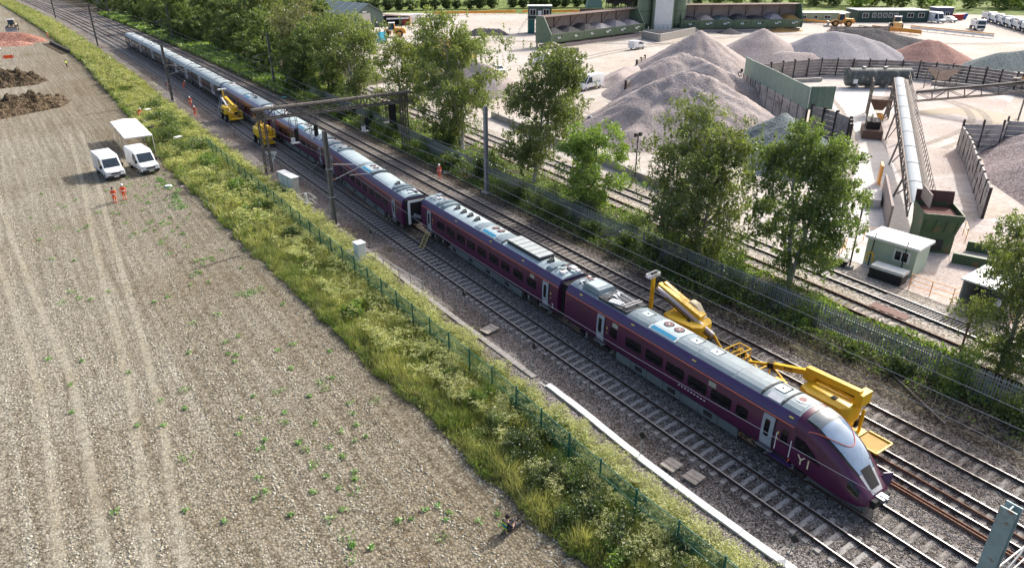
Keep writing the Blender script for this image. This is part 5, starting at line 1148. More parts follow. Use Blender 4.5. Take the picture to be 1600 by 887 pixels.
# dug earth and pink soil
def pile(name, label, cat, ridges, slope, mat, res=.6, rough=.12, seed=0, nfreq=.35, group=None, cap=None):
    """heap as a height field: highest of cones and ridges falling at the angle of repose"""
    P = [p for r in ridges for p in r]; x0 = min(p[0] - p[2] / slope for p in P) - .6; x1 = max(p[0] + p[2] / slope for p in P) + .6; y0 = min(p[1] - p[2] / slope for p in P) - .6; y1 = max(p[1] + p[2] / slope for p in P) + .6
    nx = int((x1 - x0) / res) + 2; ny = int((y1 - y0) / res) + 2; ox, oy = (x0 + x1) / 2, (y0 + y1) / 2
    X, Y = np.meshgrid(np.linspace(x0, x1, nx), np.linspace(y0, y1, ny)); Z = np.full(X.shape, -9.)
    for r in ridges:
        segs = list(zip(r[:-1], r[1:])) or [(r[0], r[0])]
        for a, b in segs:
            d = np.array([b[0] - a[0], b[1] - a[1]]); L2_ = max(1e-6, (d ** 2).sum()); u = np.clip(((X - a[0]) * d[0] + (Y - a[1]) * d[1]) / L2_, 0, 1)
            D = np.hypot(X - a[0] - u * d[0], Y - a[1] - u * d[1]); hgt_ = a[2] + (b[2] - a[2]) * u; Z = np.maximum(Z, hgt_ - slope * (np.sqrt(D * D + .12) - .34))
    N = np.array([[mnoise.fractal(Vector((x * nfreq, y * nfreq, seed)), 1.0, 2.0, 4) + .7 * mnoise.noise(Vector((math.atan2(y - oy, x - ox) * 9.0, seed, math.hypot(x - ox, y - oy) * .12))) for x, y in zip(rx, ry)] for rx, ry in zip(X, Y)])
    Z = Z + N * rough * np.clip(Z + .4, 0, 3) * .6
    if cap: Z = np.minimum(Z, cap + .2 * N)
    V = np.stack([X - ox, Y - oy, np.maximum(Z, -.25)], 2).reshape(-1, 3); F = []
    for j in range(ny - 1):
        for i in range(nx - 1):
            if max(Z[j, i], Z[j, i + 1], Z[j + 1, i], Z[j + 1, i + 1]) > -.2: F.append((j * nx + i, j * nx + i + 1, (j + 1) * nx + i + 1, (j + 1) * nx + i))
    o = npmesh(name, V, F, [mat]); o.location = (ox, oy, 0); o.data.polygons.foreach_set('use_smooth', [True] * len(F))
    return tag(o, label, cat, group)
pile('earth_heap', 'long dark earth heap on the field, nearer the vans', 'earth heap', [[(-14, 138.0, 2.3), (-5, 139.0, 2.5), (3.0, 143.0, 1.9), (5.4, 146, .9)], [(-9, 141.5, 2.2), (0, 143, 1.7)]], .8, M_dirt, .4, .9, 3, .8)
pile('earth_heap', 'dark earth heap on the field, farther from the vans', 'earth heap', [[(-14, 173, 2.6), (-3, 174, 2.8), (2.6, 172.5, 1.8)], [(-6, 169, 2.0), (1.5, 169.5, 1.5)]], .8, M_dirt, .4, .9, 9, .8)
pile('pink_soil_heap', 'broad pink soil heap with a loader on it', 'soil heap', [[(-16, 258, 2.0), (-4, 262, 1.9), (4, 255, 1.7), (7.4, 246, .7)], [(-10, 244, 1.2), (3, 240, 1.0)]], .35, M_pinksoil, .9, .25, 5, .3, cap=1.8)
mb = MB(); mb.box((0, 0, -.05), (2.4, 26, .2), M_dirt, R(6)); mb.box((.9, 0, .3), (.7, 25, .6), mk('trench_shade', (.05, .045, .03), .9), R(6)); tag(mb.build('trench_spoil', loc=(10.4, 226, .05)), 'spoil ridge with painted shade along the edge of the field trench', 'spoil')  # dirt strip is spoil; the darker box paints in the trench's shade
mb = MB(); mb.box((0, 0, .05), (7, 2.5, .25), M_canopy, .1); tag(mb.build('sheet_cover', loc=(-5.2, 231, .25)), 'white sheet spread at the left edge below the pink soil', 'sheet')
t = thing('barrier', 'white trestle barrier with orange board on the field', 'barrier', (-.6, 200.5, 0)); mb = MB()
for s in (-1, 1): mb.beam((s * .9, -.4, 0), (s * .9, 0, 2.2), .09, M_white); mb.beam((s * .9, .4, 0), (s * .9, 0, 2.2), .09, M_white)
mb.build('legs', t); MB().box((0, 0, 1.7), (2.2, .06, .7), M_hv).build('board', t)
tag(MB().box((0, 0, 0), (.8, .5, .25), M_redl).build('red_tarpaulin', loc=(19.2 + 6, 248, .3)), 'small red tarpaulin lying between the far tracks', 'tarpaulin')
tag(MB().box((0, 0, 0), (.9, .5, .12), mk('turquoise_bag', (.12, .5, .45), .6)).build('plastic_bag', loc=(38.0, 127, .25)), 'turquoise plastic bag on the ballast below the trees', 'bag')
# ---------------------------------------------------------------- aggregates yard
M_sand = groundmat('sand_grey_pink', (.36, .31, .29), (.45, .395, .37), (.53, .475, .445), 3.0, .05, .3, (.86, .82, .80), .7, fine=.9, rand=False, streak=(.5, .5, 0, .25))
M_sandb = groundmat('gravel_blue_grey', (.24, .23, .245), (.33, .315, .33), (.42, .40, .415), 4, .06, .2, (.85, .85, .86), .5, rand=False)
M_pinkg = groundmat('gravel_pink', (.24, .135, .11), (.35, .205, .17), (.46, .30, .26), 3.5, .08, .2, (.85, .8, .78), .5, rand=False)
M_slate = groundmat('gravel_slate', (.11, .135, .135), (.18, .215, .21), (.27, .30, .295), 3, .08, .25, (.85, .85, .85), .5, rand=False)
M_darkg = groundmat('gravel_dark', (.055, .052, .055), (.10, .096, .10), (.17, .165, .17), 3, .08, .2, (.85, .85, .85), .5, rand=False)
M_pgrey = groundmat('gravel_mauve', (.15, .12, .12), (.255, .215, .215), (.39, .34, .34), 5, .09, .2, (.8, .74, .74), .6)
M_ochre = groundmat('sand_ochre', (.30, .18, .06), (.40, .25, .10), (.5, .33, .15), 3, .06, .2, (.9, .88, .85), .5, rand=False)
G_ = 'stockpiles in the yard'
pile('sand_heap', 'largest near heap of grey pink sand with furrowed flanks', 'sand heap', [[(76.5, 74.5, 6.9), (79.5, 72.5, 8.1), (81.5, 69.5, 7.6), (83.5, 66.5, 6.0)], [(78, 72.5, 6.6), (73, 70.5, 4.4), (67, 68.8, 2.2), (63, 67.5, .6)], [(84, 70, 6.0), (88, 67, 3.0)]], .60, M_sand, .4, .17, 1, .4, G_)
pile('sand_heap', 'grey pink sand heap just behind the largest near heap', 'sand heap', [[(95.5, 91.5, 6.6), (99, 91, 7.0), (100.5, 88.5, 6.5), (99.5, 84, 6.0), (102, 80, 4.0)], [(94, 90, 4.8), (89, 86, 2.0)]], .62, M_sand, .45, .17, 2, .4, G_)
pile('sand_heap', 'tall pointed grey sand cone in the middle of the yard', 'sand heap', [[(118, 104, 8.7)], [(121, 101.5, 6.4), (126, 99, 3.0)]], .60, M_sand, .5, .16, 3, .3, G_)
pile('sand_heap', 'pointed grey sand cone in front of the second bins', 'sand heap', [[(149.5, 112.5, 6.6)]], .56, M_sand, .7, .07, 4, .3, G_)
pile('sand_heap', 'low grey sand heap against the end of the sleeper wall', 'sand heap', [[(146, 104, 2.6), (151, 100, 2.2)]], .5, M_sand, .7, .08, 14, .3, G_)
pile('gravel_heap', 'wide blue grey gravel heap behind the sleeper wall', 'gravel heap', [[(158, 104, 5.7), (161.5, 101.5, 6.1), (166, 98.5, 5.4), (170, 95, 3.8)]], .50, M_sandb, .7, .07, 5, .3, G_)
pile('gravel_heap', 'reddish pink gravel cone behind the sleeper wall', 'gravel heap', [[(178.5, 88, 4.6), (180, 86.5, 4.2)]], .50, M_pinkg, .7, .09, 6, .4, G_)
pile('gravel_heap', 'dark teal gravel heap at the right edge behind the wall', 'gravel heap', [[(181, 73, 3.1), (188, 67.5, 3.9), (200, 60, 3.6)]], .45, M_slate, .8, .06, 7, .3, G_)
pile('gravel_heap', 'dark grey gravel heap behind the blue grey one', 'gravel heap', [[(184, 112, 4.7), (190, 108, 4.6), (196, 102, 2.6), (202, 97, 1.4)]], .5, M_darkg, .8, .08, 8, .3, G_)
pile('gravel_heap', 'slate blue gravel heap beneath the green clad wall', 'gravel heap', [[(81.5, 56, 4.8), (79, 53.5, 4.3), (75, 50, 3.2)]], .62, M_slate, .5, .14, 9, .5, G_)
pile('gravel_heap', 'mauve gravel heap filling the right edge bay', 'gravel heap', [[(104, 33, 3.6), (97, 26, 5.2), (90, 16, 6.2), (84, 6, 6)]], .5, M_pgrey, .7, .07, 10, .3, G_)
pile('gravel_heap', 'small dark mauve gravel heap in the walled corner', 'gravel heap', [[(107, 37, 2.4), (103, 36.5, 1.4)]], .5, M_pgrey, .6, .10, 11, .4, G_)
pile('sand_heap', 'low scraped sand bank beside the lettered van', 'sand heap', [[(96, 104, 2.2), (102, 108, 2.4), (108, 111, 1.6)]], .5, M_sand, .6, .12, 12, .4, G_)
pile('gravel_heap', 'small dark heap lying in front of the second bins', 'gravel heap', [[(183, 150, 1.4)]], .4, M_darkg, .6, .1, 13, .4, G_)
pile('sand_heap', 'mound of pale sand behind the middle trees', 'sand heap', [[(70.5, 118, 5.4), (72, 113, 4.6)]], .6, M_sand, .6, .1, 15, .4, G_)
pile('sand_heap', 'orange tinted sand mound seen over the tree tops', 'sand heap', [[(86, 160, 4.5), (88, 156, 4)]], .6, M_ochre, .8, .1, 16, .4, G_)
pile('gravel_heap', 'dark heap by the yard entrance near the two storey cabin', 'gravel heap', [[(117, 190, 1.9), (123, 187, 1.7)]], .6, M_darkg, .7, .12, 17, .4, G_)
pile('sand_heap', 'ochre sand spilled in front of the last bin', 'sand heap', [[(201, 146, 1.2), (206, 143, .6)]], .3, M_ochre, .7, .1, 18, .4, G_)

M_plank = mk('wall_plank', (.31, .27, .245), .9, 0, .28, .9, .3, 10, rgb2=(.10, .085, .08), w2=.4, s2=.5)
M_plank2 = mk('wall_plank_pale', (.45, .41, .375), .9, 0, .2, .9, .3, 10, rgb2=(.2, .18, .165), w2=.45, s2=.7)
M_post = mk('wall_post', (.05, .038, .034), .8)
M_clad = mk('green_cladding', (.27, .35, .28), .6, 0, .08, .6); M_clad2 = mk('green_cladding_dark', (.14, .20, .15), .6)
def pwall(label, pts, h, bay=3., mat=M_plank, rows=6, post_up=.25, name='panel_wall'):
    o = pts[0]; t = thing(name, label, 'wall', (o[0], o[1], 0))
    for (a, b) in zip(pts[:-1], pts[1:]):
        ha = h if not isinstance(h, (list, tuple)) else h[0]
        L = math.dist(a, b); n = max(1, round(L / bay)); ang = math.atan2(b[1] - a[1], b[0] - a[0])
        for i in range(n + 1):
            u = i / n; x, y = a[0] + (b[0] - a[0]) * u - o[0], a[1] + (b[1] - a[1]) * u - o[1]
            if i < n or b == pts[-1]:
                MB().box((x, y, (ha + post_up) / 2), (.17, .42 if mat is M_plank else .26, ha + post_up), M_post, ang).build('post', t)
            if i < n:
                u2 = (i + .5) / n; cx, cy = a[0] + (b[0] - a[0]) * u2 - o[0], a[1] + (b[1] - a[1]) * u2 - o[1]; mb = MB(); rh = ha / rows
                nx_, ny_ = -math.sin(ang), math.cos(ang)
                for r_ in range(rows):
                    d = random.uniform(-.05, .05); mb.box((cx + nx_ * d, cy + ny_ * d, rh * (r_ + .5)), (L / n - .18, .18, rh - .05), mat, ang)
                mb.build('panel', t)
    return t
pwall('long curving sleeper wall across the middle of the yard', [(120.5, 90.6), (123.8, 90.2), (130.5, 89.6), (137.4, 88.1), (142.0, 83.9), (146.6, 79.7), (150.65, 74.8), (151.9, 69), (152.3, 63), (151.5, 57.3), (150, 50)], 3.4, 2.9)
gw = pwall('pale panel wall carrying the curved green cladding', [(107.8, 83.9), (104.9, 80), (102.4, 76), (98.4, 70), (94.5, 64.4), (91.4, 59.5)], 3.6, 2.9, M_plank2, 6, .1)
pwall('dark panel wall continuing from the green cladding', [(91.2, 58.6), (90.3, 54.2), (88.4, 51.0), (84.5, 48.5)], 4.2, 2.9, M_plank, 6)
GP = [(107.9, 84.0), (104.9, 80), (102.4, 76), (98.4, 70), (94.5, 64.4), (91.3, 59.5)]
def clad(par, a, b, z0, z1, m, o, n):
    L = math.dist(a, b); ang = math.atan2(b[1] - a[1], b[0] - a[0])
    for i in range(n):
        mb = MB(); w_ = L / n
        for k in range(5):
            u = (i + (k + .5) / 5) / n; mb.box((a[0] + (b[0] - a[0]) * u - o[0], a[1] + (b[1] - a[1]) * u - o[1], (z0 + z1) / 2), (w_ / 5 - .015, .10 + .05 * (k % 2), z1 - z0), m, ang)
        mb.build('cladding_sheet', par)
o0 = (107.8, 83.9)
for a, b in zip(GP[:-1], GP[1:]): clad(gw, a, b, 3.5, 6.6, M_clad, o0, max(1, round(math.dist(a, b) / 2.2)))
clad(gw, (91.3, 59.4), (94.4, 57.6), 3.5, 6.7, M_clad2, o0, 2)
pwall('leaning panel wall holding back the mauve gravel', [(101.2, 42.8), (94.6, 38.6), (88, 34.9), (81.5, 31.2), (76.0, 28.1)], 3.1, 2.6, M_plank2, 5, .12)
pwall('short panel wall closing the mauve gravel bay behind', [(101.4, 42.9), (105.5, 39.8), (108.3, 40.5), (112, 36)], 3.3, 2.8, M_plank2, 5, .6)
pwall('small brown bay wall near the lettered van', [(87.6, 92.9), (91.2, 94.6)], 3.0, 3.6, M_plank, 5, .2); pwall('small brown bay wall behind the middle sand heap', [(109.5, 113.2), (116, 117.5)], 2.3, 4, M_plank, 4, .2)
pwall('low bay wall between the sand cone and the green cladding', [(108, 84.5), (113.5, 89.5)], 2.6, 4, M_plank, 4, .1); pwall('low bay wall beside the tall sand cone', [(118, 92.5), (126, 97)], 2.4, 4, M_plank, 4, .1)
pwall('low dark wall behind the dark gravel heaps', [(191, 123), (204, 130), (222, 122)], 2.2, 5, M_plank, 3, 0)
# low concrete walls
def lowwall(label, pts, h, m=M_concg, th=.5):
    o = pts[0]; t = thing('concrete_wall', label, 'wall', (o[0], o[1], 0))
    for a, b in zip(pts[:-1], pts[1:]):
        L = math.dist(a, b); n = max(1, round(L / 2.4)); ang = math.atan2(b[1] - a[1], b[0] - a[0])
        for i in range(n):
            u = (i + .5) / n; MB().box((a[0] + (b[0] - a[0]) * u - o[0], a[1] + (b[1] - a[1]) * u - o[1], h / 2 + random.uniform(-.02, .02)), (L / n - .03, th, h), m, ang).build('block', t)
    return t
lowwall('low concrete block wall between the sidings and the yard', [(60.5, 94), (58.8, 76.3), (57.4, 62), (56.4, 54), (55.6, 46)], .9)
lowwall('concrete wall in front of the green silos', [(152.1, 155.9), (150.1, 147.0), (171.8, 153.9)], 2.0, M_concg, .6)
lowwall('grey concrete wall below the left end of the first bins', [(112.5, 146.5), (108, 136.0), (111, 134.5)], 2.6, mk('concrete_dim', (.30, .27, .235), .9), .5)
# storage bins
M_bing = mk('bin_green', (.125, .185, .125), .6, 0, .15, .7, rgb2=(.18, .16, .11), w2=.25, s2=1.2); M_bint = mk('bin_taupe', (.30, .245, .225), .8, 0, .15, .6); M_binr = mk('bin_frame', (.13, .085, .065), .8)
def bins(label, A, B, n, heaps, h=7.7, front=(1.2, 3.5), depth=5.5):
    L = math.dist(A, B); ang = math.atan2(B[1] - A[1], B[0] - A[0]); t = thing('storage_bins', label, 'storage bins', (A[0], A[1], 0), ang); w_ = L / n
    MB().box((L / 2, depth, h / 2 + .6), (L, .2, h - 1.2), M_bint).build('back_wall', t)
    MB().hexa([(0, depth - 2.8, h - .3), (L, depth - 2.8, h - .3), (L, depth + .1, h - .1), (0, depth + .1, h - .1), (0, depth - 2.8, h - .2), (L, depth - 2.8, h - .2), (L, depth + .1, h), (0, depth + .1, h)], M_binr).build('roof_canopy', t)
    for xx, nm_ in ((0, 'end_panel'), (L, 'end_panel')):
        e_ = MB(); e_.prism([(.0, front[0]), (1.0, front[1] + 2.5) if 0 else (-.1, front[1]), (depth - 2.8, h), (depth, h), (depth, 1.0)], 'x', xx - .12, xx + .12, M_bing); e_.build(nm_, t)
    for i in range(n):
        x0, x1 = i * w_, (i + 1) * w_
        f = MB(); f.hexa([(x0 + .05, 1.0, front[0]), (x1 - .05, 1.0, front[0]), (x1 - .05, 1.3, front[0]), (x0 + .05, 1.3, front[0]), (x0 + .05, -.1, front[1]), (x1 - .05, -.1, front[1]), (x1 - .05, .15, front[1]), (x0 + .05, .15, front[1])], M_bing); fp = f.build('front_panel', t)
        s = MB(); s.box(((x0 + x1) / 2, .25, (front[0] + front[1]) / 2 + .25), (.95, .05, .75), M_white, M=Matrix.Rotation(-.42, 3, 'X')); s.box(((x0 + x1) / 2 + 1.0, .22, (front[0] + front[1]) / 2 + .45), (.9, .05, .4), M_white if heaps[i] is not M_darkg else M_plast, M=Matrix.Rotation(-.42, 3, 'X')); s.build('number_sign', fp)
        MB().box(((x0 + x1) / 2, .215, (front[0] + front[1]) / 2 + .26), (.22, .05, .4), M_plast, M=Matrix.Rotation(-.42, 3, 'X')).build('sign_mark', fp)
        hp = MB(); cx = (x0 + x1) / 2; zt = front[1] + random.uniform(.6, 1.3)
        hp.loft([[(x0 + .15, .1, front[1] - .35), (x1 - .15, .1, front[1] - .35), (x1 - .15, depth - .2, front[1] + .4), (x0 + .15, depth - .2, front[1] + .4)], [(cx - .7, 2.2, zt), (cx + .7, 2.0, zt), (cx + .9, depth - .5, zt + .2), (cx - .9, depth - .5, zt + .2)]], heaps[i]); hp.build('bin_contents', t)
        MB().beam((x0 + .0, depth - .2, front[1]), (x0, depth - .2, h - .2), .16, M_binr).build('post', t); MB().beam((x0, depth - .25, front[1] + 1.0), (x0 + .02, depth - 2.7, h - .35), .12, M_binr).build('bracket', t)
        for yy in (1.3, depth - .3): MB().box((x0 + .15, yy, front[0] / 2), (.3, .3, front[0]), M_binr).build('leg', t)
    MB().box((L / 2, 2.6, .35), (L, 3.6, .7), M_sand).build('spillage', t)
    return t
bins('first row of six green storage bins under a lean roof', (116.6, 152.6), (156.2, 159.6), 6, [M_darkg, M_darkg, M_darkg, M_sandb, M_sandb, M_sandb])
bins('second row of seven green storage bins right of the silos', (172, 159.5), (206.5, 141.5), 7, [M_darkg, M_sand, M_slate, M_darkg, M_darkg, M_sandb, M_ochre], 7.9, (1.0, 3.5))
# silos and batching plant
M_silo = mk('silo_green', (.155, .205, .14), .55, 0, .08, .4); M_dkgreen = mk('cabin_dark_green', (.035, .065, .052), .55, 0, .1, .6); M_khaki = mk('cabin_khaki', (.30, .34, .22), .6, 0, .08, .6)
def silo(label, x, y, r, h):
    t = thing('silo', label, 'silo', (x, y, 0), 0, 'green silos of the batching plant'); MB().cyl((0, 0, 2.5), (0, 0, h), r, M_silo, 32).build('shell', t, smooth=True); MB().cyl((0, 0, .9), (0, 0, 2.5), r * .6, M_silo, 24, r).build('cone', t)
    for k in range(6): q = k * math.pi / 3; MB().beam((r * .9 * math.cos(q), r * .9 * math.sin(q), 0), (r * .9 * math.cos(q), r * .9 * math.sin(q), 3), .3, M_dkgreen).build('leg', t)
    for z in (6, 11, 16): MB().cyl((0, 0, z), (0, 0, z + .12), r + .03, M_dkgreen, 32).build('seam', t)
    MB().cyl((0, 0, h), (0, 0, h + 1.0), r, M_silo, 32, r * .3).build('cap', t); return t
silo('tall green silo at the left, partly behind the white panel', 163.6, 167.5, 2.2, 21); silo('tall green silo right of the white panel', 173.5, 163.5, 2.9, 21); silo('tall green silo farthest right in the group', 180.5, 168, 2.7, 21)
t = thing('silo_enclosure', 'tall white panelled enclosure standing against the green silos', 'enclosure', (166.6, 162.6, 0), R(-33)); MB().box((0, 0, 10.5), (5.4, 3.0, 20), M_white).build('white_face', t); MB().box((0, -1.52, 14.4), (5.4, .05, .08), M_dkgreen).build('seam', t)
for s in (-1, 1): MB().box((s * 2.9, .3, 10.5), (.5, 3.2, 20.2), M_silo).build('side_column', t)
railing('dark guard rail at the foot of the silos', [(160, 163), (166, 159.5), (177, 156.5)], 1.3, M_dkgreen, base=1.2)
mb = MB(); mb.box((0, 0, .6), (17, 4.2, 1.2), M_concg, R(-20)); tag(mb.build('plinth', loc=(168, 160.3, 0)), 'concrete plinth under the green silos', 'plinth')
t = thing('batching_plant', 'green batching plant hopper with dark frame behind the first bins', 'plant', (186, 216, 0), R(-33))
mb = MB(); mb.loft([[(-4, -2.5, 3), (2, -2.5, 3), (2, 3, 3), (-4, 3, 3)], [(-2.6, -1.6, 9), (1.0, -1.6, 9), (1.0, 2, 9), (-2.6, 2, 9)], [(-2.6, -1.6, 13), (1.0, -1.6, 13), (1.0, 2, 13), (-2.6, 2, 13)]], mk('plant_green', (.10, .19, .15), .5)); mb.build('hopper', t); MB().box((-2, -2.6, 2.2), (9, .6, 1.4), M_binr).build('beam', t); MB().box((0, 0, 1.0), (12, 5, 2.0), M_concg).build('base', t)
mb = MB()
for i in range(5):
    for yy in (-2.5, 2.5): mb.beam((4 + i * 2.4, yy, 0), (4 + i * 2.4, yy, 11), .3, M_dgrey)
    for z in (3, 6, 9): mb.beam((4, -2.5, z), (13.6, -2.5, z), .25, M_dgrey); mb.beam((4 + i * 2.4, -2.5, z - 3), (4 + (i + 1) * 2.4 if i < 4 else 13.6, -2.5, z), .14, M_dgrey)
mb.box((8.5, 0, 7.5), (9, 4.4, 6), M_dgrey); mb.build('frame', t)
mb = MB(); mb.tube([(14, -3, 12), (17, -3, 9), (20.5, -3, 6), (21.5, -3, 4.5)], 1.5, mk('chute_pale_green', (.42, .50, .42), .5), 10); mb.build('chute', t)
# buildings
def boxcabin(label, A, ang, L, D, h, m, roofm, wins, door=None, name='cabin', z=0., cat='cabin'):
    t = thing(name, label, cat, (A[0], A[1], z), ang); MB().box((L / 2, D / 2, h / 2), (L, D, h), m).build('wall', t); MB().box((L / 2, D / 2, h + .08), (L + .4, D + .4, .22), roofm).build('roof', t)
    for (x, w_, z0, z1) in wins:
        f = MB().box((x, -.02, (z0 + z1) / 2), (w_ + .2, .08, z1 - z0 + .2), M_white).build('window', t)
        nn = 2 if w_ > 1 else 1
        for k in range(nn): MB().box((x - w_ / 2 + w_ * (k + .5) / nn, -.05, (z0 + z1) / 2), (w_ / nn - .1, .06, z1 - z0 - .05), M_win).build('pane', f)
    if door: d = MB().box((door, -.03, 1.15), (1.0, .08, 2.2), M_white).build('door', t); MB().box((door + .35, -.08, 1.1), (.06, .05, .2), M_steel).build('handle', d)
    return t
a_ = math.atan2(133.9 - 147.1, 265.8 - 246.4)
boxcabin('long dark green site cabin with a row of white windows', (246.2, 147.3), a_, 24.5, 10, 3.7, M_dkgreen, mk('cabin_roof', (.38, .41, .40), .7), [(2.6, 2.0, 1.5, 2.9)] + [(5.6 + 1.9 * i, 1.1, 1.6, 2.9) for i in range(5)] + [(18.2, 2.0, 1.6, 2.9), (22, 2.0, 1.6, 2.9)], 15.0)
boxcabin('khaki site cabin left of the dark green one', (226.5, 160.5), math.atan2(148.4 - 160.5, 244 - 226.5), 20.5, 6, 3.0, M_khaki, M_white, [(5, 1.2, 1.2, 2.2), (9, 1.2, 1.2, 2.2), (13, 2.0, 1.2, 2.2)])
boxcabin('small dark office block behind the parked white vans', (276.5, 136), a_, 6, 5, 4.0, mk('office_blue', (.08, .09, .15), .6), M_white, [(1.5, 1.2, 1.4, 2.6), (4, 1.4, 1.4, 2.6)])
t = boxcabin('dark green cabin raised on a store with outside stairs', (131.8, 184.2), R(-34), 7.0, 4.0, 3.5, M_dkgreen, M_cab, [(1.4, 1.7, 1.0, 2.6), (5.4, 1.7, 1.0, 2.6)], 3.5, z=4.2)
MB().box((1.0, 2, -2.1), (2.0, 3.6, 4.2), mk('store_teal', (.015, .13, .12), .5)).build('store', t); MB().box((4.8, 2, -2.1), (3.6, 3.6, 4.2), M_dkgreen).build('store', t); MB().cyl((4.6, .3, -4.2), (4.6, .3, -.4), .95, mk('tank_blue', (.02, .13, .20), .4), 16).build('tank', t)
mb = MB()
for i in range(10): mb.box((-.3 - i * .3, -.8, -.2 - i * .42), (.32, 1.0, .08), M_steel)
mb.beam((0, -1.3, .9), (-3, -1.3, -3.2), .08, M_redl); mb.box((3.4, -.7, -.1), (7.2, 1.3, .1), M_steel); mb.beam((0, -1.3, 1.0), (7, -1.3, 1.0), .07, M_steel); mb.build('stairs', t)
# green barn
C0, C1 = (92.9, 224.9), (104.2, 227.6); gl = math.dist(C0, C1); ang = math.atan2(C1[1] - C0[1], C1[0] - C0[0])
t = thing('barn', 'green metal barn with a pitched grey roof at the yard edge', 'barn', (C0[0], C0[1], 0), ang); D = 22
M_barn = mk('barn_green', (.095, .135, .115), .6, 0, .08, .5)
gp = [(0, 0), (gl, 0), (gl, 4.2), (gl / 2, 7.2), (0, 4.2)]
skew = 0
MB().prism(gp, 'y', 0, D, M_barn).build('wall', t)
MB().box((-.05, D / 2, 2.2), (.08, D - .2, 4.0), mk('barn_cream', (.55, .53, .45), .7)).build('side_wall', t)
for s in (-1, 1):
    r_ = MB(); e0 = (0 if s < 0 else gl); x0 = e0 + s * .5; r_.hexa([(gl / 2, -.4, 7.25), (x0, -.4, 4.05), (x0, D + .4, 4.05), (gl / 2, D + .4, 7.25), (gl / 2, -.4, 7.42), (x0, -.4, 4.22), (x0, D + .4, 4.22), (gl / 2, D + .4, 7.42)], mk('barn_roof', (.17, .215, .21), .6, 0, .08, .5)); rr = r_.build('roof', t)
    for k in range(5): MB().beam((gl / 2, 2 + k * 4.5, 7.46), (x0, 2 + k * 4.5, 4.26), .1, M_cab, .05).build('roof_light', rr)
MB().box((3.9, -.06, 2.3), (5.0, .1, 4.4), mk('shutter', (.48, .46, .40), .7)).build('roller_door', t); MB().box((8.8, -.06, 1.1), (1.0, .1, 2.1), M_dkgreen).build('door', t); MB().box((8.8, -.12, 1.5), (.4, .06, .6), M_white).build('door_window', t); MB().box((4.2, -.08, 4.9), (1.6, .08, .35), M_white).build('sign', t)
t = thing('open_shed', 'open fronted brown lean-to shed beside the barn', 'shed', (105.2, 227.5, 0), R(-14)); MB().hexa([(0, 0, 3.2), (8, 0, 2.6), (8, 5, 2.6), (0, 5, 3.2), (0, 0, 3.4), (8, 0, 2.8), (8, 5, 2.8), (0, 5, 3.4)], M_binr).build('roof', t); MB().box((4, 5, 1.4), (8, .2, 2.8), M_plast).build('back_wall', t); MB().box((7.9, 2.5, 1.3), (.2, 5, 2.6), M_orange).build('end_post', t); MB().box((6.4, 1.6, .9), (1.2, 1.2, 1.8), M_redl).build('red_cupboard', t); MB().box((3.8, -.05, 2.3), (7.6, .1, .5), M_white).build('fascia', t)
for r_ in range(2):
    for i in range(5):
        tt = thing('wrapped_pallet', 'white wrapped pallet, %s row, %s from the barn side' % (('lower', 'upper')[r_], nm[i]), 'pallet', (112.3 + i * 1.75, 231.4 + (i % 2) * .25, r_ * 1.5), R(-5), 'white wrapped pallets stacked beside the lean-to shed')
        MB().box((0, 0, .72), (1.6, 1.7, 1.4), M_canopy).build('load', tt, bevel=.12); MB().box((0, 0, .05), (1.5, 1.6, .1), M_wood).build('pallet_base', tt)
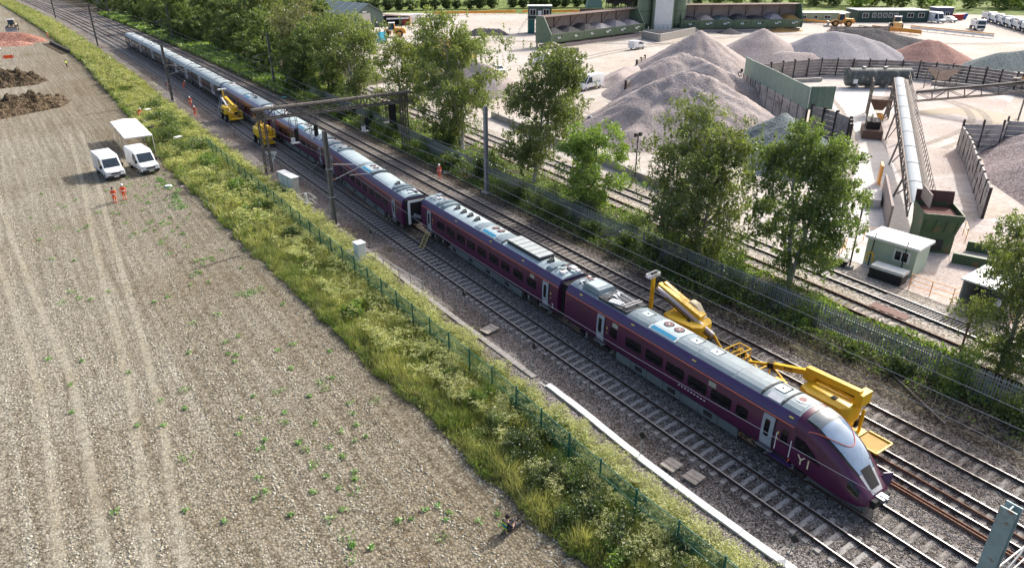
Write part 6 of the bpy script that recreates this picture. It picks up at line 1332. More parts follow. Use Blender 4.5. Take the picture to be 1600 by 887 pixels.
# conveyors
M_cover = mk('conveyor_cover', (.25, .295, .325), .7, .0, .08, .6); M_lat = mk('conveyor_frame', (.17, .145, .125), .8, .1, .25, 1)
def conveyor(label, a, b, wd, cover, legs, deep=1.3, cv_m=None):
    a = Vector(a); b = Vector(b); d = b - a; L = d.length; o = Vector((a.x, a.y, 0)); t = thing('conveyor', label, 'conveyor', tuple(o)); n = int(L / 2.2); sd = Vector((d.y, -d.x, 0)).normalized(); up = sd.cross(d.normalized())
    if up.z < 0: up = -up
    A = a - o; mb = MB()
    for s in (-1, 1):
        for dz in (0, -deep): mb.beam(A + sd * s * wd / 2 + up * dz, A + d + sd * s * wd / 2 + up * dz, .16, M_lat)
        for i in range(n):
            p = A + d * (i / n) + sd * s * wd / 2; q = A + d * ((i + 1) / n) + sd * s * wd / 2
            mb.beam(p, p - up * deep, .09, M_lat); mb.beam(p - up * (deep if i % 2 else 0), q - up * (0 if i % 2 else deep), .08, M_lat)
    mb.build('lattice', t)
    if cover:
        rings = []; m = 8
        for u in (0, 1): c = A + d * u; rings.append([c + sd * (wd * .46 * math.cos(math.pi * k / m)) + up * (wd * .15 * math.sin(math.pi * k / m)) for k in range(m + 1)])
        mb = MB(); mb.loft(rings, cv_m or M_cover, closed=False, caps=False); c_ = mb.build('belt_cover', t, smooth=True)
        for i in range(1, 9): cc = A + d * (i / 9); m2 = MB(); m2.tube([cc + sd * (wd * .47 * math.cos(math.pi * k / m)) + up * (wd * .16 * math.sin(math.pi * k / m)) for k in range(m + 1)], .025, M_lat, 4); m2.build('hoop', c_)
        mb = MB()
        for i in range(int(L / 1.6)):
            p = A + d * (i * 1.6 / L); mb.beam(p + sd * (wd / 2 + .55), p + sd * (wd / 2 + .55) + Vector((0, 0, 1.1)), .06, M_lat)
        for z in (.55, 1.1): mb.beam(A + sd * (wd / 2 + .55) + Vector((0, 0, z)), A + d + sd * (wd / 2 + .55) + Vector((0, 0, z)), .06, M_lat)
        mb.build('handrail', t); MB().beam(A + sd * (wd / 2 + .3) - up * .1, A + d + sd * (wd / 2 + .3) - up * .1, .55, M_lat, .06).build('walkway', t)
    else:
        MB().beam(A + up * .18, A + d + up * .18, wd * .8, M_rubber, .12).build('belt', t)
    for u in legs:
        p = A + d * u - up * deep; mb = MB()
        for s in (-1, 1): q = p + sd * s * wd * .5; mb.beam(q, (q.x + sd.x * s * .5, q.y + sd.y * s * .5, 0), .2, M_lat)
        if p.z > 1: mb.beam((p + sd * wd * .5), (p.x - sd.x * .9, p.y - sd.y * .9, .3), .12, M_lat)
        mb.build('leg', t)
    return t
conveyor('long sloping conveyor with a pale blue rounded cover', (66.8, 30.2, 2.7), (112.1, 58.3, 6.0), 1.35, True, (.2, .45, .7, .95))
conveyor('open black belt conveyor rising to the right edge', (121.8, 60.0, 2.6), (130.5, 37.5, 7.6), 1.3, False, (.6, .85), 1.4)
t = thing('transfer_tower', 'brown steel transfer frame under the head of the covered conveyor', 'tower', (111.5, 60.2, 0), R(33)); mb = MB()
for x in (-2, 0, 2):
    for yy in (-1.5, 1.5): mb.beam((x, yy, 0), (x, yy, 5.6), .2, M_lat)
for z in (1.6, 3.4, 5.4):
    for yy in (-1.5, 1.5): mb.beam((-2, yy, z), (2, yy, z), .16, M_lat)
for yy in (-1.5, 1.5): mb.beam((-2, yy, 0), (2, yy, 3.4), .14, M_lat); mb.beam((2, yy, 0), (-2, yy, 3.4), .14, M_lat)
mb.build('frame', t); mb = MB(); mb.loft([[(-1.6, -1.6, 2.8), (1.6, -1.6, 2.8), (1.6, 1.6, 2.8), (-1.6, 1.6, 2.8)], [(-.6, -.6, 1.0), (.6, -.6, 1.0), (.6, .6, 1.0), (-.6, .6, 1.0)]], M_binr); mb.build('chute', t); MB().box((-3.2, 0, .6), (2.2, 1.2, .5), M_orange).build('orange_guard', t)
t = thing('motor_house', 'dark machinery block left of the covered conveyor', 'machinery', (98.8, 53.6, 0), R(33)); MB().box((0, 0, .6), (5.5, 2.6, 1.2), M_binr).build('base', t); MB().box((.3, 0, 1.7), (3.4, 1.8, 1.0), M_dgrey).build('motor', t, bevel=.1)
for k in range(4): MB().cyl((-1.5 + k, 0, 2.2), (-1.5 + k, 0, 2.9), .25, M_steel, 10).build('vent', t)
t = thing('drive_unit', 'belt drive with a round guard on the right hand conveyor', 'drive unit', (126.9, 46.8, 6.1), R(-68)); MB().cyl((-.5, 0, .9), (.5, 0, .9), .95, M_dgrey, 18).build('guard', t); MB().box((1.6, 0, .5), (1.0, .6, .6), mk('motor_blue', (.03, .08, .25), .5)).build('motor', t); MB().box((.2, -1, .3), (1.2, .6, .5), M_orange).build('gearbox', t); MB().box((0, 0, .0), (3.2, 1.4, .15), M_lat).build('frame', t)
t = thing('storage_tank', 'large weathered dark cylinder tank lying on saddles', 'tank', (134.6, 74.0, 0), math.atan2(71 - 77, 138.9 - 130.2)); M_tank = mk('tank_weathered', (.075, .085, .08), .7, 0, .3, 1.2, rgb2=(.26, .25, .225), w2=.4, s2=.6)
MB().cyl((-5.8, 0, 1.95), (5.8, 0, 1.95), 1.65, M_tank, 28).build('shell', t, smooth=True)
for s in (-1, 1): MB().cyl((s * 5.8, 0, 1.95), (s * 6.1, 0, 1.95), 1.65, M_tank, 28, 1.2).build('end_cap', t, smooth=True)
for k in range(4): MB().box((-4.2 + k * 2.8, 0, .4), (.4, 2.6, .8), M_concg).build('saddle', t)
MB().box((-4.9, -1.66, 1.4), (.8, .06, .8), M_white).build('notice', t)
for k in (-3, 1): MB().cyl((k, 0, 3.5), (k, 0, 3.85), .35, M_steel, 12).build('hatch', t)
t = thing('feed_hopper', 'rusty feed hopper on a leggy frame beside the tank', 'hopper', (143.2, 66.6, 0), R(-25)); t.scale = (.72, .72, .9); M_rust = mk('rust_hopper', (.38, .31, .26), .85, 0, .25, 1)
mb = MB(); mb.loft([[(-3.2, -2.2, 4.1), (3.2, -2.2, 4.1), (3.2, 2.2, 4.1), (-3.2, 2.2, 4.1)], [(-.9, -.8, 1.8), (.9, -.8, 1.8), (.9, .8, 1.8), (-.9, .8, 1.8)]], M_rust, caps=False); mb.build('bowl', t)
for a in (-3, 3):
    for b in (-2, 2): MB().beam((a, b, 0), (a, b, 4.1), .16, M_lat).build('leg', t)
for b in (-2, 2): MB().beam((-3, b, .3), (3, b, 2.2), .12, M_lat).build('brace', t)
lowwall('grey concrete kerb sweeping behind the tank', [(120, 86.5), (126, 86.3), (132, 84)], .7, M_concg, .6); lowwall('grey concrete kerb right of the feed hopper', [(146, 69.5), (148.6, 62.5), (148.2, 54), (146, 48)], .8, M_concg, .6)
# loading point near the sidings
t = thing('loading_hopper', 'green loading hopper with rust red mouth at the foot of the conveyor', 'hopper', (63.9, 27.0, 0), R(-50)); t.scale = (.74, .78, 1); M_hop = mk('hopper_green', (.045, .085, .04), .6, 0, .15, 1, rgb2=(.20, .09, .05), w2=.25, s2=.9)
mb = MB(); mb.loft([[(-1.9, -1.2, 0), (1.9, -1.2, 0), (1.9, 2.6, 0), (-1.9, 2.6, 0)], [(-1.9, -1.2, 1.8), (1.9, -1.2, 1.8), (1.9, 2.6, 1.8), (-1.9, 2.6, 1.8)], [(-2.1, -1.9, 3.3), (2.1, -1.9, 3.3), (2.1, 2.8, 3.3), (-2.1, 2.8, 3.3)]], M_hop); mb.build('body', t)
mb = MB()
for a, b in (((-2.1, -1.9), (2.1, -1.9)), ((2.1, -1.9), (2.1, 2.8)), ((2.1, 2.8), (-2.1, 2.8)), ((-2.1, 2.8), (-2.1, -1.9))): mb.beam((*a, 3.5), (*b, 3.5), .12, M_hop, .5)
mb.build('rim', t); MB().box((0, .5, 3.32), (3.8, 4.2, .04), mk('hopper_inside', (.12, .05, .04), .9)).build('mouth', t); MB().hexa([(-2.1, 2.7, 3.4), (2.1, 2.7, 3.4), (2.1, 2.8, 3.4), (-2.1, 2.8, 3.4), (-2.1, 3.2, 4.7), (2.1, 3.2, 4.7), (2.1, 3.3, 4.7), (-2.1, 3.3, 4.7)], mk('hopper_lip', (.10, .045, .04), .8)).build('back_lip', t)
for k in range(4): MB().box((-1.7 + k * 1.13, -1.62, 2.55), (.09, .1, 1.4), M_hop, M=Matrix.Rotation(.42, 3, 'X')).build('rib', t)
MB().box((-1.5, 1.0, 4.6), (.12, 4.0, 1.2), M_bint).build('side_board', t); MB().box((.2, -1.25, .8), (1.2, .1, 1.0), M_plast).build('opening', t)
for nm2, a, b in (('long low green steel wall right of the loading hopper', (62.4, 24.4), (64.0, 20.4)), ('short low green steel wall behind the longer one', (66.2, 25.0), (67.6, 21.6))):
    L = math.dist(a, b); t = thing('steel_wall', nm2, 'wall', (a[0], a[1], 0), math.atan2(b[1] - a[1], b[0] - a[0])); MB().box((L / 2, 0, .45), (L, .25, .9), M_hop).build('panel', t); MB().box((L / 2, 0, .92), (L, .4, .06), M_hop).build('cap', t)
t = boxcabin('pale green control cabin with white roof beside the siding', (56.0, 28.6), R(-84), 4.0, 2.6, 2.45, mk('cabin_pale_green', (.40, .50, .40), .6, 0, .06, .6), mk('roof_white', (.74, .76, .75), .6), [(2.9, 1.1, 1.2, 2.0)]); 
for x in (.5, 3.1): MB().beam((x, -.12, -.0), (x + .1, -.12, 3.0), .07, M_plast).build('pole', t)
mb = MB(); mb.tube([(.6 + .28 * math.cos(q), -.3, .75 + .55 * math.sin(q)) for q in np.linspace(-.5, math.pi + .5, 10)], .07, M_ylw, 6); mb.build('yellow_hose', t)
def boxstack(label, x, y, rz, n, m, topm, sx_=2.6, sy=1.2):
    t = thing('crate_stack', label, 'crates', (x, y, .06), rz)
    for i in range(n): MB().box((.05 * (i % 2), 0, .13 + .27 * i), (sx_, sy, .24), m if i < n - 1 else topm).build('tray', t)
    return t
boxstack('stack of black trays with a pale top beside the siding', 54.5, 25.6, R(-84), 4, M_plast, M_cab); boxstack('black tray by the foot of the light pole', 54.0, 29.6, R(-70), 2, M_plast, M_plast, 1.4, .9)
def lightpole(label, x, y, h, m=M_plast, lean=0., heads=2):
    t = thing('light_pole', label, 'light pole', (x, y, 0)); MB().cyl((0, 0, 0), (lean, 0, h), .07, m, 8).build('pole', t); MB().box((0, 0, .15), (.5, .5, .3), M_concg).build('base', t)
    for i in range(heads): s = -1 if i else 1; MB().box((lean + s * .35, 0, h - (0 if heads == 2 and h < 6 else i * 1.8)), (.45, .3, .4), M_plast, .4).build('lamp_head', t)
    return t
lightpole('black light pole with two lamps beside the pale green cabin', 54.0, 28.6, 6.1); lightpole('light pole with twin lamps below the sand heaps', 56.0, 56.8, 5.4); lightpole('short rusty post behind the palisade near the right edge', 46.8, 16.2, 3.5, M_railrust, heads=0); lightpole('lamp pole out in the yard near the stacked lorries', 205, 75, 5, heads=1)
M_orail = mk('orange_rail', (.78, .33, .06), .5)
railing('orange safety railing beside the siding pit', [(54.2, 23.6), (54.3, 20.4), (57.6, 20.1)], 1.3, M_orail, mids=3, base=.06); railing('orange safety gate behind the pale green cabin', [(60.8, 31.5), (62.5, 30.6)], 1.2, M_orail, base=0); railing('orange handrail left of the light pole', [(55.2, 30.4), (57.5, 31.2)], 1.1, M_orail, base=0); railing('orange and white rail at the right of the hopper', [(67.0, 25.9), (65.3, 24.9)], 1.3, M_orail, base=1.0); railing('orange rail right of the white roofed shed', [(53.8, 16.2), (54.0, 11)], 1.1, M_orail, base=.06)
t = thing('white_roof_shed', 'small open shed with white roof by the siding', 'shed', (54.3, 20.0, .06), R(-88)); MB().box((1.4, 1.9, 2.25), (3.2, 4.0, .12), MATS['roof_white']).build('roof', t); MB().box((1.4, 3.7, 1.1), (2.9, .15, 2.2), mk('shed_grey', (.24, .26, .25), .6)).build('back_wall', t); MB().box((0, 1.9, 1.1), (.12, 3.6, 2.2), MATS['shed_grey']).build('side_wall', t); MB().box((2.8, 2.4, 1.1), (.12, 2.6, 2.2), MATS['shed_grey']).build('side_wall', t); MB().box((2.3, .8, 1.0), (.35, .3, .5), M_cab).build('control_box', t); MB().cyl((2.3, .8, 0), (2.3, .8, 1.0), .05, M_plast, 6).build('post', t)
t = thing('track_grating', 'black slotted grating set between the rails of the siding', 'grating', (S2(20.4), 20.4, 0), R(-1.6)); bar = MB().box((0, 0, 0), (1.25, .10, .06), M_lid2).build('bar', t)
MB().box((0, 0, .045), (1.35, 7.4, .03), M_plast).build('pit_cover', t)
for i in range(30):
    o = bar if i == 0 else bar.copy()
    if i: COL.objects.link(o)
    o.location = (0, -3.5 + i * .24, .10)
for s in (-1, 1): MB().box((s * .62, 0, .09), (.1, 7.4, .07), M_concg).build('kerb', t)
tag(MB().box((0, 0, 0), (.9, 2.8, .04), mk('rust_plate', (.20, .12, .10), .9)).build('steel_plate', loc=(49.4, 22.4, .07)), 'rust brown steel plate lying between the two sidings', 'plate')
mb = MB(); mb.box((0, 0, 1.3), (.25, 1.9, 2.2), M_orail, R(-57)); tag(mb.build('orange_guard', loc=(78.0, 40.2, 0)), 'bright orange guard panel left of the covered conveyor', 'guard'); mb = MB(); mb.box((0, 0, 1.25), (.2, 11, 2.5), M_bint, R(-57)); tag(mb.build('timber_screen', loc=(69.6, 34.6, 0)), 'brown timber screen along the lower covered conveyor', 'screen')
mb = MB(); mb.hexa([(0, 0, 0), (3.2, 1.8, 0), (3.8, .6, 0), (.8, -1.0, 0), (0, 0, .9), (3.2, 1.8, .9), (3.8, .6, .9), (.8, -1.0, .9)], M_conc); tag(mb.build('concrete_block', loc=(69.5, 36.5, 0)), 'pale concrete block at the foot of the timber screen', 'block')
# barriers round the yard
def barrier(label, a, b, z, m, thick, posts=3., name='crash_barrier', white=False):
    L = math.dist(a, b); t = thing(name, label, 'barrier', (a[0], a[1], 0), math.atan2(b[1] - a[1], b[0] - a[0])); MB().box((L / 2, 0, z), (L, .22, thick), m).build('beam', t)
    n = max(1, int(L / posts))
    for i in range(n + 1): MB().box((L * i / n, 0, z / 2), (.14, .14, z), M_white if white else m).build('post', t)
    if white: MB().box((L / 2, 0, z * .55), (L, .06, z * .5), M_white).build('white_board', t)
    return t
barrier('thick orange barrier beam behind the dark gravel heap', (227.6, 130.7), (226.4, 114.4), .9, M_orail, 1.1); barrier('long orange topped white barrier across the lorry park', (238.2, 124), (235.8, 98.4), 1.2, M_orail, .3, 2.6, white=True); barrier('orange barrier beam in front of the khaki cabin', (230.4, 159), (229.2, 142.4), .9, M_orail, .6); barrier('distant orange barrier along the yard edge under the hedge', (136, 252), (166, 240.5), 1.0, M_orail, .9, 4); barrier('distant orange barrier running behind the first bins', (168.5, 239.4), (196, 222), 1.0, M_orail, .8, 4); barrier('black pole gate beside the thick orange beam', (214, 127), (212.5, 122), 2.4, M_lat, .15, 2.5)
for nm2, x, y, c in (('small red skip beside the parked lorries', 282.6, 131.5, M_redl), ('small blue skip beside the red one', 287.6, 132.6, mk('skip_blue', (.03, .10, .34), .5))):
    t = thing('skip', nm2, 'skip', (x, y, 0), R(-30)); mb = MB(); mb.loft([[(-1.4, -.9, 0), (1.4, -.9, 0), (1.4, .9, 0), (-1.4, .9, 0)], [(-2, -1.1, 1.9), (2, -1.1, 1.9), (2, 1.1, 1.9), (-2, 1.1, 1.9)]], c); mb.build('body', t); MB().box((0, 0, 1.92), (4.1, 2.3, .08), c).build('rim', t)
t = thing('road_sign', 'small white sign on a post by the two storey cabin', 'sign', (121.5, 179, 0)); MB().cyl((0, 0, 0), (0, 0, 2.2), .05, M_galv, 6).build('post', t); MB().prism([(-.5, 2.6), (.5, 2.6), (0, 1.8)], 'y', -.03, .03, M_white).build('plate', t)
t = thing('portable_unit', 'blue and white portable unit beside the orange loader', 'unit', (86, 190, 0), R(20)); MB().box((0, 0, 1.4), (2.2, 1.6, 2.8), mk('unit_blue', (.05, .42, .62), .5)).build('body', t, bevel=.08); MB().box((0, 0, 2.85), (2.3, 1.7, .15), M_white).build('roof', t)
# ---------------------------------------------------------------- vegetation
M_birch = leafmat('leaf_birch', (0.086, 0.121, 0.041), (0.218, 0.270, 0.098), .45)
M_leafb = leafmat('leaf_bright', (0.098, 0.172, 0.034), (0.230, 0.333, 0.081), .45)
M_leafd = leafmat('leaf_dark', (0.039, 0.067, 0.023), (0.109, 0.155, 0.052), .35)
M_leafm = leafmat('leaf_mid', (0.060, 0.101, 0.030), (0.167, 0.224, 0.069), .4)
M_grass = leafmat('grass_blade', (.10, .14, .042), (.42, .415, .19), .4)
M_grassg = leafmat('grass_green', (.085, .145, .03), (.22, .29, .075), .42)
M_umbel = leafmat('umbel_yellow', (.37, .405, .14), (.62, .625, .31), .42)
M_stalk = leafmat('dry_stalk', (.30, .25, .13), (.52, .46, .28), .2)
M_bark = mk('bark_brown', (.075, .06, .045), .9, 0, .3, 3); M_barkb = mk('bark_birch', (.42, .40, .36), .8, 0, .25, 2.5, rgb2=(.07, .06, .05), w2=.4, s2=1.6)
def leaf_arrays(P, L, W, droop=0., flat=0.):
    n = len(P); a = rng.normal(size=(n, 3)); a[:, 2] -= droop; a[:, 2] *= (1 - flat); a /= np.linalg.norm(a, axis=1)[:, None] + 1e-9
    b = np.cross(a, rng.normal(size=(n, 3)) + np.array([0, 0, 2. * flat])); b /= np.linalg.norm(b, axis=1)[:, None] + 1e-9
    s = (.65 + .7 * rng.random((n, 1))); a = a * (L * .5) * s; b = b * (W * .5) * s
    V = np.stack([P - a, P + b, P + a, P - b], 1).reshape(-1, 3); return V
def leaf_obj(name, P, L, W, mat, parent=None, droop=0., flat=0., tint=None):
    V = leaf_arrays(P, L, W, droop, flat); F = np.arange(len(V)).reshape(-1, 4)
    return npmesh(name, V, F, [mat] if not isinstance(mat, list) else mat, tint=rng.random(len(P)) if tint is None else tint, parent=parent)
def make_tree(name, label, loc, h, w_, kind='birch', n=12000, seed=1, leaf=.26, trunkm=None, mat=None, group=None, lowest=.14, lean=(0, 0), cat='tree', multi=1):
    rs = random.Random(seed); t = thing(name, label, cat, loc, 0, group); tm = trunkm or (M_barkb if kind == 'birch' else M_bark); mat = mat or {'birch': M_birch, 'broad': M_leafm, 'bright': M_leafb, 'dark': M_leafd}[kind]
    mb = MB(); C = []; rt = .016 * h + .05
    def prof(q):  # crown radius over height fraction
        if kind == 'birch': return (w_ / 2) * (max(0, math.sin(math.pi * min(1, max(0, (q - lowest * .6) / (1.02 - lowest * .6))) ** .85)) ** .7)
        return (w_ / 2) * max(.05, math.sin(math.pi * min(1, max(.0, (q - lowest * .5) / (1.05 - lowest * .5))) ** .8)) ** .55
    for k in range(multi):
        ox, oy = (rs.uniform(-1, 1) * w_ * .14 * (multi > 1) for _ in range(2)); tp = []
        hh = h * (1 - .12 * k)
        for i in range(9): q = i / 8; tp.append(Vector((ox * q * 2 + lean[0] * q + rs.uniform(-.12, .12) * (i > 0) * h * .05, oy * q * 2 + lean[1] * q + rs.uniform(-.12, .12) * (i > 0) * h * .05, hh * .95 * q)))
        mb.tube(tp, [rt * (1 - .88 * i / 8) / (multi ** .3) for i in range(9)], tm, 7)
        nl = int(30 / multi ** .5)
        for j in range(nl):
            q = lowest + (.97 - lowest) * ((j + rs.random()) / nl); base = tp[0].lerp(tp[-1], q) if 0 else tp[min(8, int(q * 8))].lerp(tp[min(8, int(q * 8) + 1)], q * 8 - int(q * 8)) if q < 1 else tp[-1]
            az = rs.random() * 6.283; Rr_ = prof(q) * rs.uniform(.62, 1.15); up = Rr_ * rs.uniform(.25, .8) if kind == 'birch' else Rr_ * rs.uniform(.05, .5)
            e = base + Vector((math.cos(az) * Rr_, math.sin(az) * Rr_, up)); m = base.lerp(e, .5) + Vector((0, 0, .12 * Rr_)); mb.tube([base, m, e], [rt * .33 * (1 - q * .6), rt * .2 * (1 - q * .6), .012], tm, 5)
            for u in (.35, .55, .72, .86, 1.0):
                p = base.lerp(m, u * 2) if u < .5 else m.lerp(e, u * 2 - 1); sp = .10 * w_
                for _ in range(1 if u < .5 else 2): C.append((p + Vector((rs.gauss(0, sp), rs.gauss(0, sp), rs.gauss(0, sp * .6))), rs.uniform(.35, .8) * (.5 + .075 * w_)))
        C.append((tp[-1], .5)); C.append((tp[-2], .7))
    mb.build('trunk', t, smooth=True)
    cw = np.array([c[1] ** 2 for c in C]); cw /= cw.sum(); idx = rng.choice(len(C), n, p=cw); cc = np.array([tuple(c[0]) for c in C])[idx]; rr = np.array([c[1] for c in C])[idx]
    g_ = rng.normal(size=(n, 3)); g_ /= np.linalg.norm(g_, axis=1)[:, None]; g_ *= (rng.random((n, 1)) ** .45); P = cc + g_ * rr[:, None] * np.array([1, 1, .72])
    ctint = rng.random(len(C))[idx] * .55 + rng.random(n) * .45
    if kind == 'birch':  # hanging strands
        ns_ = 800; m = int(n * .38); st = rng.choice(len(C), ns_, p=cw); so = np.array([tuple(c[0]) for c in C])[st] + rng.normal(size=(ns_, 3)) * .6 * (.4 + .07 * w_); sl = .3 + 1.2 * rng.random(ns_) ** 1.5 * (h / 14); k = rng.integers(0, ns_, m)
        P[:m] = so[k] + np.stack([rng.normal(size=m) * .07, rng.normal(size=m) * .07, -sl[k] * rng.random(m)], 1)
    P[:, 2] = np.maximum(P[:, 2], .25)
    leaf_obj('crown', P, leaf, leaf * .62, mat, t, droop=.8 if kind == 'birch' else .15, tint=ctint)
    return t
make_tree('birch_tree', 'tallest birch with hanging foliage right of the signal gantry', (46.1, 79.0, 0), 17.6, 10.4, 'birch', 56000, 21, .22, multi=3)
make_tree('birch_tree', 'slender weeping birch standing left of the sand heaps', (44.6, 61.2, 0), 15.4, 8.6, 'birch', 42000, 22, .21, multi=2)
make_tree('ash_tree', 'small bright green tree with an open crown below the silver car', (45.0, 51.2, 0), 8.8, 6.6, 'bright', 18000, 23, .22, lowest=.1)
make_tree('birch_tree', 'broad twin birch in the middle of the siding fence', (43.5, 36.1, 0), 13.4, 8.8, 'birch', 58000, 24, .18, multi=3, lowest=.06)
make_tree('birch_tree', 'birch with dark dense crown left of the pale green cabin', (46.7, 29.2, 0), 13.4, 6.4, 'birch', 50000, 25, .18, mat=leafmat('leaf_birch_dark', (0.069, 0.115, 0.034), (0.178, 0.247, 0.081), .45), multi=2)
make_tree('birch_tree', 'weeping birch cut off by the right edge of the picture', (47.5, 14.0, 0), 9.8, 6.0, 'birch', 38000, 26, .15, lowest=.05)
make_tree('birch_tree', 'birch left of the tallest one, behind the gantry', (46.0, 97, 0), 12.6, 7.6, 'birch', 24000, 27, .23, mat=leafmat('leaf_birch_yellow', (0.086, 0.121, 0.029), (0.196, 0.230, 0.069), .45), multi=2)
make_tree('birch_tree', 'grey green birch standing over the far palisade', (45.6, 112.5, 0), 15.4, 10.5, 'birch', 32000, 28, .25, multi=2)
make_tree('maple_tree', 'dark dense maple beside the grey green birch', (44.2, 121, 0), 13.5, 9.5, 'bright', 22000, 29, .30, mat=M_leafm)
make_tree('ash_tree', 'sparse pale ash with bare twigs behind the far mast', (46.5, 138, 0), 15.5, 10.5, 'birch', 14000, 30, .3, mat=leafmat('leaf_pale', (0.115, 0.138, 0.057), (0.230, 0.241, 0.115), .4), multi=2)
# far wood beside the line
protos = []
for i, (k, hh, ww, m) in enumerate((('broad', 12, 10, M_leafd), ('broad', 14, 9.5, M_leafm), ('birch', 14, 9, M_leafm), ('broad', 10, 9, M_leafd))): protos.append(make_tree('woodland_tree', 'tree in the dense wood beyond the far tracks', (0, 0, 0), hh, ww, k, 9000, 40 + i, .44, group='trees of the wood beside the far tracks', lowest=.03))
spots = []
y = 126.
while y < 430:
    for x in (44.5, 52, 61, 72, 84):
        if x > 60 and y < 225: continue
        if x > 50 and y < 150: continue
        spots.append((x + cv(y) * .8 + random.uniform(-2.5, 2.5), y + random.uniform(-4, 4)))
    y += 9.5 if y < 240 else 15
for i, (x, y) in enumerate(spots):
    src = protos[i % 4]; o = src if i < 4 else clone(src, src['label'], (0, 0, 0)); o.location = (x, y, 0); o.rotation_euler = (0, 0, random.random() * 6.28); s = random.uniform(.75, 1.12) * (.8 if x < 47 else 1); o.scale = (s, s, s * random.uniform(.9, 1.1))
# hedge and trees beyond the yard
hp = make_tree('hedge_bush', 'dark clipped hedge bush at the far side of the yard', (0, 0, 0), 4.2, 5.5, 'dark', 2600, 60, .5, lowest=0, group='hedge beyond the yard', cat='bush')
path = [(80, 306), (112, 287), (155, 275), (198, 257), (232, 242), (258, 226)]; first = True
for a, b in zip(path[:-1], path[1:]):
    n = int(math.dist(a, b) / 4.6)
    for i in range(n):
        if (a[0] > 150 and i in (5,)): continue
        o = hp if first else clone(hp, hp['label'], (0, 0, 0)); first = False; u = i / n; o.location = (a[0] + (b[0] - a[0]) * u + random.uniform(-.5, .5), a[1] + (b[1] - a[1]) * u + random.uniform(-.8, .8), 0); o.rotation_euler[2] = random.random() * 6; s = random.uniform(.85, 1.15); o.scale = (s, s, s * random.uniform(.8, 1.1))
path2 = [(238, 244), (262, 224), (290, 203), (312, 168), (330, 150), (350, 136), (378, 118)]
bt = [make_tree('boundary_tree', 'leafy tree on the boundary behind the site cabins', (0, 0, 0), 9.5, 9.5, k, 4200, 70 + i, .55, group='trees on the boundary behind the site cabins', mat=m, lowest=0) for i, (k, m) in enumerate((('broad', M_leafd), ('broad', M_leafm), ('bright', M_leafb)))]; c = 0
for row, off in ((0, 4), (1, 15)):
    for a, b in zip(path2[:-1], path2[1:]):
        n = max(2, int(math.dist(a, b) / 7.5))
        for i in range(n):
            if random.random() < .14: continue
            src = bt[(c * 7 + row) % 3 if random.random() < .6 else 0]; o = bt[c] if c < 3 else clone(src, src['label'], (0, 0, 0)); c += 1; u = i / n
            o.location = (a[0] + (b[0] - a[0]) * u + off * .8 + random.uniform(-1, 1), a[1] + (b[1] - a[1]) * u + off * .7 + random.uniform(-1, 1), 0); o.rotation_euler[2] = random.random() * 6; s = random.uniform(.6, 1.1); o.scale = (s, s, s * random.uniform(.85, 1.1))
ft_ = make_tree('distant_tree', 'distant tree beyond the meadow at the top of the picture', (0, 0, 0), 9, 10, 'broad', 2600, 80, .8, group='distant trees beyond the meadow', lowest=0); first = True
for i in range(70):
    u = i / 69; x = 95 + 320 * u; y = 372 - 225 * u ** 1.35 + random.uniform(-14, 22)
    o = ft_ if first else clone(ft_, ft_['label'], (0, 0, 0)); first = False; o.location = (x + random.uniform(-6, 6) + 14, y + 14, 0); o.rotation_euler[2] = random.random() * 6; s = random.uniform(.6, 1.2); o.scale = (s, s, s)
# shrubs
def bush(label, x, y, w_, h, mat, n=1600, leaf=.16, seed=0, name='shrub', z=0.):
    t = thing(name, label, 'bush', (x, y, z)); rs = random.Random(seed); mb = MB(); C = []
    for k in range(9): az = rs.random() * 6.28; r = w_ * .42 * rs.random() ** .6; e = Vector((math.cos(az) * r, math.sin(az) * r, h * rs.uniform(.55, .95) * (1 - .5 * (r / (w_ * .5)) ** 2))); mb.tube([(0, 0, 0), e * .5 + Vector((0, 0, .1)), e], [.035, .025, .01], M_bark, 5); C += [e, e * .7, Vector((e.x * 1.1, e.y * 1.1, e.z * .4))]
    mb.build('stem', t); cc = np.array([tuple(c) for c in C])[rng.integers(0, len(C), n)]; g_ = rng.normal(size=(n, 3)); g_ /= np.linalg.norm(g_, axis=1)[:, None]; P = cc + g_ * (rng.random((n, 1)) ** .5) * np.array([w_ * .2, w_ * .2, h * .24]); P[:, 2] = np.abs(P[:, 2]) + .04
    leaf_obj('foliage', P, leaf, leaf * .65, mat, t, .1); return t
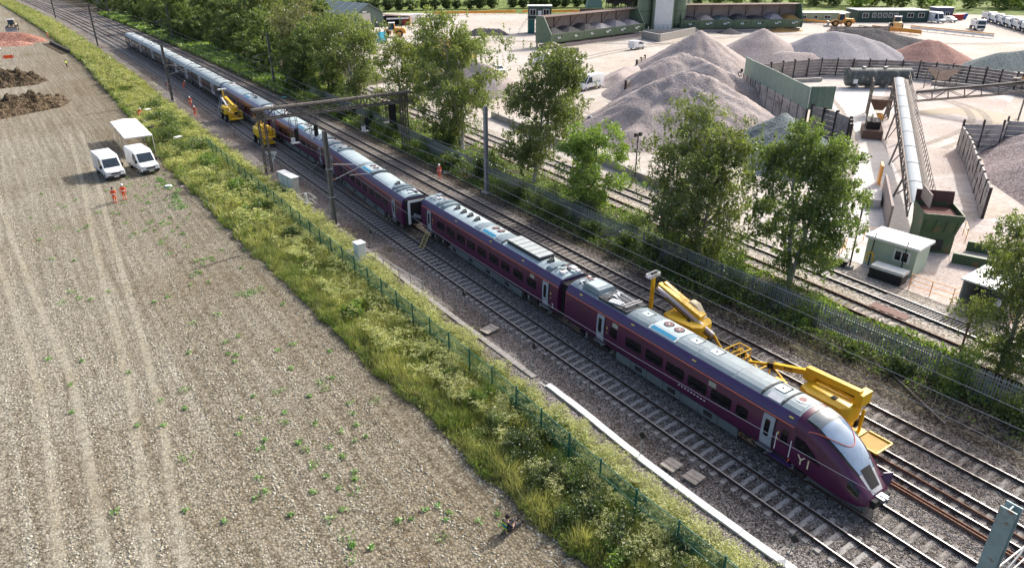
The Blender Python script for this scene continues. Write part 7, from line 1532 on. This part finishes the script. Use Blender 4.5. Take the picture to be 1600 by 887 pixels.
VB = [(18.2, 12.8, 2.6, 1.7, M_leafm, 'leafy bramble bush where the mesh fence meets the bottom edge'), (17.3, 26.8, 2.2, 1.4, M_leafm, 'rounded bramble bush between the fence and the field, upslope'), (18.1, 29.6, 2.0, 1.3, M_leafb, 'bright leafy bush touching the mesh fence near the trough end'), (19.7, 24.6, 1.8, 1.3, M_leafm, 'bush between the mesh fence and the brown rail'), (16.6, 24.2, 1.8, 1.0, M_leafm, 'low bush on the field edge upslope of the seated person'), (18.3, 21.0, 2.4, 1.6, M_leafm, 'bramble bush pressed against the mesh fence, lower half'), (16.2, 44.5, 2.0, 1.1, M_leafb, 'bright weed bush on the verge beside open field'), (17.2, 70.0, 2.8, 1.5, M_leafm, 'dark bush by the mesh fence below the long cabinet'), (16.8, 127, 4.4, 2.2, M_leafm, 'dark bush on the verge beyond the orange worker'), (15.2, 104.5, 5.6, 2.9, M_leafm, 'broad dark bush on the verge beside the canopy'), (16.6, 110.8, 5.2, 2.8, M_leafm, 'dark bush on the verge behind the canopy'), (16.3, 97.5, 5.0, 2.4, M_leafm, 'dark bush on the verge level with the parked vans'), (16.2, 118.5, 4.6, 2.2, M_leafm, 'dark bush on the verge near the worker by the hedge'), (16.6, 89.5, 4.0, 1.8, M_leafb, 'green bush on the verge above the start of the mesh fence'), (16.9, 78.5, 2.6, 1.5, M_leafb, 'green bush where the mesh fence begins'), (17.4, 61.5, 2.2, 1.2, M_leafm, 'low dark bush against the mesh fence near the mast'), (17.6, 24.6, 2.7, 1.7, M_leafd, 'dark bush on the verge upslope of the seated person'), (17.1, 22.0, 2.6, 1.5, M_leafd, 'dark bush on the verge level with the seated person'), (17.8, 19.5, 2.8, 1.7, M_leafd, 'dark bramble bush right of the seated person'), (17.6, 16.8, 2.6, 1.6, M_leafd, 'dark bramble bush at the bottom of the verge'), (19.0, 14.8, 2.4, 1.5, M_leafd, 'dark bramble bush at the bottom edge of the picture'), (16.3, 19.2, 1.9, 1.1, M_leafm, 'low green bush at the field edge by the seated person'), (16.5, 16.2, 1.8, 1.1, M_leafb, 'bright low bush at the bottom field edge'), (17.8, 32.5, 1.8, 1.1, M_leafm, 'low bush beside the mesh fence opposite the boards'), (19.9, 28.2, 1.7, 1.1, M_leafm, 'bushy weed clump by the top of the white trough')]
for i, (x, y, w_, h, m, lab) in enumerate(VB): bush(lab, x, y, w_, h, m, int(700 + 420 * w_ * (1.4 if y < 40 else 1)), .11 if y < 40 else .2, i)
RB = [(41.0, 31.0, 2.6, 1.7, M_leafm, 'leafy shrub in front of the palisade below the twin birch'), (40.9, 35.8, 2.8, 1.8, M_leafd, 'dark shrub in front of the palisade left of the twin birch'), (40.8, 42.0, 3.0, 1.9, M_leafm, 'shrub before the palisade between the twin birch and the small ash'), (40.6, 46.8, 2.8, 1.7, M_leafd, 'dark shrub before the palisade below the small ash'), (40.6, 52.4, 3.0, 2.0, M_leafm, 'shrub before the palisade left of the small ash'), (40.7, 58.6, 3.2, 2.0, M_leafd, 'dark shrub before the palisade right of the lone mast'), (41.0, 72.8, 3.2, 2.0, M_leafm, 'shrub behind the worker standing alone by the far track'), (41.8, 17.4, 1.8, 1.2, M_leafm, 'low shrub in front of the palisade left of the big bright one'), (43.2, 24.6, 2.8, 2.4, M_leafb, 'bright shrub overtopping the palisade below the cabin'), (43.4, 27.5, 2.4, 2.6, M_leafm, 'shrub at the palisade beside the dark birch'), (42.8, 14.2, 3.0, 3.0, M_leafb, 'big bright shrub bursting over the palisade at the right'), (42.3, 11.0, 3.0, 2.2, M_leafm, 'leafy shrub along the palisade near the rusty post'), (42.2, 8.2, 3.0, 1.8, M_leafm, 'shrub at the palisade near the right edge'), (41.7, 24.2, 1.1, 1.0, M_leafb, 'small yellow green sapling in front of the palisade'), (41.4, 20.4, 1.6, .9, M_leafm, 'low shrub in front of the bare palisade panels'), (43.6, 43.6, 3.6, 3.2, M_leafm, 'dense shrub right of the small ash tree'), (42.7, 55.4, 3.8, 2.8, M_leafd, 'dark shrub between the small ash and the weeping birch'), (42.4, 66.8, 4.2, 3.2, M_leafd, 'dark shrub behind the lone mast by the trees'), (42.6, 49, 3.6, 2.6, M_leafd, 'dark shrub below the small ash tree'), (42.0, 39.4, 3.2, 2.6, M_leafd, 'dark shrub at the foot of the broad twin birch'), (43.0, 32.0, 3.4, 3.4, M_leafb, 'yellow green shrub under the broad twin birch'), (44.0, 79.5, 4.0, 2.6, M_leafd, 'dark shrub at the right leg of the gantry'), (42.6, 90, 4.4, 3.2, M_leafm, 'shrub under the gantry beam'), (43.0, 100, 4.6, 3.2, M_leafm, 'shrub below the grey green birch'), (42.2, 106, 4.4, 2.6, M_leafd, 'dark shrub on the bank left of the gantry'), (41.6, 133, 3.4, 2.0, M_leafb, 'bright shrub by the far mast')]
for i, (x, y, w_, h, m, lab) in enumerate(RB): bush(lab, x, y, w_, h, m, int(600 + 520 * w_), .15 if y < 60 else .24, 30 + i)
# uncountable growth: lineside undergrowth, verge grass, umbels, field weeds
def scatter(n, ya, yb, x0, x1, pw=1.):
    y = ya + (yb - ya) * rng.random(n) ** pw; a = np.array([x0(t) for t in y]); b = np.array([x1(t) for t in y]); return a + (b - a) * rng.random(n), y
def nz(x, y, f, s=0.): return np.array([mnoise.noise(Vector((a * f, b * f, s))) for a, b in zip(x, y)])
x, y = scatter(110000, 0, 135, lambda t: 39.6 + (.5 if t < 30 else -.3) + cv(t), lambda t: 45.8 + .02 * t, 1.25)
d = nz(x, y, .45, 3.) * .5 + .5; keep = rng.random(len(x)) < np.clip((d - np.where(y > 27, .2, .33)) * 2.8, 0, 1) * np.where((y < 24) & (x < 41.2), .35, 1); x, y, d = x[keep], y[keep], d[keep]
zz = (d - .2) * np.where(y > 27, 3.2, 1.8) * np.clip((x - 39.2) / 1.6, .25, 1) * rng.random(len(x)) ** .5 + .06; P = np.stack([x, y, np.maximum(zz, .05)], 1)
q_ = rng.random(len(P)) < .4; tag(leaf_obj('undergrowth', P[q_], .2, .13, M_leafb, None, .1), 'lighter green weeds mixed into the undergrowth below the trees', 'undergrowth', kind='stuff'); P = P[~q_]
tag(leaf_obj('undergrowth', P, .2, .13, M_leafm, None, .1), 'dark ivy and bramble undergrowth along the foot of the trees', 'undergrowth', kind='stuff')
x, y = scatter(16000, 130, 330, lambda t: 38.6 + cv(t), lambda t: 47 + cv(t)); P = np.stack([x, y, .1 + .9 * rng.random(len(x))], 1); tag(leaf_obj('bank_grass', P, .7, .4, M_leafb, None, 0.), 'bright green growth on the bank below the far wood', 'grass', kind='stuff')
x, y = scatter(9000, 70, 132, lambda t: 39.4, lambda t: 43.5); d = nz(x, y, .3, 8.); k = d > -.05; P = np.stack([x[k], y[k], .1 + .7 * rng.random(k.sum())], 1); tag(leaf_obj('bank_weeds', P, .34, .18, M_leafb, None, 0.), 'bright weeds on the bank near the gantry', 'weeds', kind='stuff')
def blades(name, x, y, h, wd, mat, z=.03, lean=.35, tint=None):
    n = len(x); az = rng.random(n) * 6.283; s = np.stack([np.cos(az), np.sin(az), np.zeros(n)], 1) * wd[:, None] * .5; base = np.stack([x, y, np.full(n, z)], 1); tip = base + np.stack([rng.normal(size=n) * lean * h, rng.normal(size=n) * lean * h, h], 1)
    V = np.stack([base - s, base + s, tip], 1).reshape(-1, 3); return npmesh(name, V, np.arange(3 * n).reshape(-1, 3), [mat], tint=rng.random(n) if tint is None else tint, tri=True)
fe = lambda t: field_edge(t) + .05 + .4 * mnoise.noise(Vector((t * .55, 1.7, 0))) + .25 * mnoise.noise(Vector((t * 1.9, 4.7, 0)))
def verge(n, ya, yb, hmul, wd, lab, pw=1.):
    x, y = scatter(n, ya, yb, fe, lambda t: 21.0 - .7 * min(1, max(0, (t - 90) / 30)) + cv(t), pw); d = nz(x, y, .35, 1.) ; d2 = nz(x, y, 1.1, 7.); e = np.minimum(1, (x - np.array([fe(t) for t in y])) / .9 + .25); d3 = nz(x, y, 3.2, 2.); h = (.34 + .26 * d + .30 * d2 + .34 * d3 + .22 * rng.random(n)) * hmul * e; k = (rng.random(n) < .75 + .5 * d2) & ~((x > 20.2) & (rng.random(n) < .7))
    return tag(blades('verge_grass', x[k], y[k], np.maximum(.1, h[k]), np.full(k.sum(), wd) * (.7 + .6 * rng.random(k.sum())), M_grass, tint=np.clip(.45 + .5 * d[k] + .45 * d3[k] + .28 * rng.normal(size=k.sum()), 0, 1)), lab, 'grass', kind='stuff')
verge(120000, 6, 62, 1.2, .045, 'long yellow green grass on the near verge'); verge(90000, 62, 150, 1.5, .10, 'long yellow green grass on the middle verge'); verge(60000, 150, 460, 2.2, .30, 'grass on the far verge along the curving line', 1.3)
x, y = scatter(42000, 6, 70, fe, lambda t: 20.6, 1.); d = nz(x, y, .5, 4.); k = d > .02; tag(blades('verge_grass', x[k], y[k], .25 + .5 * rng.random(k.sum()), np.full(k.sum(), .055), M_grassg), 'patches of fresh green grass on the near verge', 'grass', kind='stuff')
def weeds(n, ya, yb, leaf, lab, zmax):
    x, y = scatter(n, ya, yb, fe, lambda t: 20.9 - .7 * min(1, max(0, (t - 90) / 30)) + cv(t)); d = nz(x, y, .8, 12.); k = d > .0; P = np.stack([x[k], y[k], .05 + (zmax * (.3 + d[k])) * rng.random(k.sum())], 1)
    tag(leaf_obj('verge_weeds', P, leaf, leaf * .6, M_leafb, None, 0, .2), lab, 'weeds', kind='stuff')
weeds(70000, 7, 66, .10, 'broad leaved green weeds among the near verge grass', 1.0); weeds(42000, 66, 150, .2, 'broad leaved green weeds on the middle verge', 1.3); weeds(20000, 150, 400, .5, 'green weeds on the far verge', 1.8)
def umbels(n, ya, yb, x0, x1, sc, lab, dens=.0, seed=2.):
    x, y = scatter(n, ya, yb, x0, x1); d = .6 * nz(x, y, .4, seed) + .7 * nz(x, y, 1.1, seed + 4); k = d > dens; x, y = x[k], y[k]; m = len(x); hh = (.55 + .65 * rng.random(m)) * (.8 + .2 * sc); Ps = []; T = []
    nu = 7
    ux = x[:, None] + rng.normal(size=(m, nu)) * .17 * sc; uy = y[:, None] + rng.normal(size=(m, nu)) * .17 * sc; uz = hh[:, None] * (.72 + .36 * rng.random((m, nu))); q = 7
    P = np.stack([np.repeat(ux.ravel(), q), np.repeat(uy.ravel(), q), np.repeat(uz.ravel(), q)], 1); P += rng.normal(size=P.shape) * np.array([.055, .055, .012]) * sc
    o = leaf_obj('umbel_flowers', P, .062 * sc, .05 * sc, M_umbel, None, 0, .75, tint=np.repeat(rng.random(m), nu * q) * .6 + .4 * rng.random(m * nu * q)); tag(o, lab + ', flower heads', 'wild flowers', kind='stuff')
    bx = np.repeat(x, nu); by = np.repeat(y, nu); s = np.stack([np.full(m * nu, .008 * sc), np.zeros(m * nu), np.zeros(m * nu)], 1); B = np.stack([bx, by, np.zeros(m * nu)], 1); Tt = np.stack([ux.ravel(), uy.ravel(), uz.ravel()], 1); V = np.stack([B - s, B + s, Tt], 1).reshape(-1, 3)
    tag(npmesh('umbel_stems', V, np.arange(len(V)).reshape(-1, 3), [M_grassg], tint=rng.random(m * nu), tri=True), lab + ', stems', 'wild flowers', kind='stuff')
umbels(2400, 7, 34, lambda t: 16.6, lambda t: 20.9, 1.0, 'tall yellow umbels at the bottom of the verge', .05)
umbels(700, 9, 29, lambda t: 19.4, lambda t: 21.2, 1.0, 'thick yellow umbels along the cess beside the trough', -.2, 6.)
umbels(1700, 34, 66, lambda t: 15.5, lambda t: 21, 1.15, 'tall yellow umbels either side of the mesh fence', .0)
umbels(1500, 34, 75, lambda t: 19.2, lambda t: 21.3, 1.15, 'yellow umbels between the fence and the cess', -.1, 5.)
umbels(1500, 66, 130, lambda t: fe(t) + .8, lambda t: 20.8 - .5 * min(1, max(0, (t - 90) / 30)) + cv(t), 1.8, 'yellow umbels on the middle verge', .0)
umbels(800, 130, 330, lambda t: fe(t) + .8, lambda t: 20.1 + cv(t), 3.2, 'yellow umbels on the far verge', .0)
# field weeds
cx_ = rng.random(190) * 17 - 3; cy_ = 17 + 75 * rng.random(190) ** 1.2; cx_[:80] = field_edge(40) - 1.5 - 5.5 * rng.random(80) ** .8; ii = rng.integers(0, 190, 5200); sz = (.08 + .16 * rng.random(190) ** 2)[ii]; P = np.stack([cx_[ii] + rng.normal(size=5200) * sz, cy_[ii] + rng.normal(size=5200) * sz, .04 + .10 * rng.random(5200)], 1); P = P[P[:, 0] < np.array([field_edge(t) for t in P[:, 1]])]
M_weed = leafmat('weed_green', (.10, .22, .05), (.24, .42, .13), .3)
tag(leaf_obj('field_weeds', P, .12, .085, M_weed, None, 0, .4), 'small green weeds sprouting across the bare field', 'weeds', kind='stuff')
cy_ = 76 + 15 * rng.random(40); cx_ = 10.8 + rng.normal(size=40) * .35; ii = rng.integers(0, 40, 900); P = np.stack([cx_[ii] + rng.normal(size=900) * .13, cy_[ii] + rng.normal(size=900) * .2, .04 + .10 * rng.random(900)], 1); tag(leaf_obj('field_weeds', P, .16, .10, M_weed, None, 0, .3), 'line of green weeds on the field below the parked vans', 'weeds', kind='stuff')
# dry stalks and rough soil at the cess edge
x, y = scatter(5000, 8, 80, lambda t: 20.2, lambda t: 21.6); tag(blades('dry_stalks', x, y, .15 + .4 * rng.random(len(x)), np.full(len(x), .03), M_stalk, lean=.8), 'dry straw stalks along the cess edge', 'dry grass', kind='stuff')
x, y = scatter(2600, 2, 60, lambda t: 38.8, lambda t: 42.4); tag(blades('dry_stalks', x, y, .1 + .3 * rng.random(len(x)), np.full(len(x), .03), M_stalk, lean=1.2, z=.1), 'dry straw stalks on the ballast shoulder by the palisade', 'dry grass', kind='stuff')

# give every tree of the far rows a label of its own, counted along its row
def nth(i): return '%d%s' % (i, 'th' if 10 < i % 100 < 14 else {1: 'st', 2: 'nd', 3: 'rd'}.get(i % 10, 'th'))
def number(objs, key, fmt):
    for i, o in enumerate(sorted(objs, key=key)): o['label'] = fmt % nth(i + 1)
tops = [o for o in COL.objects if o.parent is None]
wood = [o for o in tops if o.name.startswith('woodland_tree')]
rowof = lambda o: o.location.x - cv(o.location.y) * .8
for lo, hi, nm_ in ((0, 48.2, 'front'), (48.2, 56.5, 'second'), (56.5, 66.5, 'third'), (66.5, 78, 'fourth'), (78, 999, 'rear')):
    number([o for o in wood if lo <= rowof(o) < hi], lambda o: o.location.y, 'leafy tree in the ' + nm_ + ' row of the far wood, %s from the gantry end')
number([o for o in tops if o.name.startswith('hedge_bush')], lambda o: o.location.x, 'dark hedge bush across the yard, %s from the barn end')
number([o for o in tops if o.name.startswith('boundary_tree')], lambda o: o.location.x, 'leafy tree behind the site cabins, %s from the silo end')
number([o for o in tops if o.name.startswith('distant_tree')], lambda o: o.location.x, 'distant tree beyond the meadow, %s from the left')
